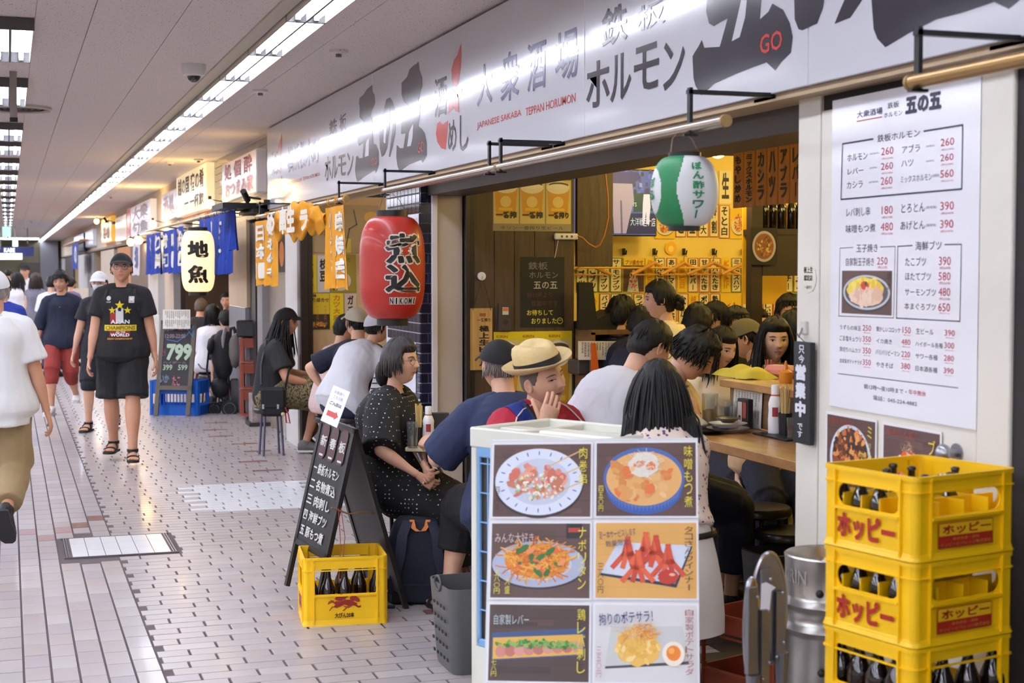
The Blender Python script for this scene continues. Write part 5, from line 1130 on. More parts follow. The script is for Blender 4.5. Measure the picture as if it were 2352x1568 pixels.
c_ = onC(1612, 994); platefn(c_, .12, 'dark oval tray plate beside the highball glass', True, 'tray')
mCab0 = M('cup_tan', (150, 120, 90), rough=.5)
c_ = onZ(1712, 866, zs+.0); c_.x = Xs+.16
q = MB(); q.grid(lambda u, v: V3(c_.x-.09+.18*v, c_.y+.17-.34*u, zs+.004+.05*sin(pi*min(1, max(0, v)))**.5*sin(pi*u)**.3+.008*sin(14*u+5*v)*sin(pi*v)), 22, 12, M('yellow_cloth', (206, 186, 60), rough=.9, var=.15)); solo(q, 'cleaning_cloth', 'folded yellow cleaning cloth on the serving shelf', 'cloth', sm=60)
c_ = onZ(1800, 880, zs); c_.x = Xs+.16; q = MB(); q.lathe(c_, [(.028, 0), (.03, .01), (.03, .05), (.012, .062), (.004, .1)], M('mustard', (206, 130, 30), rough=.4), n=18); solo(q, 'squeeze_bottle', 'small mustard squeeze bottle on the serving shelf', 'bottle')
c_ = onZ(1790, 868, zs); c_.x = Xs+.3; q = MB(); q.box((c_.x, c_.y, zs+.03), (.1, .16, .06), M('pink_pack', (206, 130, 110), rough=.5), bev=.02, rz=.4); solo(q, 'wet_tissue_pack', 'soft pinkish pack lying on the serving shelf behind the mustard bottle', 'pack')
c_ = onZ(1740, 860, zs); c_.x = Xs+.36; q = MB(); q.lathe(c_, [(.02, 0), (.024, .045), (.021, .045), (.018, .01)], mCab0, n=16); [q.cyl((c_.x+.01*cos(k*1.3), c_.y+.01*sin(k*1.3), zs+.01), (c_.x+.016*cos(k*1.3), c_.y+.016*sin(k*1.3), zs+.07), .003, M('pick_red', (200, 110, 90))) for k in range(7)]; solo(q, 'pick_cup', 'little cup of red-tipped picks on the serving shelf', 'cup')
# cabinet with till by the wooden wall
x0, x1 = xe+.01, onY(1500, 700, 9.4).x; zt_ = onY(1380, 758, 9.35).z
t = thing('cabinet', 'wooden cabinet with open shelves beside the dark wooden wall', 'cabinet', ((x0+x1)/2, 9.6, .02)); mCab = M('cabinet_wood', (134, 98, 60), rough=.5, wood=(8, (3, 1, 3)))
for z in (.05, .55, onY(1380, 866, 9.35).z, zt_-.015): q = MB(); q.box(((x0+x1)/2, 9.6, z), (x1-x0, .5, .03), mCab); q.build('shelf', t)
for x in (x0+.015, x1-.015): q = MB(); q.box((x, 9.6, zt_/2), (.03, .5, zt_-.03), mCab); q.build('side', t)
q = MB(); q.box(((x0+x1)/2, 9.83, zt_/2), (x1-x0, .02, zt_-.03), mCab); q.build('back', t)
menusheet([onY(1328, 826, 9.345), onY(1432, 826, 9.345), onY(1328, 783, 9.345)], 'long printed menu sheet hung on the front of the wooden cabinet', rows=1, n=14)
q = MB(); p = onY(1360, 862, 9.4); q.box((p.x+.1, 9.48, p.z+.055), (.42, .2, .1), M('dark_box', (54, 50, 48), rough=.5), bev=.01); solo(q, 'storage_box', 'dark grey box on the cabinet shelf under the menu sheet', 'box')
q = MB(); p = onY(1330, 850, 9.33); q.prism([(0, 0), (.06, 0), (.03, .22), (.0, .22)], (xe+.0, 9.33, p.z-.04), (1, 0, 0), (0, 0, 1), .01, M('orange_flyer', (214, 96, 20), rough=.5)); solo(q, 'orange_flyer', 'orange flyer beside the cabinet', 'flyer')
p = onY(1350, 705, 9.45); t = thing('cash_register', 'black till with upright touch screen on the cabinet', 'till', (p.x, 9.5, zt_)); q = MB(); q.prism([(0, .0), (.14, 0), (.10, .32), (0, .32)], (p.x-.08, 9.45, zt_+.0), (1, 0, 0), (0, 0, 1), .04, mBlackP); q.build('screen', t)
q = MB(); q.prism([(0, 0), (.46, 0), (.46, .03), (.2, .13), (.06, .06), (0, .05)], (p.x-.02, 9.42, zt_), (1, 0, 0), (0, 0, 1), -.26, mBlackP); q.build('base', t)
# ------------------------------------------------------------------ things on the dark wooden wall
Yw = YP-.017
def wallprint(name, label, cat, x0, y0, x1, y1, col, Yp=None, th=.002):
    Y = Yp if Yp is not None else Yw
    a, b_, c_ = onY(x0, y1, Y), onY(x1, y1, Y), onY(x0, y0, Y); b_.z = a.z; c_.x = a.x
    return sheet(name, label, cat, [a, b_, c_], th=th, col=col)
def beer(P, a0, b0, W, Hh, txt, dim=1.):
    am = (206, 150, 40); P.rect(a0, b0, a0+W, b0+Hh, (206, 186, 110), .5)
    P.poly([(a0+W*.1, b0+Hh*.16), (a0+W*.86, b0+Hh*.16), (a0+W*.95, b0+Hh*.8), (a0+W*.02, b0+Hh*.8)], am, 1); P.ell(a0+W*.48, b0+Hh*.84, W*.47, Hh*.15, (226, 218, 190), 1.5); P.ell(a0+W*.5, b0+Hh*.9, W*.4, Hh*.06, (90, 76, 60), 1.6); P.ell(a0+W*.48, b0+Hh*.86, W*.4, Hh*.06, (232, 226, 204), 1.8)
    P.ell(a0+W*.48, b0+Hh*.5, W*.22, Hh*.13, (224, 196, 120), 2); P.rect(a0+W*.2, b0+Hh*.3, a0+W*.75, b0+Hh*.36, (230, 190, 30), 2); P.fit(txt, a0+W*.08, b0+Hh*.12, a0+W*.92, b0+Hh*.28, (30, 22, 16), 3, .06)
t, P, W, Hh = wallprint('beer_poster', 'dim poster of three beer mugs high on the dark wooden wall', 'poster', 1132, 410, 1312, 530, (150, 140, 110))
for k in range(3): beer(P, .006+W/3*k, .05, W/3-.01, Hh-.055, '一番搾'+('り' if k == 2 else ''))
P.fit('キリン一番搾り生ビール', W*.1, .01, W*.9, .035, (60, 50, 40), 2); P.build('print', t)
t, P, W, Hh = wallprint('beer_poster', 'bright yellow poster of three beer mugs behind the straw-hatted man', 'poster', 1134, 762, 1313, 1080, (226, 200, 20))
for k in range(3): beer(P, .004+W/3*k, Hh*.3, W/3-.006, Hh*.64, '一番搾'); P.fit('KIRIN', W/3*k+.02, Hh*.955, W/3*k+.1, Hh*.975, (170, 110, 20), 3, .02)
P.build('print', t)
t, P, W, Hh = wallprint('chalkboard', 'black chalkboard with chalk writing hanging on the dark wooden wall', 'board', 1195, 590, 1296, 752, (26, 25, 26), th=.012); CHK = (120, 116, 118)
for s_, q_, c_ in (('鉄板', (.18, .82, .62, .93), CHK), ('ホルモン', (.2, .7, .86, .79), CHK), ('五の五', (.3, .55, .84, .65), (190, 188, 186)), ('朝10時より', (.15, .42, .72, .5), (84, 50, 48)), ('営業中です', (.25, .3, .85, .38), (84, 50, 48)), ('お待ちして', (.15, .17, .74, .25), YE), ('おりました', (.25, .05, .82, .13), YE)): P.fit(s_, W*q_[0], Hh*q_[1], W*q_[2], Hh*q_[3], c_, 1, .01)
P.ell(W*.9, Hh*.09, .022, .022, YE, 1); P.ell(W*.9, Hh*.09, .018, .018, (26, 25, 26), 2); P.fit('^^', W*.86, Hh*.09, W*.94, Hh*.11, YE, 3); P.build('lettering', t)
t = thing('power_strip', 'white four-way power strip with cable on the dark wooden wall', 'socket', onY(1300, 545, Yw-.02)); a = onY(1274, 551, Yw-.02); b_ = onY(1327, 535, Yw-.02); q = MB(); q.box(((a.x+b_.x)/2, Yw-.014, (a.z+b_.z)/2), (b_.x-a.x, .026, .042), mWhiteP, bev=.006); q.build('strip', t)
for k in range(3): q = MB(); q.box((a.x+.05+.036*k, Yw-.0285, (a.z+b_.z)/2), (.012, .003, .014), M('slot', (70, 64, 60), rough=.5)); q.build('outlet', t)
q = MB(); pts = [onY(x, y, Yw-.05) for x, y in ((1327, 542), (1338, 546), (1352, 560), (1368, 568), (1378, 562), (1388, 540), (1397, 500), (1396, 450), (1390, 396))]; q.tube(pts, .006, M('tan_cable', (176, 112, 40), rough=.5), n=8); q.build('cable', t)
q = MB(); q.tube([onY(1282, 552, Yw-.012), onY(1278, 575, Yw-.012), onY(1274, 592, Yw-.012)], .002, mWhiteP, n=5); q.build('cord', t)
p = onY(1106, 634, Yw-.01); t = thing('wall_hook', 'white round wall hook holding the wooden plaque cord', 'hook', p); q = MB(); q.cyl((p.x, Yw, p.z), (p.x, Yw-.02, p.z), .028, mWhiteP, n=20); q.build('hook', t)
a, b_, c_ = onY(1080, 850, Yw-.02), onY(1131, 850, Yw-.02), onY(1080, 708, Yw-.02); b_.z = a.z; c_.x = a.x
t, P, W, Hh = sheet('wooden_plaque', 'pale wooden plaque with brushed characters hanging from the white hook', 'plaque', [a, b_, c_], th=.018, mat=M('pale_wood', (206, 164, 96), rough=.6, wood=(6, (8, 1, .4))))
P.vtext('極上生ビール', W*.4, Hh*.05, W*.85, Hh*.72, (34, 24, 18), 1, .04); P.fit('一番搾り', W*.32, Hh*.78, W*.92, Hh*.84, (60, 36, 20), 1, .02); P.rect(W*.42, Hh*.87, W*.7, Hh*.92, (150, 90, 50), 1); P.build('lettering', t); q = MB(); q.tube([onY(1086, 712, Yw-.03), (p.x, Yw-.03, p.z), onY(1128, 712, Yw-.03)], .002, mBlack, n=5); q.build('cord', t)
a, b_, c_ = onY(1145, 760, Yw-.01), onY(1174, 760, Yw-.01), onY(1145, 697, Yw-.01); q = MB(); q.box(((a.x+b_.x)/2, Yw-.012, (a.z+c_.z)/2), (b_.x-a.x, .024, c_.z-a.z), M('alarm_box', (70, 60, 56), rough=.4), bev=.003); t = solo(q, 'switch_box', 'narrow dark switch box with small label on the dark wooden wall', 'switch'); WM[t.name] = Matrix.Translation(t.location)
P = Print(((a.x+b_.x)/2, Yw-.0245, a.z), (1, 0, 0), (0, 0, 1)); P.rect(-.022, .11, .022, .16, (200, 196, 186), 1); P.rect(-.02, .135, .02, .156, (210, 120, 40), 2); P.ell(0, .06, .018, .018, (46, 40, 38), 1); P.build('label', t)
# hanging board, television
Yh = 9.75
a, c_ = onY(1323, 612, Yh), onY(1406, 396, Yh); q = MB(); q.box(((a.x+c_.x)/2, Yh, (a.z+2.7)/2), (c_.x-a.x, .04, 2.7-a.z), mWood, bev=.003); q = solo(q, 'wood_panel', 'dark hanging wooden panel beside the television with a cable in front', 'panel')
Yt = 10.2; a = onY(1325, 538, Yt); c_ = onY(1507, 393, Yt)
a.x = onY(1300, 538, Yt).x
t = thing('television', 'wall television showing baseball players, behind the hanging panel', 'television', ((a.x+c_.x)/2, Yt, a.z)); q = MB(); q.box(((a.x+c_.x)/2, Yt+.03, (a.z+c_.z)/2), (c_.x-a.x+.02, .05, c_.z-a.z+.02), mBlackP, bev=.005); q.build('case', t); q = MB(); q.box(((a.x+c_.x)/2, Yt+.18, (a.z+c_.z)/2), (.3, .32, .1), mBlack); q.build('wall_bracket', t)
P = Print((a.x, Yt+.003, a.z), (1, 0, 0), (0, 0, 1)); E = .38
W, Hh = c_.x-a.x, c_.z-a.z
def sp(pts, col, l): P.mb.add([P.w(x, y, l) for x, y in pts], [tuple(range(len(pts)))], ink(col, E))
def tp(x, y): return P.px(x, y)
sp([(0, 0), (W, 0), (W, Hh), (0, Hh)], (66, 84, 170), 1); sp([tp(1325, 395), tp(1325, 420), tp(1385, 422), tp(1385, 394)][::1], (90, 140, 220), 2)
for i in range(60): x, y = random.uniform(.3, 1)*W, random.uniform(.35, 1)*Hh; sp([(x-.012, y-.015), (x+.012, y-.015), (x+.01, y+.015), (x-.01, y+.015)], random.choice([(50, 60, 130), (120, 140, 200), (70, 100, 190), (40, 40, 80)]), 2+i*.01)
sp([tp(1455, 487), tp(1506, 484), tp(1506, 440), tp(1455, 445)], (20, 60, 70), 3)
sp([tp(1406, 537), tp(1507, 537), tp(1507, 490), tp(1406, 490)], (24, 34, 80), 3.4); PT(P, '大洋戦', 1448, 500, 1478, 518, (180, 200, 240), 4, em=E); PT(P, '巨ナ店', 1478, 500, 1505, 520, (200, 210, 240), 4, em=E); PT(P, 'TS', 1452, 465, 1462, 474, (190, 220, 220), 4, em=E)
sp([tp(1390, 395), tp(1465, 395), tp(1472, 408), tp(1452, 424), tp(1400, 420)], (40, 40, 120), 5); sp([tp(1396, 420), tp(1452, 422), tp(1456, 460), tp(1446, 500), tp(1438, 536), tp(1410, 536), tp(1408, 500), tp(1400, 460)], (150, 140, 176), 5.2); sp([tp(1424, 460), tp(1428, 460), tp(1430, 536), tp(1426, 536)], (90, 84, 120), 5.4)
sp([tp(1478, 446), tp(1492, 446), tp(1494, 475), tp(1490, 515), tp(1484, 515), tp(1484, 485), tp(1480, 515), tp(1475, 515), tp(1476, 470)], (190, 196, 236), 5.4); P.mb.add([P.w(tp(1485, 438)[0]+.018*cos(6.28*k/10), tp(1485, 438)[1]+.02*sin(6.28*k/10), 5.6) for k in range(10)], [tuple(range(10))], ink((50, 50, 110), E))
sp([tp(1325, 441), tp(1388, 441), tp(1388, 421), tp(1325, 421)], (236, 150, 30), 5.4)
P.build('picture', t)
# ------------------------------------------------------------------ paper menu strips
Ym = 10.49
mRedB, mGreenB = (196, 60, 40), (60, 110, 60)
def strip(x0, y0, x1, y1, txt, border=None, bg=(240, 226, 178), grp='paper menu strips on the yellow wall', lab=None, ink_=(40, 28, 22)):
    t, P, W, Hh = wallprint('menu_strip', lab or 'paper menu strip reading %s on the yellow wall' % txt, 'menu strip', x0, y0, x1, y1, bg, Yp=Ym); t['group'] = grp
    if border: P.line([(.003, .003), (W-.003, .003), (W-.003, Hh-.003), (.003, Hh-.003), (.003, .003)], .005, border, 1)
    P.vtext(txt, W*.2, Hh*.05, W*.8, Hh*.95, ink_, 2, .03); P.build('print', t)
row1 = [(1325, 1347, 'のブツ', None), (1350, 1373, 'たこブツ', mGreenB), (1375, 1400, 'ほたてブツ', mGreenB), (1402, 1428, 'サーモンブツ', mGreenB), (1505, 1526, 'とんとろん', mGreenB), (1531, 1553, 'あげトマト', mRedB), (1580, 1603, '田舎レバー', mRedB), (1606, 1629, '甘辛たたき', mRedB), (1631, 1654, 'レバたたき', mRedB), (1680, 1702, 'ミックスハツ', mGreenB), (1704, 1725, 'センマイ刺し', mGreenB), (1776, 1798, 'えぼし酢', mGreenB), (1800, 1821, 'ハッチー', mGreenB), (1823, 1845, 'ピラフ', mGreenB), (1847, 1870, '冷奴', mRedB)]
ORD = ['first', 'second', 'third', 'fourth', 'fifth', 'sixth', 'seventh', 'eighth', 'ninth', 'tenth', 'eleventh', 'twelfth', 'thirteenth', 'fourteenth', 'fifteenth', 'sixteenth']
for i_, (x0, x1, s_, b_) in enumerate(row1): strip(x0, 592, x1, 671, s_, b_, lab='%s white paper menu strip from the left in the upper long row, reading %s' % (ORD[i_], s_))
for i_, (x0, x1, s_) in enumerate(((1482, 1503, '極旨'), (1556, 1578, '激旨'), (1657, 1678, '新作'))): strip(x0, 592, x1, 671, s_, None, (240, 206, 40), ink_=(226, 150, 30), lab='%s yellow paper menu strip from the left in the upper long row' % ORD[i_])
row2 = [(1377, 1400, 'バイスサワー', mRedB), (1403, 1427, 'レモンサワー', mGreenB), (1430, 1451, '青りんご', mGreenB), (1455, 1480, 'ライムサワー', mRedB), (1533, 1554, 'そば茶割', mRedB), (1558, 1580, 'なか小', mRedB), (1605, 1628, 'ポテサラ', mRedB), (1631, 1653, '熱々どて煮', mRedB), (1704, 1725, 'チーズフライ', mRedB), (1728, 1750, 'レバし塩尾', mRedB), (1752, 1774, '懐かしいコロッケ', mRedB), (1776, 1797, '厚切りハム', mRedB), (1800, 1821, 'なんこつ', mRedB), (1847, 1870, '枝豆', mRedB)]
for i_, (x0, x1, s_, b_) in enumerate(row2): strip(x0, 674, x1, 762, s_, b_, lab='%s white paper menu strip from the left in the lower long row, reading %s' % (ORD[i_], s_))
for x0, x1, s_, bg in ((1350, 1375, '冷酒', (240, 206, 40)), (1582, 1603, '鍋物', (240, 206, 40)), (1823, 1845, '緑茶', (40, 110, 60))): strip(x0, 674, x1, 762, s_, None, bg, ink_=(220, 140, 40), lab='%s paper menu strip in the lower long row' % ('green' if bg[0] == 40 else 'plain yellow'+(' first' if s_ == '冷酒' else ' second')))
for i_, (x0, x1, y0, s_, b_) in enumerate(((1552, 1575, 468, 'せと', mRedB), (1579, 1601, 468, 'か並', mRedB), (1604, 1627, 468, 'なか大', mRedB), (1652, 1675, 471, 'そと白', mRedB), (1630, 1650, 468, '梅割', mRedB), (1652, 1680, 392, '生', None))): strip(x0, y0, x1, y0+76, s_, b_, lab='%s paper strip of the small group above the coat hooks, reading %s' % (ORD[i_], s_), grp='paper strips on the upper part of the yellow wall')
def wallfood(x0, y0, x1, y1, kind, lab, cap=None):
    t, P, W, Hh = wallprint('food_photo', lab, 'picture', x0, y0, x1, y1, (244, 200, 50), Yp=Ym); food(P, kind, .004, .004, W-.004, Hh-.004)
    if cap: P.rect(.004, Hh*.78, W-.004, Hh-.004, (244, 206, 60), 24); P.fit(cap, W*.1, Hh*.8, W*.92, Hh*.94, (150, 50, 20), 25, .02)
    P.build('print', t)
wallfood(1430, 592, 1480, 671, 'sashimi', 'yellow menu picture of seafood chunks in the upper long row', 'ブツ盛合せ'); wallfood(1728, 592, 1774, 671, 'greens', 'menu picture of green stir-fry in the upper long row'); wallfood(1655, 674, 1702, 762, 'fried', 'menu picture of fried chicken in the lower long row'); wallfood(1482, 674, 1530, 762, 'fried', 'menu picture hidden behind the standing woman'); wallfood(1505, 488, 1550, 548, 'fried', 'orange food picture under the green lantern', None); wallfood(1677, 478, 1716, 548, 'fried', 'food picture right of the upper paper strips', None)
p = onY(1541, 570, Ym); t = thing('round_sticker', 'round yellow mug sticker on the wall above the coat hooks', 'sticker', p); P = Print((p.x, Ym-.001, p.z), (1, 0, 0), (0, 0, 1)); P.ell(0, 0, .05, .05, (244, 186, 30), 1); P.ell(0, -.005, .022, .025, (250, 220, 120), 2); P.build('print', t)
mHang = M('hanger_wood', (206, 150, 70), rough=.4)
for i, hx_ in enumerate((1347, 1433, 1503, 1571, 1639, 1707, 1810)):
    p = onY(hx_, 578, Ym-.01); t = thing('coat_hook', 'black coat hook on the yellow wall, number %s counted from the television side' % ['one', 'two', 'three', 'four', 'five', 'six', 'seven'][i], 'hook', p); q = MB(); q.box((p.x, Ym-.008, p.z), (.02, .016, .05), mBlack); q.tube([(p.x, Ym-.01, p.z-.01), (p.x, Ym-.05, p.z-.02), (p.x, Ym-.06, p.z+.01)], .005, mBlack, n=6); q.build('hook', t)
first = None
for i, hx_ in enumerate((1345, 1503, 1571, 1639, 1710, 1830)):
    p = onY(hx_, 600, Ym-.1); lb_ = 'wooden clothes hanger on the rail across the menu strips, %s from the left' % ['first', 'second', 'third', 'fourth', 'fifth', 'sixth'][i]
    if first is None:
        first = t = thing('clothes_hanger', lb_, 'hanger', p, .12, 'wooden hangers'); q = MB(); q.tube([(-.22, 0, -.1), (-.12, 0, -.06), (0, 0, -.01), (.12, 0, -.06), (.22, 0, -.1)], [.012, .014, .016, .014, .012], mHang, n=8); q.build('shoulder', t, w=0); q = MB(); q.tube([(-.2, 0, -.1), (.2, 0, -.1)], .006, mHang, n=6); q.build('bar', t, w=0); q = MB(); q.tube([(0, 0, 0), (0, 0, .03), (.015, 0, .05), (.03, 0, .035)], .003, mSt, n=6); q.build('hook', t, w=0)
    else: copytree(first, p, .12+random.uniform(-.2, .2), lb_, 'wooden hangers')
q = MB(); a, b_ = onY(1325, 618, Ym-.1), onY(1860, 618, Ym-.1); q.cyl((a.x, Ym-.1, a.z+.01), (b_.x, Ym-.1, a.z+.01), .008, M('yellow_rail', (226, 176, 60), rough=.4), n=10)
for x in (a.x+.2, (a.x+b_.x)/2, b_.x-.2): q.cyl((x, Ym-.1, a.z+.01), (x, Ym+.01, a.z+.01), .006, MC['yellow_rail'], n=8)
solo(q, 'hanger_rail', 'thin rail for clothes hangers across the yellow wall', 'rail')
# dark plaques over the serving shelf, bottles, dark column with picture
Xp = 3.72; mPq = M('plaque_wood', (190, 124, 36), rough=.5, wood=(7, (4, 4, .5)))
P0 = Print((Xp, 0, 0), (0, -1, 0), (0, 0, 1))
for i, (x0, x1, s_) in enumerate([(1683, 1707, 'もやし炒め'), (1708, 1733, 'ミックスホルモン'), (1735, 1760, 'カシラ'), (1761, 1786, 'ハツ'), (1787, 1813, 'アブラ'), (1814, 1842, 'レバー'), (1844, 1872, 'タン')]):
    yt = 347-(x0-1683)*.155; yb = 478-(x0-1683)*.09; a0, b0, a1, b1 = pbox(P0, x0, yt, x1, yb); t = thing('hanging_plaque', '%s amber wooden plaque from the left over the kitchen, reading %s' % (ORD[i], s_), 'plaque', (Xp, -(a0+a1)/2, b0), group='amber plaques over the kitchen')
    q = MB(); q.box((Xp+.008, -(a0+a1)/2, (b0+b1)/2), (.014, a1-a0-.006, b1-b0), mPq, bev=.002); q.build('board', t); P = Print((Xp, 0, 0), (0, -1, 0), (0, 0, 1)); P.vtext(s_, a0+(a1-a0)*.2, b0+.02, a1-(a1-a0)*.2, b1-.02, (30, 18, 10), 1, .04); P.build('lettering', t)
q = MB(); ya, yb_ = onX(1676, 400, Xp+.1).y, onX(1880, 400, Xp+.1).y; zA = pbox(P0, 1683, 347, 1700, 478)[3]; q.box((Xp+.08, (ya+yb_)/2, (zA+2.69)/2-.0), (.1, ya-yb_, 2.69-zA), mHdr); struct(q, 'trim_7')
Yk = 9.2; a = onY(1720, 610, Yk); b_ = onY(1746, 480, Yk); q = MB(); q.box(((a.x+b_.x)/2, Yk, (1.2+2.6)/2), (b_.x-a.x, .08, 2.9), mHdr); struct(q, 'trim_8')
a = onY(1746, 532, Yk); b_ = onY(1850, 520, Yk); q = MB(); q.box(((a.x+b_.x)/2, Yk+.1, a.z), (b_.x-a.x, .3, .04), mHdr); q.box(((a.x+b_.x)/2, Yk+.26, a.z-.1), (b_.x-a.x, .02, .8), M('yellow_glow_back', (236, 180, 40), rough=.5)); q.box(((a.x+b_.x)/2, Yk-.02, a.z-.16), (b_.x-a.x, .05, .28), mHdr); solo(q, 'bottle_shelf', 'dark shelf with yellow back holding brown bottles behind the dark post', 'shelf')
for i, hx_ in enumerate((1757, 1776, 1795, 1818, 1838)):
    p = onY(hx_, 532, Yk+.06); copytree(protoB, (p.x, Yk+.06, a.z+.02), 0, 'dark bottle on the shelf behind the post, %s from the post' % ['first', 'second', 'third', 'fourth', 'fifth'][i], 'bottles on the kitchen shelf')
t, P, W, Hh = wallprint('food_poster', 'framed dark photo of a round dish on the kitchen post', 'poster', 1724, 523, 1785, 608, (40, 34, 32), Yp=Yk-.08); P.ell(W/2, Hh/2, W*.44, Hh*.42, (190, 180, 190), 2, 36); P.ell(W/2, Hh/2, W*.36, Hh*.35, (150, 96, 60), 3, 30); blobs(P, W/2, Hh/2, W*.28, Hh*.26, [(190, 120, 80), (150, 90, 60), (206, 190, 110), (120, 70, 50)], 50, W*.05, 4); P.build('print', t)
# warm lamps in the shop
def pl(loc, e, col=(1, .72, .36), r=.06):
    ld = bpy.data.lights.new('lamp', 'POINT'); ld.energy = e; ld.color = col; ld.shadow_soft_size = r; o = bpy.data.objects.new('lamp_light', ld); C.objects.link(o); o.location = loc; return o
mBulb = M('warm_bulb', (255, 206, 120), em=9.);
def bulb(p, lab, e=12, r=.045, hang=None, name='light_bulb', grp=None):
    t = thing(name, lab, 'lamp', p, group=grp); q = MB(); q.sph(p, r, mBulb, n=16, k=10); q.build('globe', t); q = MB(); top = hang if hang is not None else (p[0], p[1], p[2]+.14); q.cyl((p[0], p[1], p[2]+r*.8), (p[0], p[1], p[2]+r*.8+.05), .02, mBlack, n=12); q.cyl((p[0], p[1], p[2]+r), top, .006, mBlack, n=6); q.build('socket', t)
    pl((p[0], p[1], p[2]-r-.04), e*WARM); return t
KW = (1, .82, .30)
for x, y in ((4.6, 9.3), (5.9, 8.9), (4.0, 7.6), (5.2, 7.2), (3.95, 5.9), (6.6, 7.5), (6.9, 9.6)):
    p = (x, y, 2.50); t = thing('pendant_lamp', 'warm globe lamp on the shop ceiling', 'lamp', p, group='globe lamps of the shop'); t['label'] = 'warm globe lamp on the shop ceiling at %s' % {4.6: 'the television', 5.9: 'the middle of the yellow wall', 4.0: 'the counter end', 5.2: 'the centre of the room', 3.95: 'the door post', 6.6: 'the far right', 6.9: 'the far right corner'}[x]
    q = MB(); q.sph(p, .06, mBulb, n=16, k=10); q.build('globe', t); q = MB(); q.cyl((x, y, 2.55), (x, y, 2.69), .02, mBlack, n=10); q.build('socket', t); pl((x, y, 2.40), 26*WARM, KW, .1)
# ------------------------------------------------------------------ next shop: front, cloths, posters
nT = [8]
def seg(x0, x1, z0, z1, m, X=XW, th=.12, y=None):
    a, b_ = onX(x0, 617, X).y, onX(x1, 617, X).y; q = MB(); q.box((X+th/2, (a+b_)/2, (z0+z1)/2), (th, abs(a-b_), z1-z0), m, bev=.004); nT[0] += 1; return struct(q, 'trim_%d' % nT[0])
mTan = M('tan_post', (206, 180, 146), rough=.5, var=.04); mWhJ = M('white_jamb', (214, 210, 206), rough=.4, var=.04); mGreyP = M('grey_post', (150, 146, 146), rough=.4, metal=.3); mBrn = M('brown_interior', (78, 56, 38), rough=.6); mCrm = M('cream_interior', (206, 180, 140), rough=.7, var=.05)
YN = Yof(686)
q = MB(); q.box((3.7, YN+.05, 1.62), (2.2, .1, 1.5), mCrm); q.box((3.7, YN+.04, .44), (2.2, .12, .88), mWood); struct(q, 'wall_next_shop'); q = MB(); q.box((4.9, 13.1, 1.3), (.1, 4.6, 2.6), mCrm); struct(q, 'wall_next_back'); q = MB(); q.box((3.75, 12.8, 2.6), (2.3, 4.6, .06), mCrm); struct(q, 'ceiling_next_shop'); q = MB(); q.box((3.75, 12.8, -.01), (2.3, 4.6, .03), M('shop_floor')); struct(q, 'floor_next_shop'); q = MB(); q.box((3.3, 10.62, 1.3), (1.0, .06, 2.6), mCrm); struct(q, 'wall_next_side')
q = MB();
a = onY(683, 700, YN).x
q.box((2.64, YN-.04, 1.13), (.07, .07, 2.26), mFrame, bev=.004); q.box((2.7, YN-.02, 1.13), (.05, .05, 2.26), M('dark_frame2', (0, 0, 0))); struct(q, 'door_2')
seg(655, 682, 0, 2.2, mWhJ, X=2.58); seg(590, 601, 0, 2.2, mGreyP, X=2.58); seg(568, 586, 0, 2.2, mFrame, X=2.6); seg(525, 566, 1.25, 2.25, mTan, X=2.56); seg(525, 562, 0, 1.25, M('grey_tile', (150, 148, 156), rough=.3, var=.1, vscale=14), X=2.55); seg(602, 655, 0, 2.2, M('pane', (150, 136, 120), rough=.3, var=.1), X=2.66, th=.04)
seg(340, 362, 0, 2.2, mWhJ); seg(363, 378, 0, 2.2, mGreyP); seg(378, 398, 0, 2.2, M('pale_wood_post', (196, 176, 156), rough=.5)); seg(399, 414, 0, 2.2, mFrame); seg(300, 340, 0, 2.2, M('brown_slats', (110, 80, 52), rough=.5, wood=(6, (1, 8, .3)))); seg(270, 300, 0, 2.2, M('orange_wood', (190, 120, 50), rough=.5)); seg(232, 262, 0, 2.2, M('pale_shop', (196, 180, 160), rough=.5)); seg(205, 215, 0, 2.2, mGreyP); seg(180, 200, 0, 2.2, mWhJ); seg(150, 168, 0, 2.2, M('dark_shop', (70, 62, 60), rough=.5)); seg(136, 146, 0, 2.2, mWhJ)
# recessed rooms behind further fronts
def room(x0, x1, m, X1=4.6):
    a, b_ = Yof(x0), Yof(x1); q = MB(); lo, hi = min(a, b_), max(a, b_); nT[0] += 1
    for k, (c_, s_, mm) in enumerate((((X1, (lo+hi)/2, 1.2), (.1, hi-lo, 2.4), m), (((2.68+X1)/2, hi, 1.2), (X1-2.68, .08, 2.4), m), (((2.68+X1)/2, (lo+hi)/2, -.01), (X1-2.68, hi-lo, .03), M('shop_floor')), (((2.68+X1)/2, (lo+hi)/2, 2.42), (X1-2.68, hi-lo, .05), m))): q = MB(); q.box(c_, s_, mm); struct(q, ('wall_room_%d', 'wall_side_%d', 'floor_room_%d', 'ceiling_room_%d')[k] % nT[0])
room(414, 525, mBrn); room(262, 340, mBrn); room(215, 262, M('room_pale', (170, 150, 120), rough=.6)); room(168, 214, mCrm); room(125, 166, mBrn)
q = MB(); q.box((3.6, 22, -.012), (2, .1, .03), mBrn)
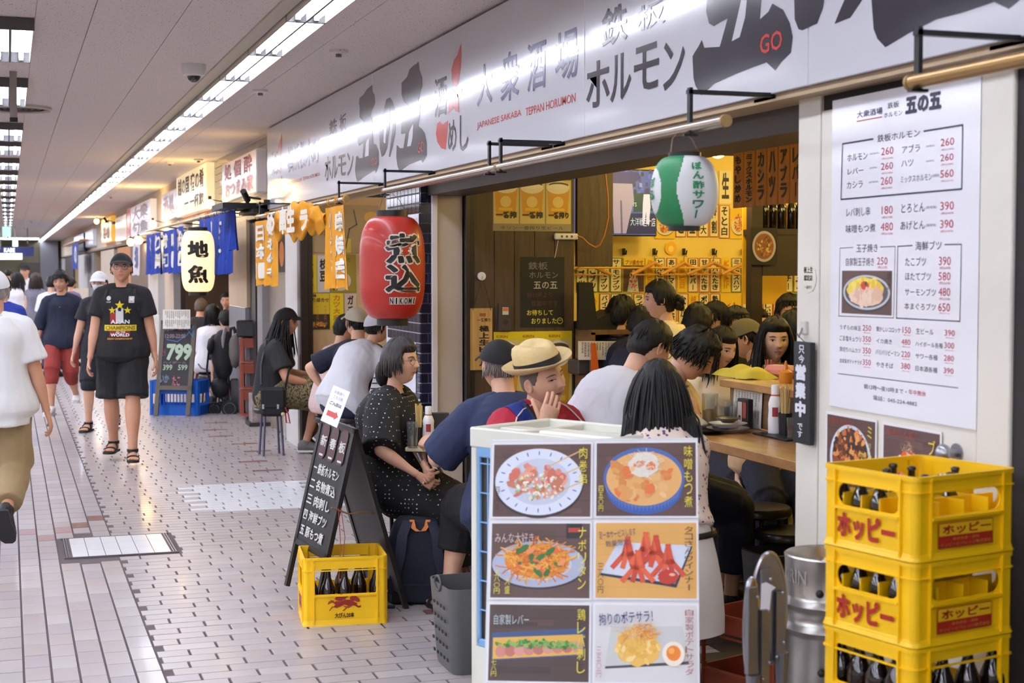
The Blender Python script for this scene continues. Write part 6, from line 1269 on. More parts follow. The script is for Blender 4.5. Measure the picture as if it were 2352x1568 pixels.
# tiles and header over the neighbours
q = MB(); ya, yb_ = ys+.02, 78; q.box((2.62, (ya+yb_)/2, 2.26), (.1, yb_-ya, .05), M('eave', (120, 104, 88), rough=.5)); struct(q, 'trim_30')
MT = MB(); mMos = [M('mosaic_%d' % i, c, rough=.15, coat=.3) for i, c in enumerate([(70, 62, 70), (58, 50, 58), (84, 76, 82)])]
yy = ys+.04
while yy < 22.5:
    for r in range(9): MT.box((2.596, yy, 2.34+r*.087), (.012, .102, .078), mMos[(int(yy*9)+r) % 3])
    yy += .11
q = MB(); q.box((2.606, (ys+22.5)/2, 2.7), (.012, 22.5-ys, .8), M('grout', (0, 0, 0))); o = struct(q, 'wall_mosaic'); tag(MT.build('tile', o, sm=0), kind='stuff')
# sign boxes
def signbox(x0, y0, x1, y1, col, txts, lab, em=0., th=.12, X=XS-.02, frame_=None, coat=.3):
    P = Print((X-.001, 0, 0), (0, -1, 0), (0, 0, 1)); a0, b0, a1, b1 = pbox(P, x0, y0, x1, y1); t = thing('shop_sign', lab, 'sign', (X, -(a0+a1)/2, b0)); q = MB(); q.box((X+th/2, -(a0+a1)/2, (b0+b1)/2), (th, a1-a0, b1-b0), M('sign_%d_%d_%d_%d' % (*col, int(em*100)), col, rough=.25, coat=coat, em=em), bev=.01); q.build('box', t)
    if X+th < 2.6: q = MB(); q.box(((X+th+2.62)/2, -(a0+a1)/2, (b0+b1)/2), (2.62-X-th, .1, .1), mFrame); q.build('bracket', t)
    for s_, f0, g0, f1, g1, c_ in txts: P.fit(s_, a0+(a1-a0)*f0, b0+(b1-b0)*g0, a0+(a1-a0)*f1, b0+(b1-b0)*g1, c_, 1, .03)
    P.build('lettering', t); return t
BR = (150, 60, 54)
signbox(510, 340, 588, 466, (226, 214, 214), [('処 個 酔', .08, .52, .9, .94, BR), ('おつまみ家', .1, .08, .92, .48, (176, 120, 124))], 'backlit white shop sign with red brushed characters above the mustard cloths', em=.1)
signbox(405, 372, 473, 500, (255, 234, 186), [('越の国 宿の肴', .06, .5, .94, .92, (70, 56, 44)), ('一 一杯飲', .3, .12, .94, .42, (60, 50, 40))], 'glowing cream shop sign with black characters above blue curtain', em=.42)
signbox(407, 488, 474, 510, (196, 62, 46), [('やき鳥てい久', .06, .2, .6, .85, (226, 160, 130)), ('創作', .65, .15, .95, .9, (226, 200, 180))], 'small red banner sign below the glowing cream sign', em=.15, th=.1)
signbox(371, 432, 404, 508, (214, 206, 214), [('酒処', .1, .1, .9, .9, (190, 160, 170))], 'pale shop sign with washed out letters left of the glowing one', em=.25)
signbox(300, 455, 345, 545, (216, 210, 212), [('大衆', .1, .5, .9, .95, (170, 150, 160)), ('旬魚', .1, .05, .9, .45, (120, 110, 120))], 'white shop sign with grey characters further along', em=.3)
signbox(292, 476, 299, 548, (196, 80, 54), [], 'narrow red sign strip beside the white sign further along', em=.2)
signbox(233, 494, 255, 560, (226, 170, 70), [('酒場', .15, .1, .85, .9, (120, 70, 20))], 'amber lit shop sign far along the passage', em=.5)
signbox(265, 490, 290, 556, (226, 190, 160), [], 'plain peach sign panel far along the passage', em=.12)
signbox(196, 525, 213, 568, (206, 210, 226), [], 'pale blue-white sign far along the passage', em=.2)
signbox(170, 534, 192, 580, (40, 60, 100), [], 'dark blue sign box far along the passage', em=.02)
signbox(143, 548, 182, 567, (190, 130, 60), [], 'orange-brown projecting sign board far along the passage', em=.05, X=2.2, th=.3)
for i, (x, y) in enumerate(((482, 468), (351, 514), (222, 508), (300, 556), (318, 552))):
    X = 2.35; p = onX(x, y, X); bulb(p, 'warm round bulb on the eave, %s one along the shops' % ['first', 'second', 'third', 'fourth', 'fifth'][i], e=(15, 18, 22, 10, 10)[i], r=.055*(1+i*.12), hang=(2.55, p[1], p[2]+.02))
# ceiling warm wash comes from spot lamps of the shops
mSp = mBlack
def spot(x, y, lab, X=2.3):
    p = onX(x, y, X); t = thing('spotlight', lab, 'lamp', p); q = MB(); d = V3(-.3, -.5, .45).normalized(); q.cyl(p-d*.06, p+d*.09, .032, mSp, n=16); q.build('head', t); q = MB(); q.cyl(p, (p[0]+.15, p[1], p[2]-.02), .012, mSp); q.box((p[0]+.2, p[1], p[2]-.06), (.12, .5, .05), mSp); q.build('arm', t); return p
p = spot(565, 452, 'black spotlight on the track at the corner of the big white sign')
q = MB(); p2 = onX(575, 476, 2.45); q.box((2.35, p2.y, p2.z), (.5, .9, .06), mSp); q.box((2.52, p2.y-.2, p2.z-.06), (.3, 1.0, .04), mSp); solo(q, 'spotlight_shelf', 'black track shelf carrying the spotlight', 'rack')
p = spot(243, 506, 'black spotlight far along the passage')
pl((2.2, onX(540, 460, 2.3).y, 2.5), 8*WARM, (1, .66, .25), .15); pl((2.25, onX(430, 500, 2.25).y, 2.55), 24*WARM, (1, .64, .22), .15); pl((2.25, onX(330, 520, 2.25).y, 2.55), 34*WARM, (1, .66, .25), .15); pl((3.6, 20.5, 2.0), 40*WARM, (1, .7, .4)); pl((3.6, 12.6, 2.2), 24*WARM, (1, .84, .62)); pl((3.5, 29, 2.0), 60*WARM, (1, .7, .4)); pl((3.4, 42, 2.0), 90*WARM, (1, .75, .5))
# ------------------------------------------------------------------ curtain cloths
def cloth(px0, px1, pt_, pb_, m, lab, txt=None, X=XR-.025, cat='curtain', name='shop_curtain', folds=3, amp=.02, group=None, col=(236, 230, 214), taper=0., slant=0., bt=None, txtw=.5, em=0.):
    a = onX(px0, pt_, X); b_ = onX(px1, pt_, X); c_ = onX((px0+px1)/2, pb_, X); y0, y1 = a.y, b_.y; zt, zb_ = (a.z+b_.z)/2, c_.z; ph = random.uniform(0, 6)
    def f(u, v, off=0.):
        k = 1-v; dx = amp*sin(folds*TAU*u+ph+.6*v)*(.35+.65*k)+amp*.4*sin(folds*2.3*TAU*u+ph*2)*k
        w_ = 1-taper*k; yy = y0+(y1-y0)*(.5+(u-.5)*w_)+slant*k; return V3(X+dx-off, yy, zb_+(zt-zb_)*v+.01*sin(u*9+ph)*k)
    t = thing(name, lab, cat, (X, (y0+y1)/2, zb_), group=group); q = MB(); q.grid(lambda u, v: f(u, v), 34, 16, m); q.grid(lambda u, v: f(u, v, -.002), 34, 16, m); q.build('cloth', t, sm=80)
    for k in range(2): q = MB(); yl_ = y0+(y1-y0)*(.12+.76*k); q.tube([(X+.022*cos(TAU*j/12)+.022, yl_, 2.166+.024*sin(TAU*j/12)) if X > 2.1 and abs(zt-2.15) < .12 else (X+.01*cos(TAU*j/12), yl_, zt+.02+.02*sin(TAU*j/12)) for j in range(12)], .004, m, closed=True, n=5); q.build('loop', t)
    if txt:
        n = len(txt); q = MB()
        for i, ch in enumerate(txt):
            g, fs = glyph(ch, .05); mn, mx = g.min(0), g.max(0); k = (g-mn)/(mx-mn); v1 = .93-i*.86/n; v0 = v1-.74/n; q.add([f(.5-txtw/2+x*txtw, v0+(v1-v0)*y, .004+q_*8e-5) for (x, y), q_ in zip(k, lay(g, .05))], fs, ink(col))
        q.build('lettering', t, sm=0)
    return t
mMus = M('mustard_cloth', (222, 152, 20), rough=.85, var=.12, vscale=8, bump=.15, bscale=100); mBlu = M('blue_cloth', (14, 52, 150), rough=.85, var=.15, vscale=8)
gM = 'mustard curtain cloths'
cloth(586, 611, 507, 655, mMus, 'mustard curtain cloth with white characters, leftmost panel', '日本一', group=gM, folds=1.2, txtw=.6); cloth(609, 636, 503, 655, mMus, 'mustard curtain cloth with white characters beside the leftmost panel', '鉄板のも', group=gM, folds=1.5, txtw=.6)
cloth(748, 770, 476, 664, mMus, 'long mustard curtain cloth reading ハムカツ right of the tangled ones', 'ハムカツ', group=gM, folds=1, txtw=.55, slant=-.05); cloth(768, 790, 472, 662, mMus, 'long mustard curtain cloth reading 串焼き nearest the rail end', '串焼き', group=gM, folds=1, txtw=.6, slant=-.08)
def tangle(x0, x1, y0, y1, lab, txt, seed):
    rnd = random.Random(seed); X = XR-.03; a = onX(x0, y0, X); b_ = onX(x1, y1, X); c_ = V3(X, (a.y+b_.y)/2, (a.z+b_.z)/2); hy, hz = abs(a.y-b_.y)/2, abs(a.z-b_.z)/2
    def f(u, v, o=0.):
        an = u*6.283; r = .55+.45*sin(pi*v); bx = (v-.5)*2; n_ = mnoise.noise(V3(u*3.1, v*4, seed*3.))
        return c_+V3(-.035*sin(pi*v)*(1+cos(an))-.03*n_-o, hy*bx*(1+.15*n_)*.97, hz*sin(an)*r*(.75+.5*mnoise.noise(V3(u*2., v*5, seed*2.+9)))-.0)
    t = thing('shop_curtain', lab, 'curtain', c_, group=gM); q = MB(); q.grid(lambda u, v: f(u, v), 40, 30, mMus, closeu=True); q.build('cloth', t, sm=80); q = MB()
    g, fs = glyph(txt, .06); mn, mx = g.min(0), g.max(0); k = (g-mn)/(mx-mn); q.add([f(.5-.19+.38*(1-y)-.0, .78-.56*x if True else 0, 0)*1.0+V3(-.075, 0, 0) if False else c_+V3(-.11-q_*8e-5, hy*.62*(1-2*x), hz*.6*(2*y-1)) for (x, y), q_ in zip(k, lay(g, .06))], fs, ink((236, 230, 214))); q.build('lettering', t, sm=0)
tangle(636, 668, 478, 548, 'mustard cloth twisted round the rail, with white marks, left of the knot', 'め', 1.); tangle(662, 722, 458, 556, 'mustard cloth knotted over the rail into a hanging bundle', '串生', 2.); tangle(716, 748, 468, 545, 'mustard cloth rolled open-ended over the rail beside the bundle', 'ラ', 3.)
gB = 'blue curtain cloths with white characters'
for i, (x0, x1, y0, y1, s_) in enumerate([(338, 354, 538, 630, 'と酒'), (355, 371, 534, 628, 'り肴'), (372, 388, 530, 626, '時旬'), (389, 406, 526, 627, '味一'), (407, 422, 520, 626, '魚処')]): cloth(x0, x1, y0, y1, mBlu, 'blue curtain cloth, %s from the left in the left blue group, white characters' % O1[i], s_, X=2.25, group=gB, folds=1.3, amp=.03)
for i, (x0, x1, y0, y1, s_) in enumerate([(460, 477, 503, 632, 'お酒'), (478, 496, 498, 630, 'いや'), (497, 515, 492, 630, 'さけ'), (516, 531, 486, 628, 'かな'), (528, 541, 482, 574, '')]): cloth(x0, x1, y0, y1, mBlu, 'blue curtain cloth, %s from the left in the group right of the lit lantern' % O1[i], s_ or None, X=2.25, group=gB, folds=1.3, amp=.035)
q = MB(); a, b_ = onX(336, 532, 2.26), onX(542, 478, 2.26); q.cyl((2.26, a.y, a.z), (2.26, b_.y, b_.z), .018, M('bamboo', (190, 176, 140), rough=.5), n=12)
for k in range(5): y = b_.y+(a.y-b_.y)*(k+.5)/5; q.cyl((2.26, y, b_.z+(a.z-b_.z)*(k+.5)/5), (2.6, y, 2.29), .01, mBlack, n=6)
solo(q, 'curtain_rail', 'bamboo rail carrying the blue curtain', 'rail')
cloth(306, 322, 560, 632, M('white_cloth', (214, 210, 214), rough=.8), 'white and purple curtain cloth far left of the blue curtain', '祭', X=2.3, name='shop_curtain', folds=1, col=(60, 60, 120), txtw=.7)
cloth(166, 180, 560, 618, mBlu, 'narrow blue banner hanging far along the passage', 'の', X=2.2, folds=1, txtw=.4)
# posters in the next shop
YQ = YN-.012
def nposter(x0, y0, x1, y1, bg, lab): return wallprint('wall_poster', lab, 'poster', x0, y0, x1, y1, bg, Yp=YQ)
t, P, W, Hh = nposter(697, 585, 728, 672, (226, 206, 20), 'yellow strip poster with orange vertical characters'); P.vtext('早出し', W*.25, Hh*.1, W*.75, Hh*.9, (190, 100, 20), 1, .03); P.build('print', t)
t, P, W, Hh = nposter(729, 586, 757, 671, (206, 204, 206), 'white strip poster with black vertical characters'); P.vtext('枝豆', W*.2, Hh*.25, W*.8, Hh*.9, (30, 30, 30), 1, .04); P.build('print', t)
t, P, W, Hh = nposter(758, 584, 818, 671, (150, 136, 40), 'food poster with round dish behind the mustard cloth'); P.ell(W*.4, Hh*.3, W*.4, Hh*.26, (206, 196, 180), 1); P.ell(W*.36, Hh*.32, W*.26, Hh*.18, (140, 60, 30), 2); P.fit('トマトと', W*.1, Hh*.8, W*.8, Hh*.92, (60, 50, 20), 1); P.build('print', t)
t, P, W, Hh = nposter(697, 674, 757, 756, (214, 190, 40), 'yellow and brown poster of small dishes'); P.rect(0, 0, W, Hh*.42, (60, 46, 36), 1); P.fit('国産鶏', W*.02, Hh*.9, W*.5, Hh*.98, (110, 40, 20), 2, .02); P.fit('お造り盛合せ', W*.02, Hh*.76, W*.98, Hh*.88, (110, 40, 20), 2, .02); blobs(P, W*.5, Hh*.14, W*.4, Hh*.08, [(206, 120, 60), (220, 160, 60), (100, 120, 50)], 30, W*.05, 3); [P.vtext('七百円', W*(.2+.3*k), Hh*.2, W*(.28+.3*k), Hh*.68, (190, 120, 60), 6) for k in range(3)]; P.build('print', t)
t, P, W, Hh = nposter(758, 673, 789, 757, (226, 206, 10), 'bright yellow strip poster with orange brushed characters'); P.vtext('カツ大麻杯', W*.25, Hh*.05, W*.75, Hh*.95, (206, 120, 20), 1, .03); P.build('print', t)
t, P, W, Hh = nposter(792, 674, 819, 760, (206, 190, 176), 'pale strip poster beside the red lantern'); P.vtext('ガチ酒', W*.25, Hh*.1, W*.75, Hh*.95, (30, 26, 26), 1, .04); P.build('print', t)
t, P, W, Hh = nposter(700, 470, 870, 580, (170, 150, 110), 'large brown poster with ink drawing of a glass behind the mustard cloths'); P.line([(W*.55, Hh*.1), (W*.6, Hh*.5), (W*.7, Hh*.6), (W*.66, Hh*.9)], .012, (60, 50, 40)); P.rect(W*.5, 0, W*.62, Hh*.3, (206, 190, 60), 1); P.ell(W*.9, Hh*.75, W*.1, Hh*.12, (206, 160, 20), 1); P.fit('おつまみ', W*.1, Hh*.35, W*.4, Hh*.48, (90, 76, 60), 1); P.build('print', t)
q = MB(); P_ = Print((2.655, 0, 0), (0, -1, 0), (0, 0, 1)); a0, b0, a1, b1 = pbox(P_, 640, 540, 654, 625); t = thing('round_dish_poster', 'dark poster of a dish on the glass by the white jamb', 'poster', (2.65, -(a0+a1)/2, b0)); P_.rect(a0, b0, a1, b1, (60, 40, 30), 1); P_.ell((a0+a1)/2, (b0+b1)/2, (a1-a0)*.4, (b1-b0)*.35, (200, 120, 50), 2); P_.build('print', t)
# paper sheets on the tiled pier
PP = Print((2.594, 0, 0), (0, -1, 0), (0, 0, 1)); a0, b0, a1, b1 = pbox(PP, 936, 490, 962, 560); t = thing('notice_sheet', 'small white notice taped to the navy tiles behind the red lantern', 'paper', (2.594, -(a0+a1)/2, b0)); PP.rect(a0, b0, a1, b1, (226, 226, 232), 1); [PP.vtext('営業時間案内', a0+(a1-a0)*(.15+.2*k), b0+.06, a0+(a1-a0)*(.25+.2*k), b1-.03, (130, 130, 140), 2) for k in range(4)]; PP.build('print', t)
PP = Print((2.594, 0, 0), (0, -1, 0), (0, 0, 1)); a0, b0, a1, b1 = pbox(PP, 890, 775, 955, 800); t = thing('notice_sheet', 'white notice with clips on the navy tiles above the woman', 'paper', (2.594, -(a0+a1)/2, b0)); PP.rect(a0, b0-.3, a1, b1, (220, 220, 230), 1); PP.fit('お願い', a0+.1, b1-.08, a1-.1, b1-.03, (60, 60, 110), 2); PP.build('print', t)
# ------------------------------------------------------------------ further props along the passage
def D(px_, py_, z=0.): return onZ(px_, py_, z)
# blue crates under a chalkboard stand
A, Bp = D(341, 953), D(455, 955); wdt = (Bp-A).length; ang = atan2((Bp-A).y, (Bp-A).x)
zb1 = A+V3(0, 0, 0); c_ = (A+Bp)/2+V3(-sin(ang), cos(ang), 0)*.2
t = thing('blue_crate', 'bright blue plastic crate holding the base of the 799 chalkboard', 'crate', (c_.x, c_.y, 0), ang); crate_body(t, wdt/2, .19, .40, mBlueC, win=(.30, .62), arch=.01, corner=.05, lips=False)
for k in range(9):
    q = MB(); q.box((-.16+.04*k, -.186, .185), (.012, .006, .13), mBlueC); q.build('slat', t, w=0, sm=0)
TL_, TR_, BL_, BR_ = at(370, 735, 17.45), at(452, 735, 17.4), D(358, 957, 0), D(461, 958, 0)
BL_ = at(357, 955, 17.2); BR_ = at(460, 955, 17.1)
t = thing('chalkboard_stand', 'wood framed chalkboard with a large chalk 799 in front of the blue crate', 'sign', ((BL_+BR_)/2)*1.); t.location.z = BL_.z; WM[t.name] = Matrix.Translation(t.location)
u = (TR_-TL_).normalized(); k_ = .27; O, u, v, n, W, Hh = plane_board(t, TL_, TR_, BL_.lerp(TL_, k_), BR_.lerp(TR_, k_), .03, .05, M('frame_wood', (92, 84, 72), rough=.6), M('chalkboard_2', (40, 38, 40), rough=.6), legs=(TL_-BL_).length*k_-.01); P = Print(O+n*.001, u, v)
for s_, q_, c_ in (('799', (.22, .42, .93, .66), (176, 196, 170)), ('12:00-22:00', (.15, .74, .72, .80), (150, 120, 140)), ('月曜', (.12, .84, .4, .90), (130, 110, 120)), ('定休', (.5, .85, .8, .93), (180, 110, 130)), ('399', (.16, .28, .42, .36), (170, 190, 160)), ('599', (.58, .28, .84, .36), (170, 190, 160)), ('生ビール', (.1, .48, .2, .6), (150, 80, 110)), ('ハイボール', (.15, .37, .8, .41), (130, 90, 110)), ('いか', (.1, .1, .35, .22), (110, 130, 150)), ('たこ', (.45, .06, .66, .2), (190, 100, 110))): P.fit(s_, W*q_[0], Hh*q_[1], W*q_[2], Hh*q_[3], c_, 1, .05 if s_ == '799' else .02)
P.line([(W*.2, Hh*.72), (W*.5, Hh*.69), (W*.75, Hh*.78), (W*.93, Hh*.92), (W*.93, Hh*.76), (W*.7, Hh*.9)], .008, (70, 120, 180), 1); P.build('lettering', t)
a, b_, c2 = at(374, 755, 17.33), at(437, 755, 17.3), at(374, 711, 17.36); menusheet([a, b_, c2], 'white printed sheet pinned over the top of the 799 chalkboard', rows=2, n=12, name='menu_sheet')
menusheet([at(352, 795, 17.5), at(365, 795, 17.5), at(352, 722, 17.55)], 'narrow white sheet hanging left of the 799 chalkboard', rows=2, n=3)
# folded pushchair
p = D(520, 950); t = thing('pushchair', 'black and grey folded pushchair parked by the tiled column', 'pushchair', p); mStr = M('stroller_black', (20, 20, 22), rough=.7); mGrF = M('grey_fabric', (120, 112, 108), rough=.9, var=.1); mRim = M('wheel_rim', (150, 150, 150), rough=.4)
dS = 17.6
def S(x, y, dd=0.): return at(x, y, dS+dd)
for x, y, r_, dd in ((527, 938, .083, -.1), (492, 939, .07, .0), (508, 938, .075, .35)):
    c_ = S(x, y, dd); nn = V3(F_.x, F_.y, 0).normalized(); q = MB(); q.tube([c_+R_*r_*cos(TAU*k/24)+V3(0, 0, r_*sin(TAU*k/24)) for k in range(24)], .014, mStr, closed=True, n=8); q.tube([c_+R_*(r_-.014)*cos(TAU*k/24)+V3(0, 0, (r_-.014)*sin(TAU*k/24)) for k in range(24)], .006, mRim, closed=True, n=6); q.cyl(c_-nn*.02, c_+nn*.02, r_*.75, mStr, n=20); q.build('wheel', t)
for pts, r_, m in (([(530, 752), (528, 800), (524, 860), (522, 935)], .016, mStr), ([(515, 770), (505, 830), (500, 880), (494, 935)], .014, mStr), ([(480, 800), (475, 850), (490, 900), (526, 930)], .012, mStr), ([(530, 755), (537, 752), (541, 765)], .022, mStr), ([(500, 780), (490, 790), (482, 805)], .026, mGrF), ([(545, 760), (556, 790), (553, 830), (540, 845)], .008, mStr), ([(520, 845), (510, 870), (505, 895)], .007, mRim), ([(455, 835), (462, 845), (480, 850)], .008, mRim), ([(488, 880), (480, 895), (492, 912), (503, 905)], .006, mRim)):
    q = MB(); q.tube([S(*p_) for p_ in pts], r_, m, n=8); q.build('frame_tube', t)
for cx_, cy_, rx, rz_, m, nm in ((512, 815, .13, .30, mStr, 'seat_pack'), (540, 805, .085, .20, mGrF, 'canopy'), (506, 890, .11, .12, mStr, 'basket'), (517, 790, .035, .2, M('grey_pad', (150, 148, 150), rough=.9), 'harness_pad'), (486, 795, .05, .1, mStr, 'bumper')):
    q = MB(); c_ = S(cx_, cy_); q.sph(c_, 1, m, n=20, k=14, sc=(rx, .12, rz_), rot=Matrix.Rotation(-YAW, 3, 'Z')); V = q.V; q.V = [tuple(Vector(v_)+Vector(mnoise.noise_vector(Vector(v_)*9))*.014) for v_ in V]; q.build(nm, t, sm=60)
# television box on red crates, red crates
def redcrate(px0, px1, pyt, pyb, d, lab, g=None):
    a, b_ = at(px0, pyb, d), at(px1, pyt, d); w_ = (b_-a).dot(R_); t = thing('bottle_crate', lab, 'crate', ((a.x+b_.x)/2, (a.y+b_.y)/2+.1, a.z), -YAW+.05, group=g); crate_body(t, w_/2, .17, b_.z-a.z-.005, mRedC, win=(.12, .62), arch=.01, corner=.05); return t
zlev = [D(590, 962).z]
dR = 16.9
ty = [(775, 833, 'topmost'), (833, 893, 'middle'), (893, 955, 'lowest')]
for y0, y1, nm in ty:
    t = redcrate(558, 608, y0, y1, dR, '%s brown-red bottle crate of the stack behind the long-haired man' % nm, 'brown-red crates stacked by the second shop');
    if nm == 'topmost': Pq = Print(at(584, 793, dR)-V3(0, .085, 0), R_, (0, 0, 1)); Pq.ell(.03, 0, .02, .02, (196, 150, 130), 1); Pq.ell(.03, 0, .012, .012, (138, 58, 34), 2); Pq.build('emblem', t)
zt2 = at(584, 775, dR).z
p = at(582, 774, dR); p2 = at(612, 735, dR); q = MB(); q.box((p.x, p.y+.08, (p.z+p2.z)/2), (.32, .24, p2.z-p.z), mBlackP, rz=-YAW, bev=.015); solo(q, 'black_case', 'black soft case lying on the brown-red crates', 'case')
p = D(605, 978); q = MB(); q.box((p.x+.02, p.y+.14, .17), (.27, .3, .34), M('patterned_box', (150, 136, 132), rough=.6, var=.5, vscale=14), rz=-YAW+.3, bev=.004); q.box((p.x+.02, p.y+.14, .02), (.34, .36, .04), M('dark_base', (50, 44, 42), rough=.6), rz=-YAW+.3); solo(q, 'patterned_box', 'brown and white patterned box on a dark base behind the black shoulder bag', 'box')
p = D(545, 948); q = MB(); q.box((p.x+.0, p.y+.1, .2), (.13, .13, .4), M('grey_bin', (70, 70, 72), rough=.3, metal=.4), bev=.02, rz=-YAW); solo(q, 'small_bin', 'small dark metallic bin behind the pushchair wheel', 'bin')
p = D(662, 1006); q = MB(); q.box((p.x, p.y+.03, .17), (.07, .09, .34), mWhJ, rz=-.2, bev=.004); solo(q, 'white_rail_end', 'short white ribbed door rail end behind the metal stool legs', 'rail')
# ceiling gadgets
p = onZ(445, 148, CEIL); t = thing('dome_camera', 'white dome security camera on the ceiling', 'camera', (p.x, p.y, CEIL-.12)); q = MB(); q.lathe((p.x, p.y, CEIL), [(.085, 0), (.085, -.055), (.075, -.075), (.05, -.082)], mWhiteP, n=32); q.build('housing', t); q = MB(); q.sph((p.x, p.y, CEIL-.078), .048, M('dome_glass', (20, 20, 28), rough=.05, coat=1), n=24, k=12); q.build('dome', t)
for i, (x, y) in enumerate(((598, 206), (778, 115), (456, 365), (390, 372), (255, 450), (73, 507), (57, 522))):
    p = onZ(x, y, CEIL); t = thing('smoke_detector', 'small pale ceiling detector, %s from the right' % ['second', 'first', 'third', 'fourth', 'fifth', 'sixth', 'seventh'][i], 'detector', (p.x, p.y, CEIL-.05), group='ceiling detectors'); q = MB(); q.lathe((p.x, p.y, CEIL), [(.06, 0), (.058, -.018), (.045, -.026)], mCe if i else mWhiteP, n=24); q.build('base', t); q = MB(); q.cyl((p.x, p.y, CEIL-.026), (p.x, p.y, CEIL-.045), .02, M('sensor', (110, 106, 104), rough=.5), n=16); q.build('sensor', t)
p = onZ(42, 246, CEIL); t = thing('round_vent', 'round dark ceiling air vent at the left edge', 'vent', (p.x, p.y, CEIL-.03)); q = MB()
q.lathe((p.x, p.y, CEIL), [(.28, 0), (.285, -.02), (.27, -.03), (.26, -.01)], mHous, n=40, cap=False); q.build('rim', t)
for k in range(5): q = MB(); r_ = .25-.05*k; q.lathe((p.x, p.y, CEIL), [(r_, -.004), (r_-.03, -.022), (r_-.034, -.018), (r_-.004, -.0)], M('vent_grey', (96, 90, 86), rough=.5), n=36, cap=False); q.build('ring', t)
p = onZ(25, 128, CEIL); p = at(25, 175, p.length*1.0); p.y = 11.5; p.x = .06; t = thing('ceiling_rod', 'grey rod with a small box hanging from the ceiling at the left edge', 'rod', (p.x, p.y, CEIL-.36)); q = MB(); q.box((p.x, p.y, CEIL-.17), (.05, .03, .34), M('rod_grey', (150, 142, 136), rough=.5)); q.build('rod', t); q = MB(); q.box((p.x, p.y, CEIL-.345), (.055, .05, .03), mDk); q.build('box', t)
# far end: hanging sign, exit sign, column, doors
t = thing('hanging_sign', 'dark blue hanging direction sign with lit white strip at the end of the passage', 'sign', at(35, 590, 52)); a, b_ = at(-30, 588, 52), at(74, 566, 52); P = Print(a+V3(0, 0, 0), R_, (0, 0, 1)); W = (b_-a).dot(R_); Hh = b_.z-a.z
q = MB(); q.box((a+b_)/2+F_*.1, (W, .15, Hh), M('sign_navy', (40, 52, 110), rough=.4), rz=-YAW); q.build('box', t); P.O = a-V3(F_.x, F_.y, 0)*.0; P.fit('KABE', W*.38, Hh*.4, W*.62, Hh*.85, (240, 240, 250), 2, .03, em=1.); P.rect(0, -.12, W*.78, Hh*.3, (250, 250, 240), 2, m=ink((250, 250, 240), 1.2)); P.O = P.O-V3(F_.x, F_.y, 0)*.12; P.build('lettering', t)
q = MB();
for k in (.3, .9): q.cyl(a.lerp(b_, k)+V3(0, 0, Hh*.4), a.lerp(b_, k)+V3(0, 0, 1.0), .02, mGreyP)
q.build('rod', t)
t = thing('exit_sign', 'small glowing green-white exit sign at the end of the passage', 'sign', at(35, 560, 50)); q = MB(); c_ = at(35, 559, 50); q.cyl((c_.x, c_.y, c_.z), (c_.x, c_.y, CEIL+.01), .015, mGreyP); q.box(c_, (.16, .06, .2), M('exit_glow', (226, 250, 226), em=1.5), rz=-YAW); q.build('box', t); P = Print(c_-V3(F_.x, F_.y, 0)*.035, R_, (0, 0, 1)); P.fit('非常口', -.06, -.05, .06, .05, (30, 150, 90), 1, em=.8); P.build('lettering', t)
t = thing('exit_sign', 'pale green lit sign hanging below the row of troffers', 'sign', at(14, 535, 40)); q = MB(); c_ = at(15, 532, 40); q.cyl((c_.x, c_.y, c_.z), (c_.x, c_.y, CEIL+.01), .015, mGreyP); q.box(c_, (.2, .06, .26), M('exit_glow2', (150, 226, 190), em=.8), rz=-YAW); q.build('box', t)
q = MB(); a, b_ = at(92, 600, 76), at(134, 600, 76); q.box(((a.x+b_.x)/2, a.y, CEIL/2), ((b_.x-a.x), .5, CEIL), M('grey_column', (128, 126, 134), rough=.6), rz=0); struct(q, 'trim_31')
q = MB(); q.box((1.9, 79.8, 1.0), (2.5, .3, 2.0), M('far_dark', (92, 84, 78), rough=.7)); struct(q, 'trim_32')
q = MB(); p = at(185, 655, 30); q.box((p.x, p.y, .5), (.3, .5, 1.0), mWhiteP); solo(q, 'display_counter', 'white display counter in front of a far shop', 'counter')
q = MB(); p = at(180, 645, 29); q.box((at(185, 655, 30).x, at(185, 655, 30).y, 1.15), (.3, .02, .3), M('pale_menu', (214, 206, 190), rough=.5)); solo(q, 'menu_board', 'pale menu board on the far display counter', 'board')
# ------------------------------------------------------------------ people
def remesh(mb, vox, smooth=4, fold=0., fscale=9., seed=0, fstretch=(1, 1, .6)):
    me = bpy.data.meshes.new('tmp'); me.from_pydata([tuple(v) for v in mb.V], [], mb.F); o = bpy.data.objects.new('tmp', me); C.objects.link(o)
    r = o.modifiers.new('r', 'REMESH'); r.mode = 'VOXEL'; r.voxel_size = vox
    s = o.modifiers.new('s', 'SMOOTH'); s.iterations = smooth; s.factor = .6
    dg = bpy.context.evaluated_depsgraph_get(); nm = bpy.data.meshes.new_from_object(o.evaluated_get(dg)); bpy.data.objects.remove(o); bpy.data.meshes.remove(me)
    n = len(nm.vertices); co = np.zeros(n*3); nm.vertices.foreach_get('co', co); co = co.reshape(-1, 3)
    if fold:
        no = np.zeros(n*3); nm.vertices.foreach_get('normal', no); no = no.reshape(-1, 3)
        for i in range(n):
            p = co[i]; v = mnoise.noise(V3(p[0]*fscale*fstretch[0]+seed, p[1]*fscale*fstretch[1], p[2]*fscale*fstretch[2])); v2 = 1-abs(mnoise.noise(V3(p[0]*fscale*2.3+seed, p[1]*fscale*2.3+5, p[2]*fscale*1.1)))*2
            co[i] += no[i]*(v*fold+v2*fold*.35)
    fs = [tuple(p.vertices) for p in nm.polygons]; bpy.data.meshes.remove(nm); return co, fs
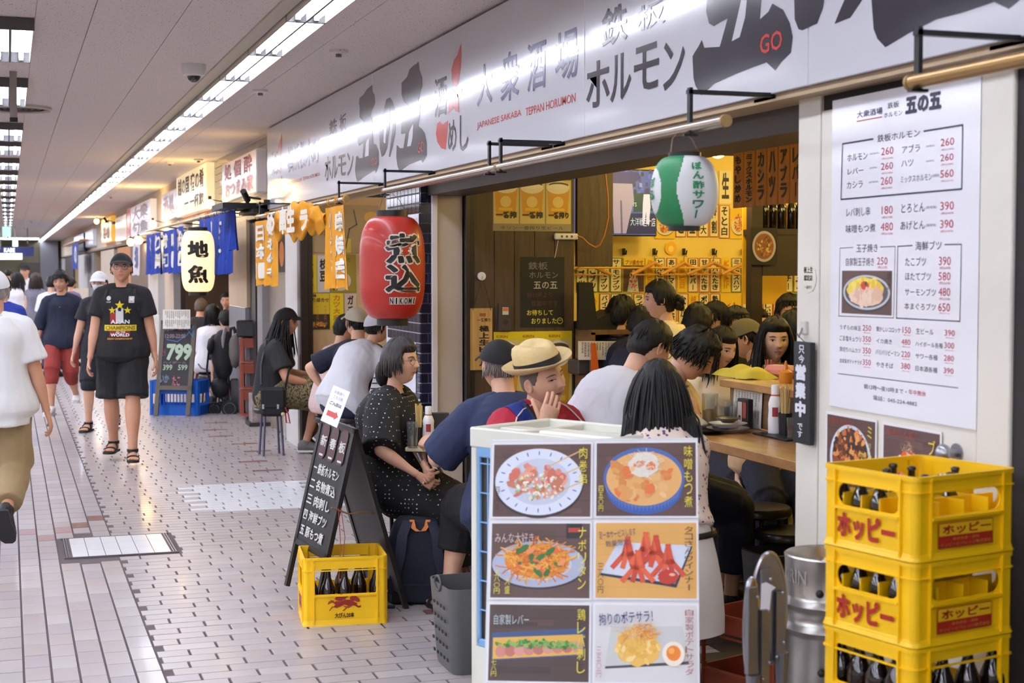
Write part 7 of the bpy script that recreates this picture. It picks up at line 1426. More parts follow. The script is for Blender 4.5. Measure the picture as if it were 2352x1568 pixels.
def ik(a, c, l1, l2, pole):
    d = c-a; L = d.length; L2 = min(L, (l1+l2)*.999); d = d.normalized(); c = a+d*L2
    x = (l1*l1-l2*l2+L2*L2)/(2*L2); hgt = sqrt(max(0, l1*l1-x*x)); p = pole-d*pole.dot(d); p = p.normalized() if p.length > 1e-6 else d.orthogonal().normalized()
    return a+d*x+p*hgt, c
def jawf(z): return 1-.36*max(0, (-z-.015)/.1)**1.3
def fdisp(x, z, nose=1.):
    G = lambda cx_, cz_, sx_, sz_: exp(-((x-cx_)/sx_)**2-((z-cz_)/sz_)**2)
    ax = abs(x); d = 0.
    zr = max(0, min(1, (.026-z)/.048)); d += nose*.021*exp(-(x/(.0075+.005*zr))**2)*(.22+.78*zr**1.5)*(1 if z > -.024 else exp(-((z+.024)/.006)**2)) * (1 if z < .03 else exp(-((z-.03)/.012)**2))
    d += nose*.007*exp(-((ax-.012)/.006)**2-((z+.022)/.008)**2)
    d -= .0085*exp(-((ax-.031)/.016)**2-((z-.010)/.011)**2); d += .0035*exp(-((ax-.03)/.02)**2-((z-.031)/.008)**2)
    d += .004*exp(-((ax-.042)/.016)**2-((z+.02)/.016)**2); d += .0055*G(0, -.050, .021, .005)+.005*G(0, -.0595, .018, .005)-.004*G(0, -.070, .02, .005)-.002*G(0, -.0548, .024, .0022); d += .007*G(0, -.093, .018, .014)
    return d
HX, HY, HZ = .0755, .095, .116
def hpoint(th, ph):   # th azimuth (0 = front, + = person's right), ph polar from top
    x = sin(ph)*sin(th); y = sin(ph)*cos(th); z = cos(ph)
    X, Yv, Z = HX*x, HY*y, HZ*z
    j = jawf(Z); X *= j
    if y > 0: Yv = HY*(y**.92 if y > 0 else 0)*(1-.06*max(0, (-Z-.03)/.08)); Yv += fdisp(X, Z)*min(1, y*3)
    else: Yv *= 1-.30*max(0, (-Z-.02)/.09)
    return V3(X, Yv, Z)
def hsurf(x, z):
    j = jawf(z); xx = x/j; ph = math.acos(max(-1, min(1, z/HZ))); s_ = sin(ph); sx_ = max(-1, min(1, xx/HX/max(s_, 1e-4))); th = math.asin(sx_); return hpoint(th, ph).y
def headmesh(mb, T, m, ears=True, nu=60, nv=46):
    vs = [];
    for j in range(nv+1):
        ph = .03+(pi-.06)*j/nv
        for i in range(nu):
            t = i/nu*2-1; th = pi*(math.copysign(abs(t)**1.45, t)); vs.append(T(hpoint(th, ph)))
    fs = [(j*nu+i, (j+1)*nu+i, (j+1)*nu+(i+1) % nu, j*nu+(i+1) % nu) for j in range(nv) for i in range(nu)]; fs += [tuple(range(nu)), tuple(nv*nu+i for i in range(nu-1, -1, -1))]
    mb.add(vs, fs, m)
    if ears:
        for s_ in (-1, 1):
            rings = []
            for k, (o, r) in enumerate(((0, 1.), (.005, 1.02), (.010, .95), (.011, .8), (.007, .62), (.004, .3))):
                rings.append([T(V3(s_*(.0735+o+.007*max(0, -cos(a))), -.004+.017*r*cos(a)-.006*o*100*.2, .000+.031*r*sin(a)*(1.0 if sin(a) > 0 else .9))) for a in [TAU*q_/14 for q_ in range(14)]])
            mb.ring(rings, m)
def hand(mb, w, d, nrm, m, side=1, curl=.35, s=1., spread=.12, thumb=.7):
    d = d.normalized(); nrm = (nrm-d*nrm.dot(d)).normalized(); x = d.cross(nrm)*side   # x points to the thumb side
    rings = []
    for t, wd, th in ((-.02, .026, .020), (0, .028, .018), (.03, .036, .015), (.06, .042, .014), (.085, .041, .012), (.095, .034, .009)):
        rings.append([w+d*t*s+x*(wd*cos(a)*s)+nrm*(th*sin(a)*s) for a in [TAU*k/12 for k in range(12)]])
    mb.ring(rings, m)
    def finger(base, dr, lens, r, cl):
        pts = [base]; dd = dr.normalized();
        for i, l in enumerate(lens):
            ax = dd.cross(nrm).normalized(); dd = (Matrix.Rotation(-cl*(.8+.25*i), 3, ax) @ dd); pts.append(pts[-1]+dd*l*s)
        pts.append(pts[-1]+dd*.004*s); rr = [r*s, r*.98*s, r*.9*s, r*.8*s, r*.35*s][:len(pts)]; mb.tube(pts, rr, m, n=8)
    for i, (ox, ln) in enumerate(((.031, .072), (.0105, .08), (-.0105, .074), (-.0305, .058))):
        b_ = w+d*(.082-abs(ox)*.25)*s+x*ox*s; finger(b_, d+x*ox*spread*18*.5, (ln*.45, ln*.31, ln*.27), .0088 if i < 3 else .0078, curl*(1+.15*i))
    finger(w+d*.022*s+x*.024*s+nrm*(-.004)*s, d*.75+x*thumb, (.038, .03, .026), .0105, curl*.5)
HAIR = M('black_hair', (13, 11, 11), rough=.45, spec=.35, bump=.5, bscale=60, stretch=(14, 14, .6)); HAIRB = M('brown_hair', (46, 34, 28), rough=.45, bump=.5, bscale=60, stretch=(14, 14, .6)); HAIRG = M('grey_hair', (150, 148, 146), rough=.6)
mEyeW = M('eye_white', (216, 208, 200), rough=.3); mIris = M('iris', (28, 18, 14), rough=.15); mLash = M('lash', (24, 18, 16), rough=.6)
def skin(i=0): return M('skin_%d' % i, [(216, 168, 140), (200, 148, 118), (228, 186, 160), (180, 126, 96)][i], rough=.48, sss=.12, var=.05, vscale=14)
def lips(i=0): return M('lips_%d' % i, [(180, 104, 90), (160, 90, 76), (190, 84, 82)][i], rough=.4)
def haircap(q, T, m, style, rnd, th=.012, nu=56, nv=40):
    """scalp shell with a soft hairline"""
    vs = []; kp = []; cx_ = dict(short=(.062, .008, -.055), bob=(.05, -.2, -.2), buzz=(.066, .0, -.05), hat=(.04, .01, -.05), full=(.055, -.03, -.085))[style]
    for j in range(nv+1):
        ph = .02+2.75*j/nv
        for i in range(nu):
            thh = (i/nu*2-1)*pi; P_ = hpoint(thh, ph); a = abs(thh);
            if a < .95: line = cx_[0]-.012*cos(a*3.2)*0+.0*a
            elif a < 1.35: line = cx_[0]+(cx_[1]-cx_[0])*((a-.95)/.4)
            elif a < 1.75: line = cx_[1]
            else: line = cx_[1]+(cx_[2]-cx_[1])*min(1, (a-1.75)/.5)
            line += .004*mnoise.noise(V3(thh*9, 2, 1)); k = (P_.z-line)/.02; kp.append(k); n_ = V3(P_.x/HX**2, P_.y/HY**2, P_.z/HZ**2).normalized(); t_ = th*max(-.35, min(1, k))*(1+.35*mnoise.noise(V3(thh*7, ph*3, 3)))*(1.0+.5*max(0, P_.z/HZ)); vs.append(T(P_+n_*(t_ if k > 0 else -.004)))
    fs = []
    for j in range(nv):
        for i in range(nu):
            ids = (j*nu+i, (j+1)*nu+i, (j+1)*nu+(i+1) % nu, j*nu+(i+1) % nu)
            if max(kp[k] for k in ids) > 0: fs.append(ids)
    fs.append(tuple(range(nu))); q.add(vs, fs, m)
def strands(q, T, Ti, m, n, length, rnd, start='crown', r=.0045, az=(-3.14, 3.14), down=None, grav=1., off=.012, seg=8, phr=(0., .9), noise_=.25, keepback=False, curl=0., lift=0.):
    for k in range(n):
        th = rnd.uniform(*az); ph = rnd.uniform(*phr); p = hpoint(th, ph); nn = V3(p.x/HX**2, p.y/HY**2, p.z/HZ**2).normalized(); p = p+nn*off*rnd.uniform(.5, 1.1)
        L = (length(th) if callable(length) else length)*rnd.uniform(.85, 1.1); st = L/seg; pts = [p]; d = V3(cos(ph)*sin(th), cos(ph)*cos(th), -sin(ph)*.9)+nn*(.12+lift); d.normalize(); nz = V3(rnd.uniform(-1, 1), rnd.uniform(-1, 1), rnd.uniform(-.4, .4))*noise_; c_ = rnd.uniform(0, 6)
        for s_ in range(seg):
            d = (d*1.0+V3(0, 0, -1)*.55*grav+nz*.25+V3(cos(c_+s_*2.2), sin(c_+s_*2.2), 0)*curl).normalized(); pn = pts[-1]+d*st
            for _ in range(2):
                e = sqrt((pn.x/(HX+off))**2+(pn.y/(HY+off))**2+(pn.z/(HZ+off))**2)
                if e < 1: pn = V3(pn.x/e, pn.y/e, pn.z/e)
            if pn.z < -.03 and abs(pn.x) < .066 and pn.y > -.055 and pn.y < .05: pn = V3(math.copysign(.066, pn.x if abs(pn.x) > .001 else 1), pn.y, pn.z) if pn.y > -.03 else V3(pn.x, -.056, pn.z)
            if keepback and pn.z < -.10: pn.y = min(pn.y, -.085-.25*min(.16, -pn.z-.1)-.015*rnd.random())
            pts.append(pn)
        rr = [r*.7]+[r]*(seg-2)+[r*.7, r*.25]; q.tube([T(x) for x in pts], rr[:len(pts)], m, n=5)
def patch(q, T, fn, nu, nv, m):   # fn(u,v)->(x,z,off) on the face
    vs = []
    for j in range(nv):
        for i in range(nu):
            x, z, o = fn(i/(nu-1), j/(nv-1)); vs.append(T(V3(x, hsurf(x, z)+o, z)))
    q.add(vs, [(j*nu+i, j*nu+i+1, (j+1)*nu+i+1, (j+1)*nu+i) for j in range(nv-1) for i in range(nu-1)], m)
def person(label, at_, face, h=1.7, g=1., fem=False, sit=False, lean=0., side=0., twist=0., head=(0, 0, 0), hl=None, hr=None, fl=None, fr=None, pl_=(-.6, -.6, -.5), pr_=(.6, -.6, -.5), kp=(0, 1, .2), sk=0, vox=.010,
           top=None, bottom=None, shoes=None, hair=('short', HAIR), hat=None, glasses=None, mask=None, curl=(.35, .35), pn=(None, None), floorz=0., detail=1, neck=.0, slump=.03, extra=None, smile=0., eyes=1., lp=0, group=None, hscale=1., handvis=True, seed=None, kneeout=.0):
    rnd = random.Random(hash(label) % 1000 if seed is None else seed); rnd = random.Random(sum(map(ord, label)) if seed is None else seed)
    a = radians(face); Rz = Matrix.Rotation(-a, 3, 'Z')
    S = h/1.7; spL = .50*S
    ln, sd, tw = radians(lean), radians(side), radians(twist)
    up = V3(sin(sd), sin(ln)*cos(sd), cos(ln)*cos(sd)).normalized()
    hip0 = V3(0, 0, 0); nb = up*spL
    hy_, hp_, hr_ = [radians(v) for v in head]
    Rh = Matrix.Rotation(-hy_, 3, 'Z') @ Matrix.Rotation(-hp_, 3, 'X') @ Matrix.Rotation(hr_, 3, 'Y')
    nd = (up*.6+Rh @ V3(0, .15, 1)*.6).normalized(); hc = nb+nd*(.128*S+neck)+Rh @ V3(0, .035, .03)*S
    tgt = Vector(at_); off = tgt-Rz @ hc; hz = off.z; base = V3(off.x, off.y, 0);
    O = V3(0, 0, hz); t = thing('person', label, 'person', base, -a, group)
    L2 = lambda v: (Rz.inverted() @ (v[1]-base)) if isinstance(v, tuple) and v[0] == 'w' else v
    hl, hr, fl, fr = L2(hl), L2(hr), L2(fl), L2(fr)
    def LN(v):
        if isinstance(v, tuple) and len(v) and v[0] == 'w': return tuple(tuple(Rz.inverted() @ Vector(x)) for x in v[1:])
        return v
    pn = (LN(pn[0]), LN(pn[1]))
    if not sit: hz_ok = hz
    hip = O; nb = nb+O; hc = hc+O
    sx = Matrix.Rotation(-tw, 3, 'Z') @ V3(1, 0, 0); sx = (sx-up*sx.dot(up)).normalized(); fw = up.cross(sx)
    sw = (.150 if not fem else .128)*S*(1+.35*(g-1)); hw = (.088 if not fem else .092)*S
    sh = {s_: nb+sx*sw*s_-up*.072*S for s_ in (-1, 1)}; hj = {s_: hip+V3(hw*s_, 0, -.0) for s_ in (-1, 1)}
    La, Lf, Lt, Ls = .285*S, .245*S, .42*S, .43*S
    E, Wr, K, A = {}, {}, {}, {}
    hands = {-1: hl, 1: hr}; poles = {-1: Vector(pl_), 1: Vector(pr_)}
    for s_ in (-1, 1):
        tg = hands[s_]; tg = Vector(tg) if tg is not None else V3(s_*(sw+.07), .04, sh[s_].z-.53*S)
        E[s_], Wr[s_] = ik(sh[s_], tg, La, Lf, poles[s_])
        ft = {-1: fl, 1: fr}[s_]; ft = Vector(ft) if ft is not None else (V3(s_*.1, .0, .08+floorz) if not sit else V3(s_*.12, .38, .08+floorz))
        kp_ = Vector(kp)+V3(s_*kneeout, 0, 0); K[s_], A[s_] = ik(hj[s_], ft, Lt, Ls, kp_)
    ctrl = (hip+nb)/2-fw*slump+V3(0, 0, 0)
    def sp(tt): return hip*(1-tt)**2+ctrl*2*tt*(1-tt)+nb*tt*tt
    hipx = V3(1, 0, 0)
    prof = [(-.22, .09, .085), (-.14, .148, .11), (0, .160, .116), (.15, .150, .108), (.35, .136, .102), (.52, .140, .106), (.70, .152, .114), (.82, .148, .106), (.91, .112, .082), (.97, .078, .064), (1.06, .055, .053)] if not fem else [(-.22, .09, .085), (-.14, .16, .115), (0, .172, .12), (.15, .155, .108), (.35, .125, .092), (.52, .130, .10), (.70, .145, .118), (.82, .130, .095), (.91, .098, .072), (.97, .066, .054), (1.06, .046, .046)]
    def torso(mb, o, t0, t1, flare=0., m=None, shrink=1.):
        rings = []; N = 14; ts = [t0+(t1-t0)*i/N for i in range(N+1)]
        for tt in ts:
            i = max(0, min(len(prof)-2, next((k for k in range(len(prof)-1) if prof[k+1][0] >= tt), len(prof)-2))); f = max(0, min(1, (tt-prof[i][0])/(prof[i+1][0]-prof[i][0]))); rx = (prof[i][1]*(1-f)+prof[i+1][1]*f); ry = prof[i][2]*(1-f)+prof[i+1][2]*f
            rx *= S*(1+.8*(g-1)); ry *= S*g; fl_ = flare*max(0, (.5-tt)); rx += o+fl_; ry += o+fl_
            c_ = sp(tt) if tt >= 0 else hip+(up if not sit else V3(0, .0, 1))*tt*spL
            tg = (sp(min(1.05, tt+.05))-sp(max(0, tt-.05))).normalized() if tt >= 0 else up
            x_ = hipx.lerp(sx, max(0, min(1, tt))); x_ = (x_-tg*x_.dot(tg)).normalized(); y_ = tg.cross(x_)
            pts = []
            for k in range(20):
                an = TAU*k/20; ca, sa = cos(an), sin(an); e = .85; pts.append(c_+x_*(math.copysign(abs(ca)**e, ca)*rx)+y_*(math.copysign(abs(sa)**e, sa)*ry))
            rings.append(pts)
        mb.ring(rings, m)
    def limb(mb, p0, p1, rs, m, n=12, f0=0., f1=1.):
        k = len(rs); pts = [p0.lerp(p1, f0+(f1-f0)*i/(k-1)) for i in range(k)]; mb.tube(pts, rs, m, n=n)
    ga = S*(1+.6*(g-1))*(1 if not fem else .9)
    sm_ = skin(sk)
    # body surface
    b = MB(); torso(b, 0, -.22, 1.02, m=sm_)
    for s_ in (-1, 1):
        b.sph(sh[s_], .056*ga, sm_, n=12, k=8); limb(b, nb-up*.03*S+sx*s_*.02, sh[s_], [.046*ga, .046*ga, .048*ga], sm_)
        limb(b, sh[s_], E[s_], [.052*ga, .050*ga, .047*ga, .040*ga], sm_); b.sph(E[s_], .040*ga, sm_, n=10, k=8); limb(b, E[s_], Wr[s_], [.040*ga, .041*ga, .034*ga, .025*ga, .024*ga], sm_)
        b.sph(hj[s_], .092*ga, sm_, n=12, k=8); limb(b, hj[s_], K[s_], [.09*ga, .082*ga, .068*ga, .056*ga], sm_); b.sph(K[s_], .056*ga, sm_, n=12, k=8)
        limb(b, K[s_], A[s_], [.054*ga, .060*ga, .052*ga, .038*ga, .036*ga], sm_)
    limb(b, nb-up*.03, hc+Rh @ V3(0, -.025, -.05)*S, [.062*S*(1 if not fem else .82), .056*S*(1 if not fem else .82), .056*S*(1 if not fem else .84)], sm_)
    co, fs = remesh(b, vox, 5)
    body = MB(); body.V = [tuple(v) for v in co]; body.F = fs; body.I = [body.mi(sm_)]*len(fs)
    hs = S*1.0*hscale; hs = .5+.5*hs if False else hs
    T = lambda p: hc+Rh @ (p*hs)
    headmesh(body, T, sm_, nu=60 if detail else 36, nv=46 if detail else 28)
    for s_ in (-1, 1):
        d = (Wr[s_]-E[s_]).normalized(); nn_ = pn[0 if s_ < 0 else 1]; dirh = d
        if isinstance(nn_, (tuple, list)) and len(nn_) == 2: dirh = Vector(nn_[0]).normalized(); nn_ = nn_[1]
        nn_ = Vector(nn_) if nn_ is not None else V3(s_, 0, 0)
        if handvis: hand(body, Wr[s_]+dirh*.01, dirh, nn_, sm_, side=-s_, curl=curl[0 if s_ < 0 else 1], s=S*(.95 if not fem else .86))
    if shoes and shoes[0] in ('sandal', 'bare'):
        for s_ in (-1, 1):
            fd = V3(s_*.15, 1, 0).normalized();
            if len(shoes) > 2 and shoes[2]: fd = Vector(shoes[2][0 if s_ < 0 else 1]).normalized()
            xx = V3(fd.y, -fd.x, 0).normalized(); uu = xx.cross(fd); ank = A[s_]; rings = []
            for tt, w_, hh, zz in ((-.06, .022, .03, -.04), (-.04, .032, .042, -.03), (0, .034, .045, -.025), (.05, .038, .034, -.038), (.10, .044, .022, -.052), (.135, .044, .015, -.058)):
                rings.append([ank+fd*tt*S+uu*zz*S+xx*w_*S*cos(an)+uu*hh*S*sin(an) for an in [TAU*k/12 for k in range(12)]])
            body.ring(rings, sm_)
            for k, ox in enumerate((-.034, -.017, -.002, .013, .028)):
                if s_ < 0: ox = ox
                o_ = -ox*s_; b0 = ank+fd*.125*S+xx*o_*S-uu*.058*S; L_ = (.04 if k == 0 else .034-.004*k)*S; r_ = (.012 if k == 0 else .0085)*S; body.tube([b0, b0+fd*L_*.6+uu*.002, b0+fd*L_], [r_, r_, r_*.5], sm_, n=8)
    bo = body.build('body', t, w=0, sm=80)
    # face
    if detail and mask is None or True:
        if eyes:
            for s_ in (-1, 1):
                cx_, cz_ = s_*.0315, .010; q = MB(); hh = .0046*eyes
                patch(q, T, lambda u, v: (cx_+(u-.5)*.028, cz_+(v-.5)*2*hh*max(0, 1-(2*u-1)**2)**.6+.0012*(s_*(u-.5)), .0012), 12, 5, mEyeW)
                patch(q, T, lambda u, v: (cx_+(v*.0054)*cos(TAU*u), cz_+min(hh*.98, max(-hh*.98, v*.0054*sin(TAU*u))), .0022), 14, 3, mIris)
                patch(q, T, lambda u, v: (cx_+(u-.5)*.0305, cz_+hh*max(0, 1-(2*u-1)**2)**.6+(v-.3)*.0026+.0012*(s_*(u-.5)), .0026), 12, 3, mLash); q.build('eye', t, w=0, sm=80)
                q = MB(); patch(q, T, lambda u, v: (cx_+(u-.5)*.036+s_*.001, .0285+.0035*sin(3.14*(u if s_ > 0 else 1-u)**.8)+(v-.5)*.0055*(1-.5*abs(2*u-1)), .0022), 10, 3, hair[1] if hair else HAIR); q.build('eyebrow', t, w=0, sm=80)
        if not mask:
            q = MB(); wL = .021+.007*smile; patch(q, T, lambda u, v: ((u-.5)*2*wL, -.0545+(v-.5)*.0125*max(0, 1-(2*u-1)**2)**.7+smile*.006*(2*u-1)**2, .0010), 12, 5, lips(lp)); patch(q, T, lambda u, v: ((u-.5)*2*wL, -.0548+(v-.5)*.0016+smile*.006*(2*u-1)**2, .0018), 12, 3, M('mouth_line', (90, 44, 40), rough=.6)); q.build('lips', t, w=0, sm=80)
        else:
            q = MB(); vs = []
            patch(q, T, lambda u, v: ((u-.5)*.118*(1-.25*(1-v)), -.088+.080*v+.006*sin(3.14*u)*v, .010+.010*sin(3.14*u)-.0*v), 14, 10, M('mask_cloth', (232, 234, 236), rough=.8, bump=.2)); q.build('face_mask', t, w=0, sm=80)
            for s_ in (-1, 1): q = MB(); q.tube([T(V3(s_*.055, .06, -.02)), T(V3(s_*.076, .02, 0)), T(V3(s_*.083, -.015, .01))], .0015, mWhiteP, n=5); q.build('mask_loop', t, w=0)
    if glasses:
        gm = M('spectacle_'+glasses, (24, 22, 22) if glasses == 'black' else (150, 110, 80), rough=.3); q = MB()
        for s_ in (-1, 1):
            q.tube([T(V3(s_*.032+.023*cos(TAU*k/20), hsurf(0, .02)-.002-.010*abs(s_*.032+.023*cos(TAU*k/20))/.05, .008+.0195*sin(TAU*k/20))) for k in range(20)], .0018, gm, closed=True, n=6)
            q.tube([T(V3(s_*.055, .088, .012)), T(V3(s_*.076, .05, .014)), T(V3(s_*.081, .0, .012)), T(V3(s_*.080, -.02, -.004))], .0016, gm, n=6)
        q.tube([T(V3(-.009, hsurf(0, .02)+.0, .012)), T(V3(0, hsurf(0, .02)+.004, .015)), T(V3(.009, hsurf(0, .02)+.0, .012))], .0016, gm, n=6); q.build('glasses', t, w=0)
        q = MB()
        for s_ in (-1, 1): q.add([T(V3(s_*.032+.022*cos(TAU*k/20), hsurf(0, .02)-.003-.010*abs(s_*.032+.022*cos(TAU*k/20))/.05, .008+.0185*sin(TAU*k/20))) for k in range(20)], [tuple(range(20))], M('lens', (230, 235, 240), rough=.05, alpha=.12));
        q.build('lenses', t, w=0, sm=0)
    # hair
    if hair:
        st, hm = hair[0], hair[1]; q = MB(); nS = 1 if detail else .5
        if st == 'short': haircap(q, T, hm, 'short', rnd, .013); strands(q, T, None, hm, int(420*nS), .055, rnd, phr=(.0, 1.2), az=(.9, 5.38), r=.0030, noise_=.6, off=.012, seg=5); strands(q, T, None, hm, int(110*nS), .05, rnd, phr=(.1, .75), az=(-1., 1.), r=.003, noise_=.5, off=.012, seg=5)
        elif st == 'buzz': haircap(q, T, hm, 'buzz', rnd, .004)
        elif st == 'mop': haircap(q, T, hm, 'short', rnd, .028); strands(q, T, None, hm, int(800*nS), .065, rnd, phr=(.0, 1.35), az=(.8, 5.48), r=.0036, noise_=1.2, off=.026, seg=6, curl=.6, lift=.35); strands(q, T, None, hm, int(220*nS), .06, rnd, phr=(.0, .85), az=(-1.0, 1.0), r=.0036, off=.024, noise_=1., seg=6, curl=.5, lift=.3)
        elif st == 'bowl': haircap(q, T, hm, 'short', rnd, .022); strands(q, T, None, hm, int(460*nS), .085, rnd, phr=(.0, 1.05), az=(.9, 5.38), r=.0034, noise_=.5, off=.02, seg=6, grav=1.1); strands(q, T, None, hm, int(200*nS), .07, rnd, phr=(.1, .75), az=(-1.1, 1.1), r=.0034, off=.019, seg=6, grav=1.2)
        elif st == 'bob': haircap(q, T, hm, 'full', rnd, .018); strands(q, T, None, hm, int(650*nS), lambda th: .20 if abs(th) > 1.15 else .07, rnd, phr=(.0, .5), r=.0036, noise_=.3, off=.018, seg=9, grav=1.); strands(q, T, None, hm, int(90*nS), .08, rnd, phr=(.2, .5), az=(-.6, .6), r=.0026, off=.014, seg=7)
        elif st == 'long': haircap(q, T, hm, 'full', rnd, .018); strands(q, T, None, hm, int(800*nS), lambda th: .50 if abs(th) > .9 else .2, rnd, phr=(.0, .55), r=.0042, noise_=.25, off=.018, seg=13, keepback=True); strands(q, T, None, hm, int(40*nS), .1, rnd, phr=(.2, .5), az=(-.5, .5), r=.0035, off=.014, seg=7)
        elif st == 'longdown': haircap(q, T, hm, 'full', rnd, .017); strands(q, T, None, hm, int(620*nS), lambda th: .33 if abs(th) > .98 else .05, rnd, phr=(.0, .5), r=.0036, noise_=.25, off=.016, seg=11); strands(q, T, None, hm, int(40*nS), .055, rnd, phr=(.35, .6), az=(-.55, .55), r=.0022, off=.013, seg=7)
        elif st == 'bun':
            haircap(q, T, hm, 'full', rnd, .014); strands(q, T, None, hm, int(160*nS), lambda th: .13, rnd, phr=(.0, .7), r=.004, noise_=.2, off=.014, seg=7, az=(1.2, 5.08)); strands(q, T, None, hm, 24, .05, rnd, phr=(.5, .8), az=(-1.2, 1.2), r=.003, off=.012, seg=6)
            for k in range(9): an = TAU*k/9; q.sph(T(V3(.026*cos(an), -.118-.012*sin(k*2.), -.02+.03*sin(an))), .026*hs, hm, n=10, k=7)
            q.sph(T(V3(0, -.12, -.02)), .036*hs, hm, n=12, k=8)
        elif st == 'hatlong': haircap(q, T, hm, 'hat', rnd, .012); strands(q, T, None, hm, int(170*nS), .34, rnd, phr=(1.2, 1.45), az=(1.2, 5.08), r=.006, noise_=.45, off=.012, seg=10, grav=.8)
        elif st == 'hatshort': haircap(q, T, hm, 'short', rnd, .009); strands(q, T, None, hm, int(90*nS), .05, rnd, phr=(1.1, 1.6), az=(1.5, 4.78), r=.004, noise_=.4, off=.009, seg=5)
        q.build('hair', t, w=0, sm=80)
    # hat
    if hat:
        kind, hm = hat[0], hat[1]
        if kind == 'cap':
            brimaz = hat[2] if len(hat) > 2 else 0.; q = MB(); rings = []; Rb0 = Matrix.Rotation(-brimaz, 3, 'Z'); ph = lambda u_: .02+(kk/12)*(1.13+.40*(1-cos(u_))/2)
            for kk in range(13):
                rings.append([T(Rb0 @ V3(sin(ph(u_))*sin(u_)*(HX+.020), sin(ph(u_))*cos(u_)*(HY+.020)-.004, cos(ph(u_))*(HZ+.008)+.008)) for u_ in [TAU*k/32 for k in range(32)]])
            q.ring(rings[:], hm); q.build('cap', t, w=0, sm=60)
            q = MB(); vs = []; nu, nv = 16, 6; Rb = Matrix.Rotation(-brimaz, 3, 'Z')
            for tz in (0., .004):
                for j in range(nv):
                    for i in range(nu):
                        u_ = (i/(nu-1)-.5)*2.1; rr = 1+.62*(j/(nv-1))*cos(u_*.75)**.8; vs.append(T(Rb @ V3(sin(u_)*(HX+.012)*(1+.02*j), cos(u_)*(HY+.014)*rr, .060-.020*(j/(nv-1))-.018*sin(u_)**2+tz)))
            fs = []; n0 = nu*nv
            for j in range(nv-1):
                for i in range(nu-1): a_ = j*nu+i; fs.append((a_, a_+nu, a_+nu+1, a_+1)); fs.append((n0+a_, n0+a_+1, n0+a_+nu+1, n0+a_+nu))
            for i in range(nu-1): a_ = (nv-1)*nu+i; fs.append((a_, n0+a_, n0+a_+1, a_+1))
            q.add(vs, fs, hm); q.build('brim', t, w=0, sm=60)
            q = MB(); q.sph(T(V3(0, 0, HZ+.010)), .006, hm, n=8, k=6); q.build('button', t, w=0)
        elif kind == 'straw':
            band = hat[2]; tl = hat[3] if len(hat) > 3 else 0.; Rt = Matrix.Rotation(tl, 3, 'X'); zo = .060
            F2 = lambda x, y, z: T(V3(0, -.004, zo)+Rt @ V3(x, y, z))
            q = MB(); rings = []
            for r_, z in ((.100, 0), (.099, .03), (.094, .065), (.084, .088), (.066, .099), (.04, .094), (.01, .088)):
                rings.append([F2(sin(u_)*r_*.86, cos(u_)*r_*1.06, z-.012*exp(-((sin(u_)*r_)/.03)**2)*(z > .07)-(.010*cos(u_)*(z > .06))) for u_ in [TAU*k/40 for k in range(40)]])
            q.ring(rings, hm, cap=True); q.build('crown', t, w=0, sm=70)
            q = MB(); rings = []
            for r_, z, up_ in ((.097, 0, 0), (.112, -.003, 0), (.130, .002, .3), (.146, .012, .6), (.150, .018, .8), (.149, .021, .8), (.130, .006, .3), (.098, .004, 0)):
                rings.append([F2(sin(u_)*r_*.90, cos(u_)*r_*1.04, z+up_*.018*(sin(u_)**2)-up_*.012*cos(u_)) for u_ in [TAU*k/44 for k in range(44)]])
            q.ring(rings, hm, closed=True); q.build('brim', t, w=0, sm=70)
            q = MB(); q.ring([[F2(sin(u_)*r_*.86, cos(u_)*r_*1.06, z) for u_ in [TAU*k/40 for k in range(40)]] for r_, z in ((.1015, .004), (.1015, .032), (.098, .032), (.098, .004))], band, closed=True); q.build('hat_band', t, w=0)
    # clothes
    J = dict(hip=hip, nb=nb, sh=sh, E=E, W=Wr, K=K, A=A, hc=hc, T=T, up=up, fw=fw, sx=sx, S=S, torso=torso, limb=limb, ga=ga, t=t, sp=sp, Rh=Rh, hj=hj, rnd=rnd)
    if top:
        m, sl, hem, o_, fl_ = top[:5]; q = MB(); torso(q, o_, hem, .985, fl_, m)
        for s_ in (-1, 1):
            q.sph(sh[s_], .055*ga+o_*.7, m, n=12, k=8); limb(q, nb-up*.020*S+sx*s_*.025*S, sh[s_], [.052*ga+o_*.35, .053*ga+o_*.6, .054*ga+o_*.7], m)
            if sl <= 1: limb(q, sh[s_], E[s_], [.054*ga+o_*.8, .055*ga+o_*.95, .056*ga+o_*1.15], m, f1=sl)
            else:
                limb(q, sh[s_], E[s_], [.058*ga+o_, .056*ga+o_, .052*ga+o_], m); q.sph(E[s_], .05*ga+o_, m, n=10, k=8); limb(q, E[s_], Wr[s_], [.05*ga+o_, .046*ga+o_, .042*ga+o_], m, f1=sl-1)
        co, fs = remesh(q, vox, 3, fold=.008, seed=rnd.uniform(0, 50)); q2 = MB(); q2.V = [tuple(v) for v in co]; q2.F = fs; q2.I = [q2.mi(m)]*len(fs); q2.build('shirt' if len(top) < 6 else top[5], t, w=0, sm=80)
        q = MB(); q.tube([nb+up*.012*S+sx*cos(TAU*k/20)*(.082 if not fem else .07)*S*(1+.3*(g-1))+fw*(sin(TAU*k/20)*.07*S+.008)-up*.02*S*max(0, sin(TAU*k/20)) for k in range(20)], .008*S, m, closed=True, n=8); q.build('collar', t, w=0, sm=60)
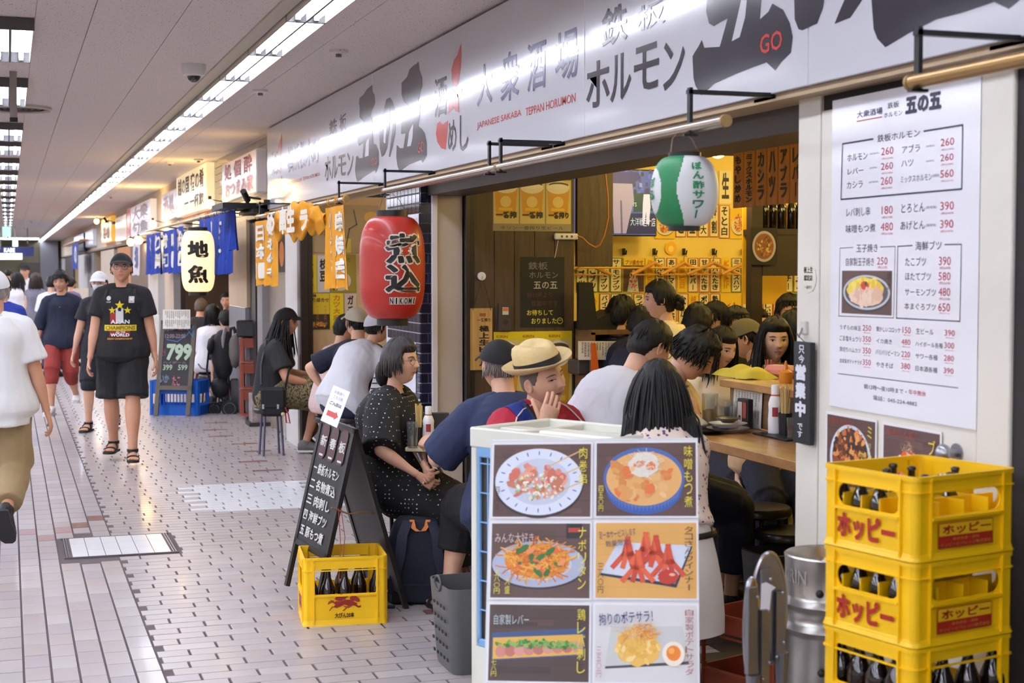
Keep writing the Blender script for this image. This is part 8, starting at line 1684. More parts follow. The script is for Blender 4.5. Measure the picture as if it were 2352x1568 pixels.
    if bottom:
        kind, m, L, o_ = bottom[:4]; q = MB(); torso(q, o_, -.24, .12, 0, m)
        for s_ in (-1, 1):
            q.sph(hj[s_], .097*ga+o_, m, n=12, k=8); f = min(1, L); wdn = bottom[4] if len(bottom) > 4 else 1.
            limb(q, hj[s_], K[s_], [.093*ga+o_, .082*ga+o_, (.068*ga+o_*1.2)*wdn], m, f1=f)
            if L > 1: q.sph(K[s_], (.058*ga+o_)*wdn, m, n=12, k=8); limb(q, K[s_], A[s_], [(.058*ga+o_)*wdn, (.058*ga+o_)*wdn, (.046*ga+o_)*wdn], m, f1=L-1)
        co, fs = remesh(q, vox, 3, fold=.007, seed=rnd.uniform(0, 50), fstretch=(.8, .8, 1.2)); q2 = MB(); q2.V = [tuple(v) for v in co]; q2.F = fs; q2.I = [q2.mi(m)]*len(fs); q2.build(kind, t, w=0, sm=80)
    if shoes:
        kind, m = shoes[:2]
        for s_ in (-1, 1):
            fd = V3(s_*.15, 1, 0).normalized()
            if len(shoes) > 2 and shoes[2]: fd = Vector(shoes[2][0 if s_ < 0 else 1]).normalized()
            xx = V3(fd.y, -fd.x, 0).normalized(); uu = xx.cross(fd); ank = A[s_]; q = MB()
            out = [(-.075, .022), (-.07, .034), (-.03, .036), (.03, .036), (.08, .046), (.13, .050), (.17, .042), (.19, .022)]
            def sole(z0, z1, k_, mm, qq):
                rings = [[ank+fd*y_*S*k_+xx*x_*S*k_+uu*z_ for (y_, x_) in out]+[ank+fd*y_*S*k_-xx*x_*S*k_+uu*z_ for (y_, x_) in out[::-1]] for z_ in (z0, z1)]; qq.ring(rings, mm)
            if kind == 'sandal':
                sole(-.082*S, -.064*S, 1., m, q)
                for tt, w_, hh, zz in ((.11, .049, .024, -.054), (.045, .043, .042, -.038)):
                    q.ring([[ank+fd*(tt+e_)*S+uu*zz*S+xx*(w_+k_)*S*cos(an)+uu*(hh+k_)*S*sin(an) for an in [TAU*k/16 for k in range(16)]] for e_, k_ in ((-.014, 0), (-.014, .004), (.014, .004), (.014, 0))], m, closed=True)
                q.ring([[ank+uu*(.0+.012*e_)*S+xx*(.042+k_)*S*cos(an)+fd*(.048+k_)*S*sin(an) for an in [TAU*k/16 for k in range(16)]] for e_, k_ in ((-1, 0), (-1, .004), (1, .004), (1, 0))], m, closed=True)
            else:
                sole(-.085*S, -.068*S, 1., M('sole_white', (226, 224, 220), rough=.5) if kind == 'sneaker' else m, q)
                rings = []
                for tt, w_, hh, zz in ((-.073, .02, .03, -.04), (-.05, .036, .048, -.03), (0, .04, .05, -.026), (.04, .041, .042, -.032), (.09, .046, .03, -.046), (.14, .047, .022, -.052), (.18, .03, .015, -.058)):
                    rings.append([ank+fd*tt*S+uu*zz*S+xx*w_*S*cos(an)+uu*hh*S*sin(an) for an in [TAU*k/14 for k in range(14)]])
                q.ring(rings, m); q.sph(ank+uu*(-.01), .046*S, m, n=12, k=8)
            q.build('sandal' if kind == 'sandal' else 'shoe', t, w=0, sm=60)
    J['base'] = base; J['Rz'] = Rz
    if extra: extra(J)
    return t, J
def cloth_mat(n, c, **k): return M(n, c, rough=.85, bump=.25, bscale=250, **k)
def lp(J, *p): return Vector(p)

from mathutils.bvhtree import BVHTree
def child(t, n):
    return next(c for c in t.children if c.name.split('.')[0] == n)
def stick(t, part, items, name='shirt_print', origin=(0, 1, 0), direction=(0, -1, 0), off=.004):
    """flat print laid on a garment: items of (points [(x,z)], faces, colour), thrown along a direction in the person's frame"""
    o = child(t, part); me = o.data; bv = BVHTree.FromPolygons([v.co.copy() for v in me.vertices], [tuple(p.vertices) for p in me.polygons]); q = MB(); d = Vector(direction).normalized()
    xr = V3(0, 0, 1).cross(d).normalized()*-1 if True else None
    for k, (pts, fs, col) in enumerate(items):
        vs = []; ok = True
        for x, z in pts:
            s0 = xr*x+V3(0, 0, z)-d*1.0; h_ = bv.ray_cast(s0, d, 3)
            if h_[0] is None: ok = False; break
            vs.append(h_[0]-d*(off+.003*k/ max(1, len(items))+6e-5*(len(vs)*9//max(1, len(pts)))))
        if ok and vs: q.add(vs, fs, col if not isinstance(col, tuple) else ink(col, rough=.8))
    if q.V: q.build(name, t, w=0, sm=0)
def gl(s_, x0, z0, x1, z1, col, bold=.03):
    g, fs = glyph(s_, bold); mn, mx = g.min(0), g.max(0); k = (g-mn)/(mx-mn); return ([(x0+(x1-x0)*x, z0+(z1-z0)*y) for x, y in k], fs, col)
def pg(pts, col): return (pts, [tuple(range(len(pts)))], col)
def quads(x0, z0, x1, z1, col, n=6):
    pts = [(x0+(x1-x0)*i/n, z0+(z1-z0)*j/n) for j in range(n+1) for i in range(n+1)]; return (pts, [(j*(n+1)+i, j*(n+1)+i+1, (j+1)*(n+1)+i+1, (j+1)*(n+1)+i) for j in range(n) for i in range(n)], col)
# ------------------------------------------------------------------ the people of the picture
cm = cloth_mat
blk = cm('tee_black', (20, 20, 23)); shortblk = cm('shorts_black', (17, 18, 22)); sand = M('sandal_black', (22, 21, 22), rough=.6); navy = cm('navy_cloth', (24, 30, 52), var=.1); wht_ = cm('white_cloth_a', (226, 226, 232)); khaki = cm('khaki', (146, 124, 88), var=.08)
sneak = M('sneaker_white', (222, 222, 222), rough=.6); capblk = cm('cap_black', (18, 18, 20)); capw = cm('cap_white', (222, 222, 224))
def seatfor(J, lab, r=.15, grp=None, leg=None, fl=0.):
    lab = ' '.join(lab.split()[:16])
    h = J['hip'].z-.105-fl; p = J['base'];
    if h < .2: return
    stool((p.x, p.y, fl), h, r, lab, legm=leg, group=grp, ring=False, splay=.03)
# walking man in black
t, J = person('tall man in black graphic T-shirt, black cap and round glasses walking towards the camera', at(279, 617, 13.05), 192, h=1.80, g=1.17, top=(blk, .62, -.22, .026, .05), bottom=('shorts', shortblk, .98, .030, 1.15), shoes=('sandal', sand), hair=('hatshort', HAIR), hat=('cap', capblk), glasses='black', head=(-4, -3, 0), sk=1,
              hl=(-.30, .02, .80), hr=(.29, .12, .78), fl=(-.10, .20, .085), fr=(.12, -.22, .15), eyes=.8, neck=-.01)
it = []; cz = J['nb'].z-.10
star = lambda cx_, cz_, r: [(cx_+r*(1 if k % 2 == 0 else .42)*sin(TAU*k/10), cz_+r*(1 if k % 2 == 0 else .42)*cos(TAU*k/10)) for k in range(10)]
Yel = (216, 190, 30)
it += [pg([(-.035, cz-.21), (.03, cz-.21), (.03, cz-.08), (-.035, cz-.08)], (206, 206, 210)), pg([(-.085, cz-.21), (-.035, cz-.21), (-.035, cz-.12), (-.085, cz-.12)], (150, 40, 36)), quads(-.135, cz-.275, .135, cz-.225, Yel), quads(-.09, cz-.325, .085, cz-.275, (120, 30, 28)), pg(star(0, cz-.055, .042), Yel), pg(star(-.065, cz-.10, .034), Yel), pg(star(.065, cz-.10, .034), Yel),
       gl('ASIAN', -.08, cz-.215, .08, cz-.18, (230, 230, 232)), gl('CHAMPIONS', -.125, cz-.268, .125, cz-.232, (120, 96, 20)), gl('ALL THE', -.035, cz-.295, .045, cz-.278, (220, 220, 222)), gl('WORLD', -.08, cz-.325, .08, cz-.297, (232, 232, 234)), gl('ASIAN CHAMPIONSHIP', -.11, cz-.352, .105, cz-.335, (196, 130, 30)),
       quads(.075, cz-.035, .12, cz+.022, (206, 200, 206)), pg([(.082, cz-.022), (.113, cz-.022), (.113, cz+.012), (.082, cz+.012)], (196, 52, 46)), gl('M', .086, cz-.018, .109, cz+.008, (230, 226, 226)), pg([(-.095+.02*cos(TAU*k/14), cz+.005+.02*sin(TAU*k/14)) for k in range(14)], (190, 190, 194)), gl('CUP', -.115, cz-.034, -.075, cz-.022, (190, 190, 194))]
stick(t, 'shirt', it)
for s_ in (-1, 1):
    q = MB(); q.tube([J['nb']+V3(s_*.105, -.075, -.03), J['nb']+V3(s_*.11, .02, .015), J['nb']+V3(s_*.12, .10, -.06), J['nb']+V3(s_*.15, .10, -.20)], .012, M('strap_black', (30, 30, 34), rough=.7), n=6); q.build('backpack_strap', t, w=0)
# man in navy shirt and red trousers
def neckx(J):
    q = MB(); nb = J['nb']; q.tube([nb+V3(-.05, .05, .0), nb+V3(-.03, .115, -.09), nb+V3(0, .13, -.14), nb+V3(.03, .115, -.09), nb+V3(.05, .05, 0)], .003, M('necklace', (190, 190, 196), rough=.3, metal=.6), n=5); q.build('necklace', J['t'], w=0)
t, J = person('man in navy shirt and rolled-up red trousers with white sneakers walking towards the camera', at(139, 648, 17.5), 193, h=1.70, g=1.02, top=(navy, 1.35, -.24, .024, .06), bottom=('trousers', cm('red_cotton', (142, 50, 44), var=.1), 1.36, .016, 1.08), shoes=('sneaker', sneak), hair=('bowl', HAIR), sk=1, hl=(-.26, -.05, .82), hr=(.27, .05, .82), fr=(.09, .25, .085), fl=(-.10, -.26, .19), extra=neckx, head=(3, 8, 0))
t, J = person('man with white cap and white face mask walking behind the tall man', at(228, 651, 15.7), 196, h=1.68, g=1.0, top=(cm('tee_dark', (32, 32, 40)), .6, -.2, .024, .05), bottom=('shorts', cm('dark_shorts', (26, 27, 36)), 1.2, .022, 1.1), shoes=('sandal', sand), hair=('hatshort', HAIR), hat=('cap', capw), mask=True, sk=0, fr=(.10, .18, .085), fl=(-.1, -.22, .12), head=(0, 5, 0), hr=(.27, .08, .80))
# near-left man from behind
t, J = person('man in white short-sleeved shirt and khaki trousers walking away, cut by the left edge', at(-14, 668, 9.2), 8, h=1.72, g=1.08, top=(cm('shirt_white', (226, 226, 226), var=.03), .72, -.30, .034, .09), bottom=('trousers', khaki, 1.86, .024, 1.12), shoes=('shoe', M('shoe_black', (20, 20, 22), rough=.5), ((0, 1, 0), (.05, .55, -.8))), hair=('hatshort', HAIRG), hat=('cap', capw), sk=1, fr=(.10, -.33, .26), fl=(-.1, .22, .085), hr=(.30, .02, .80), hl=(-.3, .1, .85), eyes=0, head=(-10, 0, 0))
q = MB(); q.tube([J['W'][1]+V3(-.14, .05, -.05), J['W'][1]+V3(-.13, .07, -.28), J['W'][1]+V3(-.12, .04, -.3)], .004, mBlack, n=5); q.box(J['hip']+V3(.14, .12, .16), (.08, .05, .12), M('camera_bag', (50, 50, 58), rough=.7), bev=.01); q.build('belt_pouch', t, w=0)
t, J = person('person in plain royal blue T-shirt walking away beyond the white-shirted man', at(6, 662, 14.6), 12, h=1.66, top=(cm('tee_blue', (34, 56, 150)), .7, -.2, .026, .05), bottom=('trousers', cm('jeans_dark', (40, 44, 60)), 1.8, .02), shoes=('sneaker', sneak), hair=('short', HAIR), sk=0, fr=(.1, .2, .09), fl=(-.1, -.2, .12), eyes=0, vox=.014)
# far walkers
t, J = person('far woman with long black hair, white blouse and black trousers walking away', at(41, 641, 27), 14, h=1.60, fem=True, top=(wht_, 1.4, -.1, .03, .1), bottom=('trousers', shortblk, 1.85, .03), shoes=('shoe', sand), hair=('long', HAIR), eyes=0, vox=.016, detail=0, fr=(.08, .2, .09))
t, J = person('far man in white T-shirt and black cap coming towards the camera', at(57, 623, 28), 195, h=1.72, top=(wht_, .6, -.15, .03, .05), bottom=('trousers', navy, 1.85, .03), shoes=('sneaker', sneak), hair=('hatshort', HAIR), hat=('cap', capblk), vox=.016, detail=0, fl=(-.1, .2, .09))
def dress(J, m, z1=.35, o=.03, rad=.26):
    q = MB(); S = J['S']; hip = J['hip']; rings = []
    for k in range(9): tt = k/8; z = hip.z+.12+(z1-hip.z-.12)*tt; r = (.17+(rad-.17)*tt); rings.append([V3(hip.x+r*cos(a)*1.05*(1+.05*sin(9*a)*tt), hip.y+r*.85*sin(a)*(1+.05*cos(7*a)*tt), z) for a in [TAU*j/36 for j in range(36)]])
    q.ring(rings, m); q.build('skirt', J['t'], w=0, sm=80)
gd = cm('grey_dress', (120, 118, 132), var=.15, vscale=30)
t, J = person('far woman with brown hair in a long grey sleeveless dress walking away', at(82, 643, 25), 10, h=1.58, fem=True, top=(gd, .1, -.1, .02, .05), shoes=('shoe', sand), hair=('longdown', HAIRB), eyes=0, vox=.016, detail=0, extra=lambda J: dress(J, gd, .3))
t, J = person('far person in white half hidden behind the navy-shirted man', at(119, 652, 23.5), 20, h=1.64, top=(wht_, .8, -.15, .03, .05), bottom=('trousers', navy, 1.85, .03), hair=('short', HAIR), vox=.016, detail=0, eyes=0, shoes=('shoe', sand))
t, J = person('tiny far person in white at the very end of the passage', at(19, 629, 38), 10, h=1.66, top=(wht_, .8, -.15, .03, .05), bottom=('trousers', navy, 1.85, .03), hair=('short', HAIR), vox=.02, detail=0, eyes=0, shoes=('shoe', sand))
t, J = person('dim far person in purple top beyond the mask wearer', at(163, 652, 26), 20, h=1.58, fem=True, top=(cm('tee_purple', (110, 100, 140)), .8, -.15, .03, .05), bottom=('trousers', navy, 1.85, .03), hair=('short', HAIR), vox=.02, detail=0, eyes=0, shoes=('shoe', sand))
# long-haired man on a stool by the second shop
leo = M('leopard', (138, 124, 88), rough=.85, flecks=(60, .52, (34, 30, 24), (1.6, 1.6, .7)))
t, J = person('long-haired man in black cap and dark T-shirt sitting sideways on a metal stool', at(657, 741, 13.6), 108, h=1.74, g=1.0, sit=True, lean=9, top=(cm('tee_charcoal', (34, 35, 38)), .72, -.2, .03, .04), bottom=('shorts', leo, .98, .04, 1.2), shoes=('sneaker', M('sneaker_grey', (110, 108, 106), rough=.7), ((0, 1, 0), (0, .75, -.66))), hair=('hatlong', HAIR), hat=('cap', capblk), sk=1, head=(4, 4, 0),
              hr=(.15, .40, .66), hl=(-.2, .35, .72), fr=(.10, .50, .18), fl=(-.12, .30, .1), pr_=(.4, -.9, .2), curl=(.5, .25), slump=.06, pn=(None, ((0, .7, -.5), (.4, .3, .9))))
seatfor(J, 'metal stool with thin steel legs under the long-haired man', .16, leg=M('blue_steel', (110, 112, 140), rough=.3, metal=.8))
p = J['base']; a_ = at(628, 922, 13.3); t2 = thing('shoulder_bag', 'black shoulder bag with straps and small charms hanging behind the long-haired man', 'bag', a_-V3(0, 0, .14)); rm_ = Matrix.Rotation(-YAW, 3, 'Z'); q = MB(); q.box(a_, (.22, .1, .26), cm('bag_black', (24, 24, 26)), rot=rm_, bev=.025); q.build('body', t2)
q = MB(); q.box(a_+rm_ @ V3(0, -.055, .03), (.2, .012, .16), MC['bag_black'], rot=rm_, bev=.006); q.build('flap', t2)
for dx in (-.08, .05): q = MB(); q.box(a_+rm_ @ V3(dx, -.063, -.04), (.022, .006, .04), mSt, rot=rm_, bev=.002); q.build('buckle', t2)
q = MB(); q.tube([at(600, 885, 13.35), at(600, 840, 13.42), at(612, 780, 13.5)], .010, mBlack, n=6); q.build('strap', t2); q = MB(); q.tube([at(655, 890, 13.35), at(662, 858, 13.3), at(664, 845, 13.3)], .010, mBlack, n=6); q.build('strap', t2)
q = MB(); q.sph(at(650, 951, 13.2), .018, M('charm_cream', (214, 196, 140), rough=.6), n=10, k=8); q.build('charm', t2); q = MB(); q.tube([at(655, 935, 13.2), at(662, 950, 13.2), at(666, 972, 13.2), at(658, 970, 13.2), at(656, 950, 13.2)], .006, M('charm_red', (150, 20, 44), rough=.6), n=6); q.build('charm', t2)
# trio eating at the second shop
t, J = person('seated man in navy T-shirt and pale cap seen from behind at the second shop', at(818, 742, 12.1), 40, h=1.72, sit=True, lean=14, top=(cm('tee_navy', (20, 26, 46)), .8, -.2, .03, .05), bottom=('shorts', cm('shorts_brown', (100, 60, 50)), .9, .03), shoes=('sneaker', sneak), hair=('hatshort', HAIR), hat=('cap', cm('cap_sand', (176, 166, 146))), sk=0, hl=(-.30, .12, .68), hr=(.2, .45, .85), head=(-60, 0, 0), pl_=(-1, -.4, .1))
seatfor(J, 'stool under the navy-shirted man at the second shop')
t, J = person('seated person in pale pink T-shirt behind the navy-shirted man at the second shop', at(792, 756, 12.9), 70, h=1.66, sit=True, lean=10, top=(cm('tee_pink', (206, 180, 174)), .8, -.2, .035, .05), bottom=('shorts', navy, .9, .03), shoes=('sneaker', sneak), hair=('short', HAIR), sk=0, hr=(.2, .3, .7))
seatfor(J, 'stool under the person in pale pink T-shirt')
t, J = person('seated person in white polo shirt and pale cap leaning forward, seen from behind', at(868, 752, 11.5), 62, h=1.66, sit=True, lean=34, side=0, fem=True, g=1.1, top=(cm('polo_white', (206, 206, 212)), .8, -.22, .03, .05), bottom=('trousers', cm('jeans_navy', (30, 36, 60)), 1.8, .03), shoes=('sneaker', sneak), hair=('hatshort', HAIR), hat=('cap', cm('cap_grey', (190, 190, 196))), sk=0, hr=(.2, .5, .9), hl=(-.2, .5, .9), slump=.10, head=(10, 0, 0))
seatfor(J, 'stool under the person in white polo shirt')
q = MB(); S0 = [at(905, 790, 10.4), at(880, 835, 10.45), at(862, 900, 10.5), at(850, 960, 10.5)]; wd_ = V3(R_.x, R_.y, 0)*.085; q.ring([[p_-wd_*.5, p_+wd_*.5, p_+wd_*.5+F_*.01, p_-wd_*.5+F_*.01] for p_ in S0], M('towel_white', (220, 220, 224), rough=.9)); t3 = thing('striped_towel', 'white towel with dark stripes hanging behind the polka-dot woman', 'towel', S0[-1]); q.build('cloth', t3)
for k in range(16): f = k/16; i = min(2, int(f*3)); a_ = S0[i].lerp(S0[i+1], f*3-i)-F_*.006; q = MB(); q.box(a_, (.08, .004, .008), M('stripe_dark', (40, 40, 50), rough=.8), rz=-YAW+0, rot=None); q.build('stripe', t3, sm=0)
# diners of the third shop
for lab, px_, py_, d_, hd, hr_, tp, g_ in (('seated person with greyish brown hair in the dark third shop', 462, 706, 20.5, 30, ('short', M('hair_ash', (96, 80, 66), rough=.6)), cm('tee_dark', (0, 0, 0)), 1), ('seated woman with long black hair and pale top beside the pushchair', 489, 722, 18.8, 20, ('longdown', HAIR), wht_, 1), ('seated person with black hair right of the long-haired diner at the third shop', 519, 738, 18.6, 350, ('bowl', HAIR), cm('tee_dark', (0, 0, 0)), 1), ('seated diner deep inside the third shop', 520, 692, 21.5, 200, ('short', HAIR), navy, 1)):
    t, J = person(lab, at(px_, py_, d_), hd, h=1.66, sit=True, lean=12, top=(tp, .9, -.2, .03, .05), bottom=('trousers', navy, 1.7, .03), hair=hr_, vox=.014, detail=0, sk=0, fem='woman' in lab, shoes=('shoe', sand)); seatfor(J, 'stool under the %s' % lab)
# polka dot woman
dot = M('polka_dress', (17, 17, 21), rough=.85, dots=(46, .16, (206, 206, 206), .12))
def lap(J):
    q = MB(); hip, K, A, S = J['hip'], J['K'], J['A'], J['S']; kc = (K[-1]+K[1])/2; ac = (A[-1]+A[1])/2; rings = []
    path = [(hip+V3(0, -.08, .10), .19, .13), (hip+V3(0, .0, .04), .23, .17), (hip.lerp(kc, .35)+V3(0, 0, -.02), .24, .155), (hip.lerp(kc, .7)+V3(0, 0, -.03), .24, .14), (kc+V3(0, .03, -.05), .235, .13), (kc.lerp(ac, .25)+V3(0, .02, -.05), .23, .13), (kc.lerp(ac, .55)+V3(0, .0, -.03), .235, .14), (kc.lerp(ac, .80), .24, .15)]
    for i, (c_, rx, ry) in enumerate(path):
        d = (path[min(i+1, len(path)-1)][0]-path[max(i-1, 0)][0]).normalized(); x_ = V3(1, 0, 0); y_ = d.cross(x_).normalized(); rings.append([c_+x_*rx*cos(a)+y_*ry*sin(a) for a in [TAU*k/28 for k in range(28)]])
    q.ring(rings, dot); J['torso'](q, .035, -.2, .5, .05, dot); co, fs = remesh(q, .011, 4, fold=.012, fscale=8, seed=3); q2 = MB(); q2.V = [tuple(v) for v in co]; q2.F = fs; q2.I = [q2.mi(dot)]*len(fs); q2.build('skirt', J['t'], w=0, sm=80)
    bv = None
    for k, z in enumerate((-.03, -.13, -.25, -.36)):
        q = MB(); p_ = J['sp'](1+z/.47*.95)+J['fw']*(.155-.02*k*0); q.sph(p_, .007, M('button_white', (206, 216, 216), rough=.3), n=8, k=6); q.build('button', J['t'], w=0)
    # tied back hair
    q = MB(); T = J['T']; q.sph(T(V3(0, -.115, -.055)), .05, HAIR, n=14, k=10, sc=(.8, .8, 1.4)); q.build('hair_knot', J['t'], w=0)
tW, J = person('woman with glasses in a black polka-dot dress sitting beside the sandwich board', at(920, 833, 7.85), 128, h=1.60, g=1.12, fem=True, sit=True, lean=6, top=(dot, .98, -.16, .045, .10), shoes=('sandal', sand), hair=('bob', M('hair_dark_brown', (32, 25, 22), rough=.4, bump=.5, bscale=60, stretch=(14, 14, .6))), glasses='brown', sk=0, head=(4, -3, 0), hl=('w', at(985, 1095, 7.62)), hr=('w', at(962, 1092, 7.60)), pr_=(.8, -.5, -.3), curl=(.6, .6), pn=(None, None), extra=lap, eyes=.85, smile=.1, hscale=1.02, kp=(0, 1, .2), fl=(-.1, .42, .085), fr=(.1, .42, .085))
seatfor(J, 'low stool hidden under the polka-dot dress')
# man in navy shirt and black cap, from behind
nv2 = cm('navy_linen', (36, 46, 78), var=.12, vscale=10)
tN, J = person('man in navy linen shirt and black cap seen from behind at the folding table', at(1146, 842, 7.25), 0, h=1.72, g=1.14, sit=True, lean=16, top=(nv2, .95, -.30, .036, .08), bottom=('trousers', cm('trousers_black', (18, 18, 20)), 1.5, .04), shoes=('sandal', sand), hair=('hatshort', M('hair_salt', (110, 100, 92), rough=.6)), hat=('cap', capblk), sk=0, head=(-10, 2, 0), hl=('w', at(1000, 1018, 7.45)), hr=(.2, .3, .62), pl_=(-.6, -.6, -.7), curl=(.9, .5), pn=((( -.4, .8, .1), (-.6, -.3, .7)), None), eyes=0, fl=(-.22, .38, .085), fr=(.15, .3, .085), kneeout=-.0, slump=.06)
seatfor(J, 'stool under the man in navy linen shirt')
# straw-hatted man
straw = M('straw', (222, 196, 140), rough=.75, bump=.5, bscale=350, var=.06, vscale=30); red_ = cm('jersey_red', (160, 18, 44))
tH, J = person('laughing man in straw hat and red jersey covering his mouth with his hand', at(1246, 872, 6.45), 158, h=1.74, g=1.14, sit=True, lean=8, top=(red_, .9, -.25, .035, .05), bottom=('trousers', navy, 1.8, .03), shoes=('sneaker', sneak), hair=('buzz', M('hair_buzz', (96, 84, 76), rough=.8)), hat=('straw', straw, M('hat_band', (20, 22, 34), rough=.6), .10), twist=4, sk=0, neck=-.03, head=(-6, -2, 18), smile=.9, eyes=.45, lp=1, vox=.008,
               hr=('w', at(1246, 985, 6.20)), pr_=(.9, -.2, -.8), curl=(.3, .22), hl=(-.2, .28, .60), pn=(None, ('w', tuple(V3(0, 0, 1)*1.0+V3(R_.x, R_.y, 0)*.42+F_*.12), tuple(-F_+V3(R_.x, R_.y, 0)*.25))), hscale=1.04)
seatfor(J, 'stool under the straw-hatted man')
nbz = J['nb'].z; BLU = (20, 44, 120)
its = [quads(-.17, nbz-.24, -.08, nbz-.02, BLU, 10), quads(-.25, nbz-.24, -.175, nbz-.06, (200, 24, 90), 8)]
stick(tH, 'shirt', its, name='blue_panel', off=.006, direction=-J['fw']*.7-V3(0, 0, .7))
for s_ in (-1, 1):
    q = MB(); sh_ = J['sh'][s_]; o_ = child(tH, 'shirt').data; bv = BVHTree.FromPolygons([v.co.copy() for v in o_.vertices], [tuple(p_.vertices) for p_ in o_.polygons]); pts = []
    for k in range(12):
        f = k/11; p0 = J['nb'].lerp(J['E'][s_], f)+V3(0, .0, .25); h_ = bv.find_nearest(J['nb'].lerp(J['E'][s_], f)+V3(s_*.04, .06, .11))
        pts.append(h_[0]+h_[1]*.003)
    q.tube(pts, .0035, M('piping_white', (232, 228, 232), rough=.6), n=5); q.build('white_piping', tH, w=0)
q = MB(); o_ = child(tH, 'shirt').data; bv = BVHTree.FromPolygons([v.co.copy() for v in o_.vertices], [tuple(p_.vertices) for p_ in o_.polygons])
pts = [bv.find_nearest(J['nb']+Vector(v_))[0]+V3(0, .01, .004) for v_ in ((.10, -.06, .0), (.10, .02, .0), (.07, .10, -.08), (.02, .12, -.18), (-.06, .12, -.30))]; q.tube(pts, .012, M('strap_black', (0, 0, 0)), n=6); q.build('bag_strap', tH, w=0)
# white shirt man, from behind
t, J = person('man in plain white T-shirt with glasses bent over the counter, seen from behind', at(1492, 800, 6.85), 62, h=1.76, g=1.08, sit=True, lean=24, side=4, top=(cm('tee_white2', (214, 214, 220), var=.03), .85, -.28, .036, .06), bottom=('trousers', shortblk, 1.7, .03), shoes=('sneaker', sneak), hair=('short', HAIR), glasses='black', sk=0, head=(14, 24, 0), hr=(.25, .42, 1.02), hl=(-.2, .45, 1.02), slump=.08, floorz=.025)
seatfor(J, 'black stool under the man in plain white T-shirt', .165)
# curly man
def pend(J):
    q = MB(); nb = J['nb']; q.tube([nb+V3(-.05, .05, .0), nb+V3(-.02, .14, -.16), nb+V3(0, .15, -.24), nb+V3(.02, .14, -.16), nb+V3(.05, .05, 0)], .0022, mBlack, n=5); q.build('pendant_cord', J['t'], w=0)
t, J = person('man with thick curly black hair and cream T-shirt looking down at the counter', at(1592, 818, 7.3), 110, h=1.72, sit=True, lean=12, side=-4, top=(cm('tee_cream', (214, 196, 160)), .75, -.22, .034, .05), bottom=('trousers', navy, 1.7, .03), hair=('mop', HAIR), twist=35, sk=0, head=(22, 34, 0), hl=('w', at(1665, 1000, 7.1)), hr=('w', at(1610, 1000, 6.9)), extra=pend, shoes=('shoe', sand), floorz=.025)
seatfor(J, 'black stool under the curly-haired man', .165)
# long-haired woman from behind
flo = M('floral_blouse', (226, 206, 190), rough=.85, dots=(48, .27, (96, 62, 110), 1.)); lin_ = cm('white_linen', (216, 208, 200), var=.04)
def skirtL(J):
    q = MB(); hip, K, A = J['hip'], J['K'], J['A']; rings = []
    for z, rx, ry, yo in ((.20, .13, .10, .03), (.12, .155, .125, .02), (0, .18, .165, .0), (-.1, .20, .18, .01), (-.2, .21, .19, .02), (-.26, .21, .19, .02)):
        rings.append([hip+V3(rx*cos(a)*(1+.025*sin(11*a)), yo+ry*sin(a)*(1+.025*sin(9*a+1)), z) for a in [TAU*k/44 for k in range(44)]])
    q.ring(rings, lin_); q.build('skirt', J['t'], w=0, sm=70)
    q = MB(); q.tube([J['sp'](.2)+V3(.17*cos(a), .14*sin(a), 0) for a in [TAU*k/24 for k in range(24)]], .012, mBlack, closed=True, n=6); q.build('bag_strap', J['t'], w=0)
t, J = person('woman with very long black hair and floral blouse seen from behind at the counter', at(1512, 905, 5.55), 14, h=1.56, g=1.0, fem=True, sit=True, lean=20, side=0, top=(flo, .8, .24, .032, .04), bottom=None, shoes=('sandal', sand), hair=('long', HAIR), sk=0, head=(6, 10, 0), eyes=0, hl=(-.12, .45, .98), hr=(.02, .46, 1.0), pr_=(.1, -.3, -1), pl_=(-.1, -.3, -1), extra=skirtL, floorz=.0, vox=.009)
seatfor(J, 'black stool under the long-haired woman', .165)
# staff woman
t, J = person('waitress with black hair bun and off-white T-shirt standing in the shop', at(1516, 690, 9.0), 292, h=1.60, fem=True, top=(cm('tee_offwhite', (220, 208, 186)), .8, -.2, .04, .05), bottom=('trousers', shortblk, 1.85, .03), shoes=('shoe', sand), hair=('bun', HAIR), sk=0, head=(-4, 4, 0), floorz=.025, fl=(-.08, 0, .105), fr=(.08, 0, .105), hl=(-.18, .28, .95), hr=(.2, .28, .98))
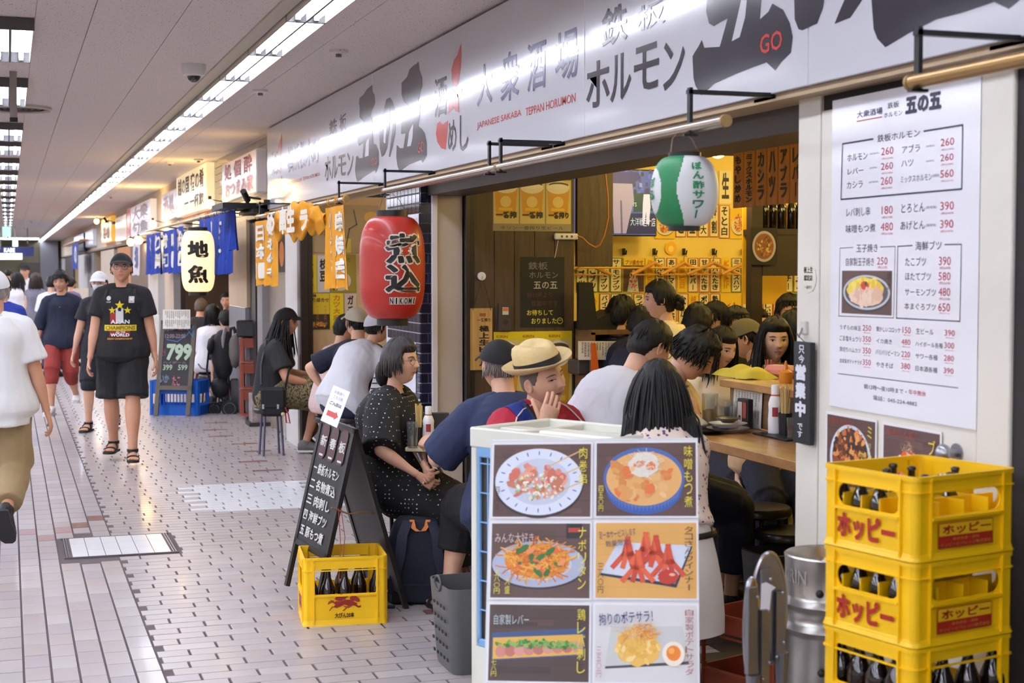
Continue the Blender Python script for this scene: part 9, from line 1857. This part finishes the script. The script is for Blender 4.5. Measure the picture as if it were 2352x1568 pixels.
# faces behind the serving shelf
t, J = person('young woman in beige blouse facing the camera behind the serving shelf', at(1779, 783, 7.9), 194, h=1.60, fem=True, sit=True, top=(cm('blouse_beige', (206, 170, 130)), .9, -.2, .045, .05), bottom=('trousers', navy, 1.6, .03), hair=('longdown', HAIR), sk=2, lp=2, head=(0, 2, 0), floorz=.025, shoes=('shoe', sand), eyes=1.05); seatfor(J, 'stool under the young woman in beige blouse')
t, J = person('smiling young woman with dark hair looking down left of the khaki-capped diner', at(1656, 800, 8.5), 172, h=1.60, fem=True, sit=True, top=(cm('tee_offwhite', (0, 0, 0)), .8, -.2, .03, .05), bottom=('trousers', navy, 1.6, .03), hair=('longdown', HAIR), sk=2, lp=2, head=(-10, 16, 0), smile=.8, floorz=.025, shoes=('shoe', sand)); seatfor(J, 'stool under the smiling young woman')
t, J = person('diner in khaki cap and black top turned away, between the two young women', at(1716, 780, 8.9), 318, h=1.66, sit=True, lean=8, top=(cm('top_black', (18, 18, 22)), .4, -.2, .03, .05), bottom=('trousers', navy, 1.6, .03), hair=('hatshort', HAIR), hat=('cap', cm('cap_khaki', (98, 92, 70)), 3.1), sk=0, head=(-10, 10, 0), floorz=.025, eyes=0, shoes=('shoe', sand)); seatfor(J, 'stool under the khaki-capped diner')
back = [('short-haired diner with his back turned next to the cash register', 1428, 728, 10.25, 60, ('mop', HAIR), navy, {}), ('dark-haired diner lower, right of the cash register', 1476, 745, 9.75, 80, ('short', HAIR), navy, {}), ('black-haired diner seen from behind under the coat hooks', 1602, 745, 9.6, 20, ('bowl', HAIR), MC['top_black'], {}), ('diner with glasses and fringe behind the smiling young woman', 1644, 738, 10.4, 260, ('bowl', HAIR), wht_, dict(glasses='black')), ('diner wearing a white chin mask in the back row', 1690, 752, 9.8, 175, ('bowl', HAIR), MC['top_black'], dict(mask=True)), ('dark-haired diner in the back row between mask wearer and young woman', 1742, 748, 10.7, 200, ('short', HAIR), MC['top_black'], {}), ('diner whose forehead shows over the back row on the right', 1812, 722, 10.1, 196, ('bowl', HAIR), navy, {}), ('dark-haired diner seen from behind by the door post', 1826, 770, 8.6, 15, ('mop', HAIR), MC['tee_cream'], {})]
for lab, x, y, d_, hd, hr_, tp, kw in back:
    t, J = person(lab, at(x, y, d_), hd, h=1.64, sit=True, lean=6, top=(tp, .8, -.2, .03, .05), bottom=('trousers', navy, 1.6, .03), hair=hr_, vox=.013, detail=0, sk=0, floorz=.025, shoes=('shoe', sand), **kw); seatfor(J, 'stool under the %s' % lab)
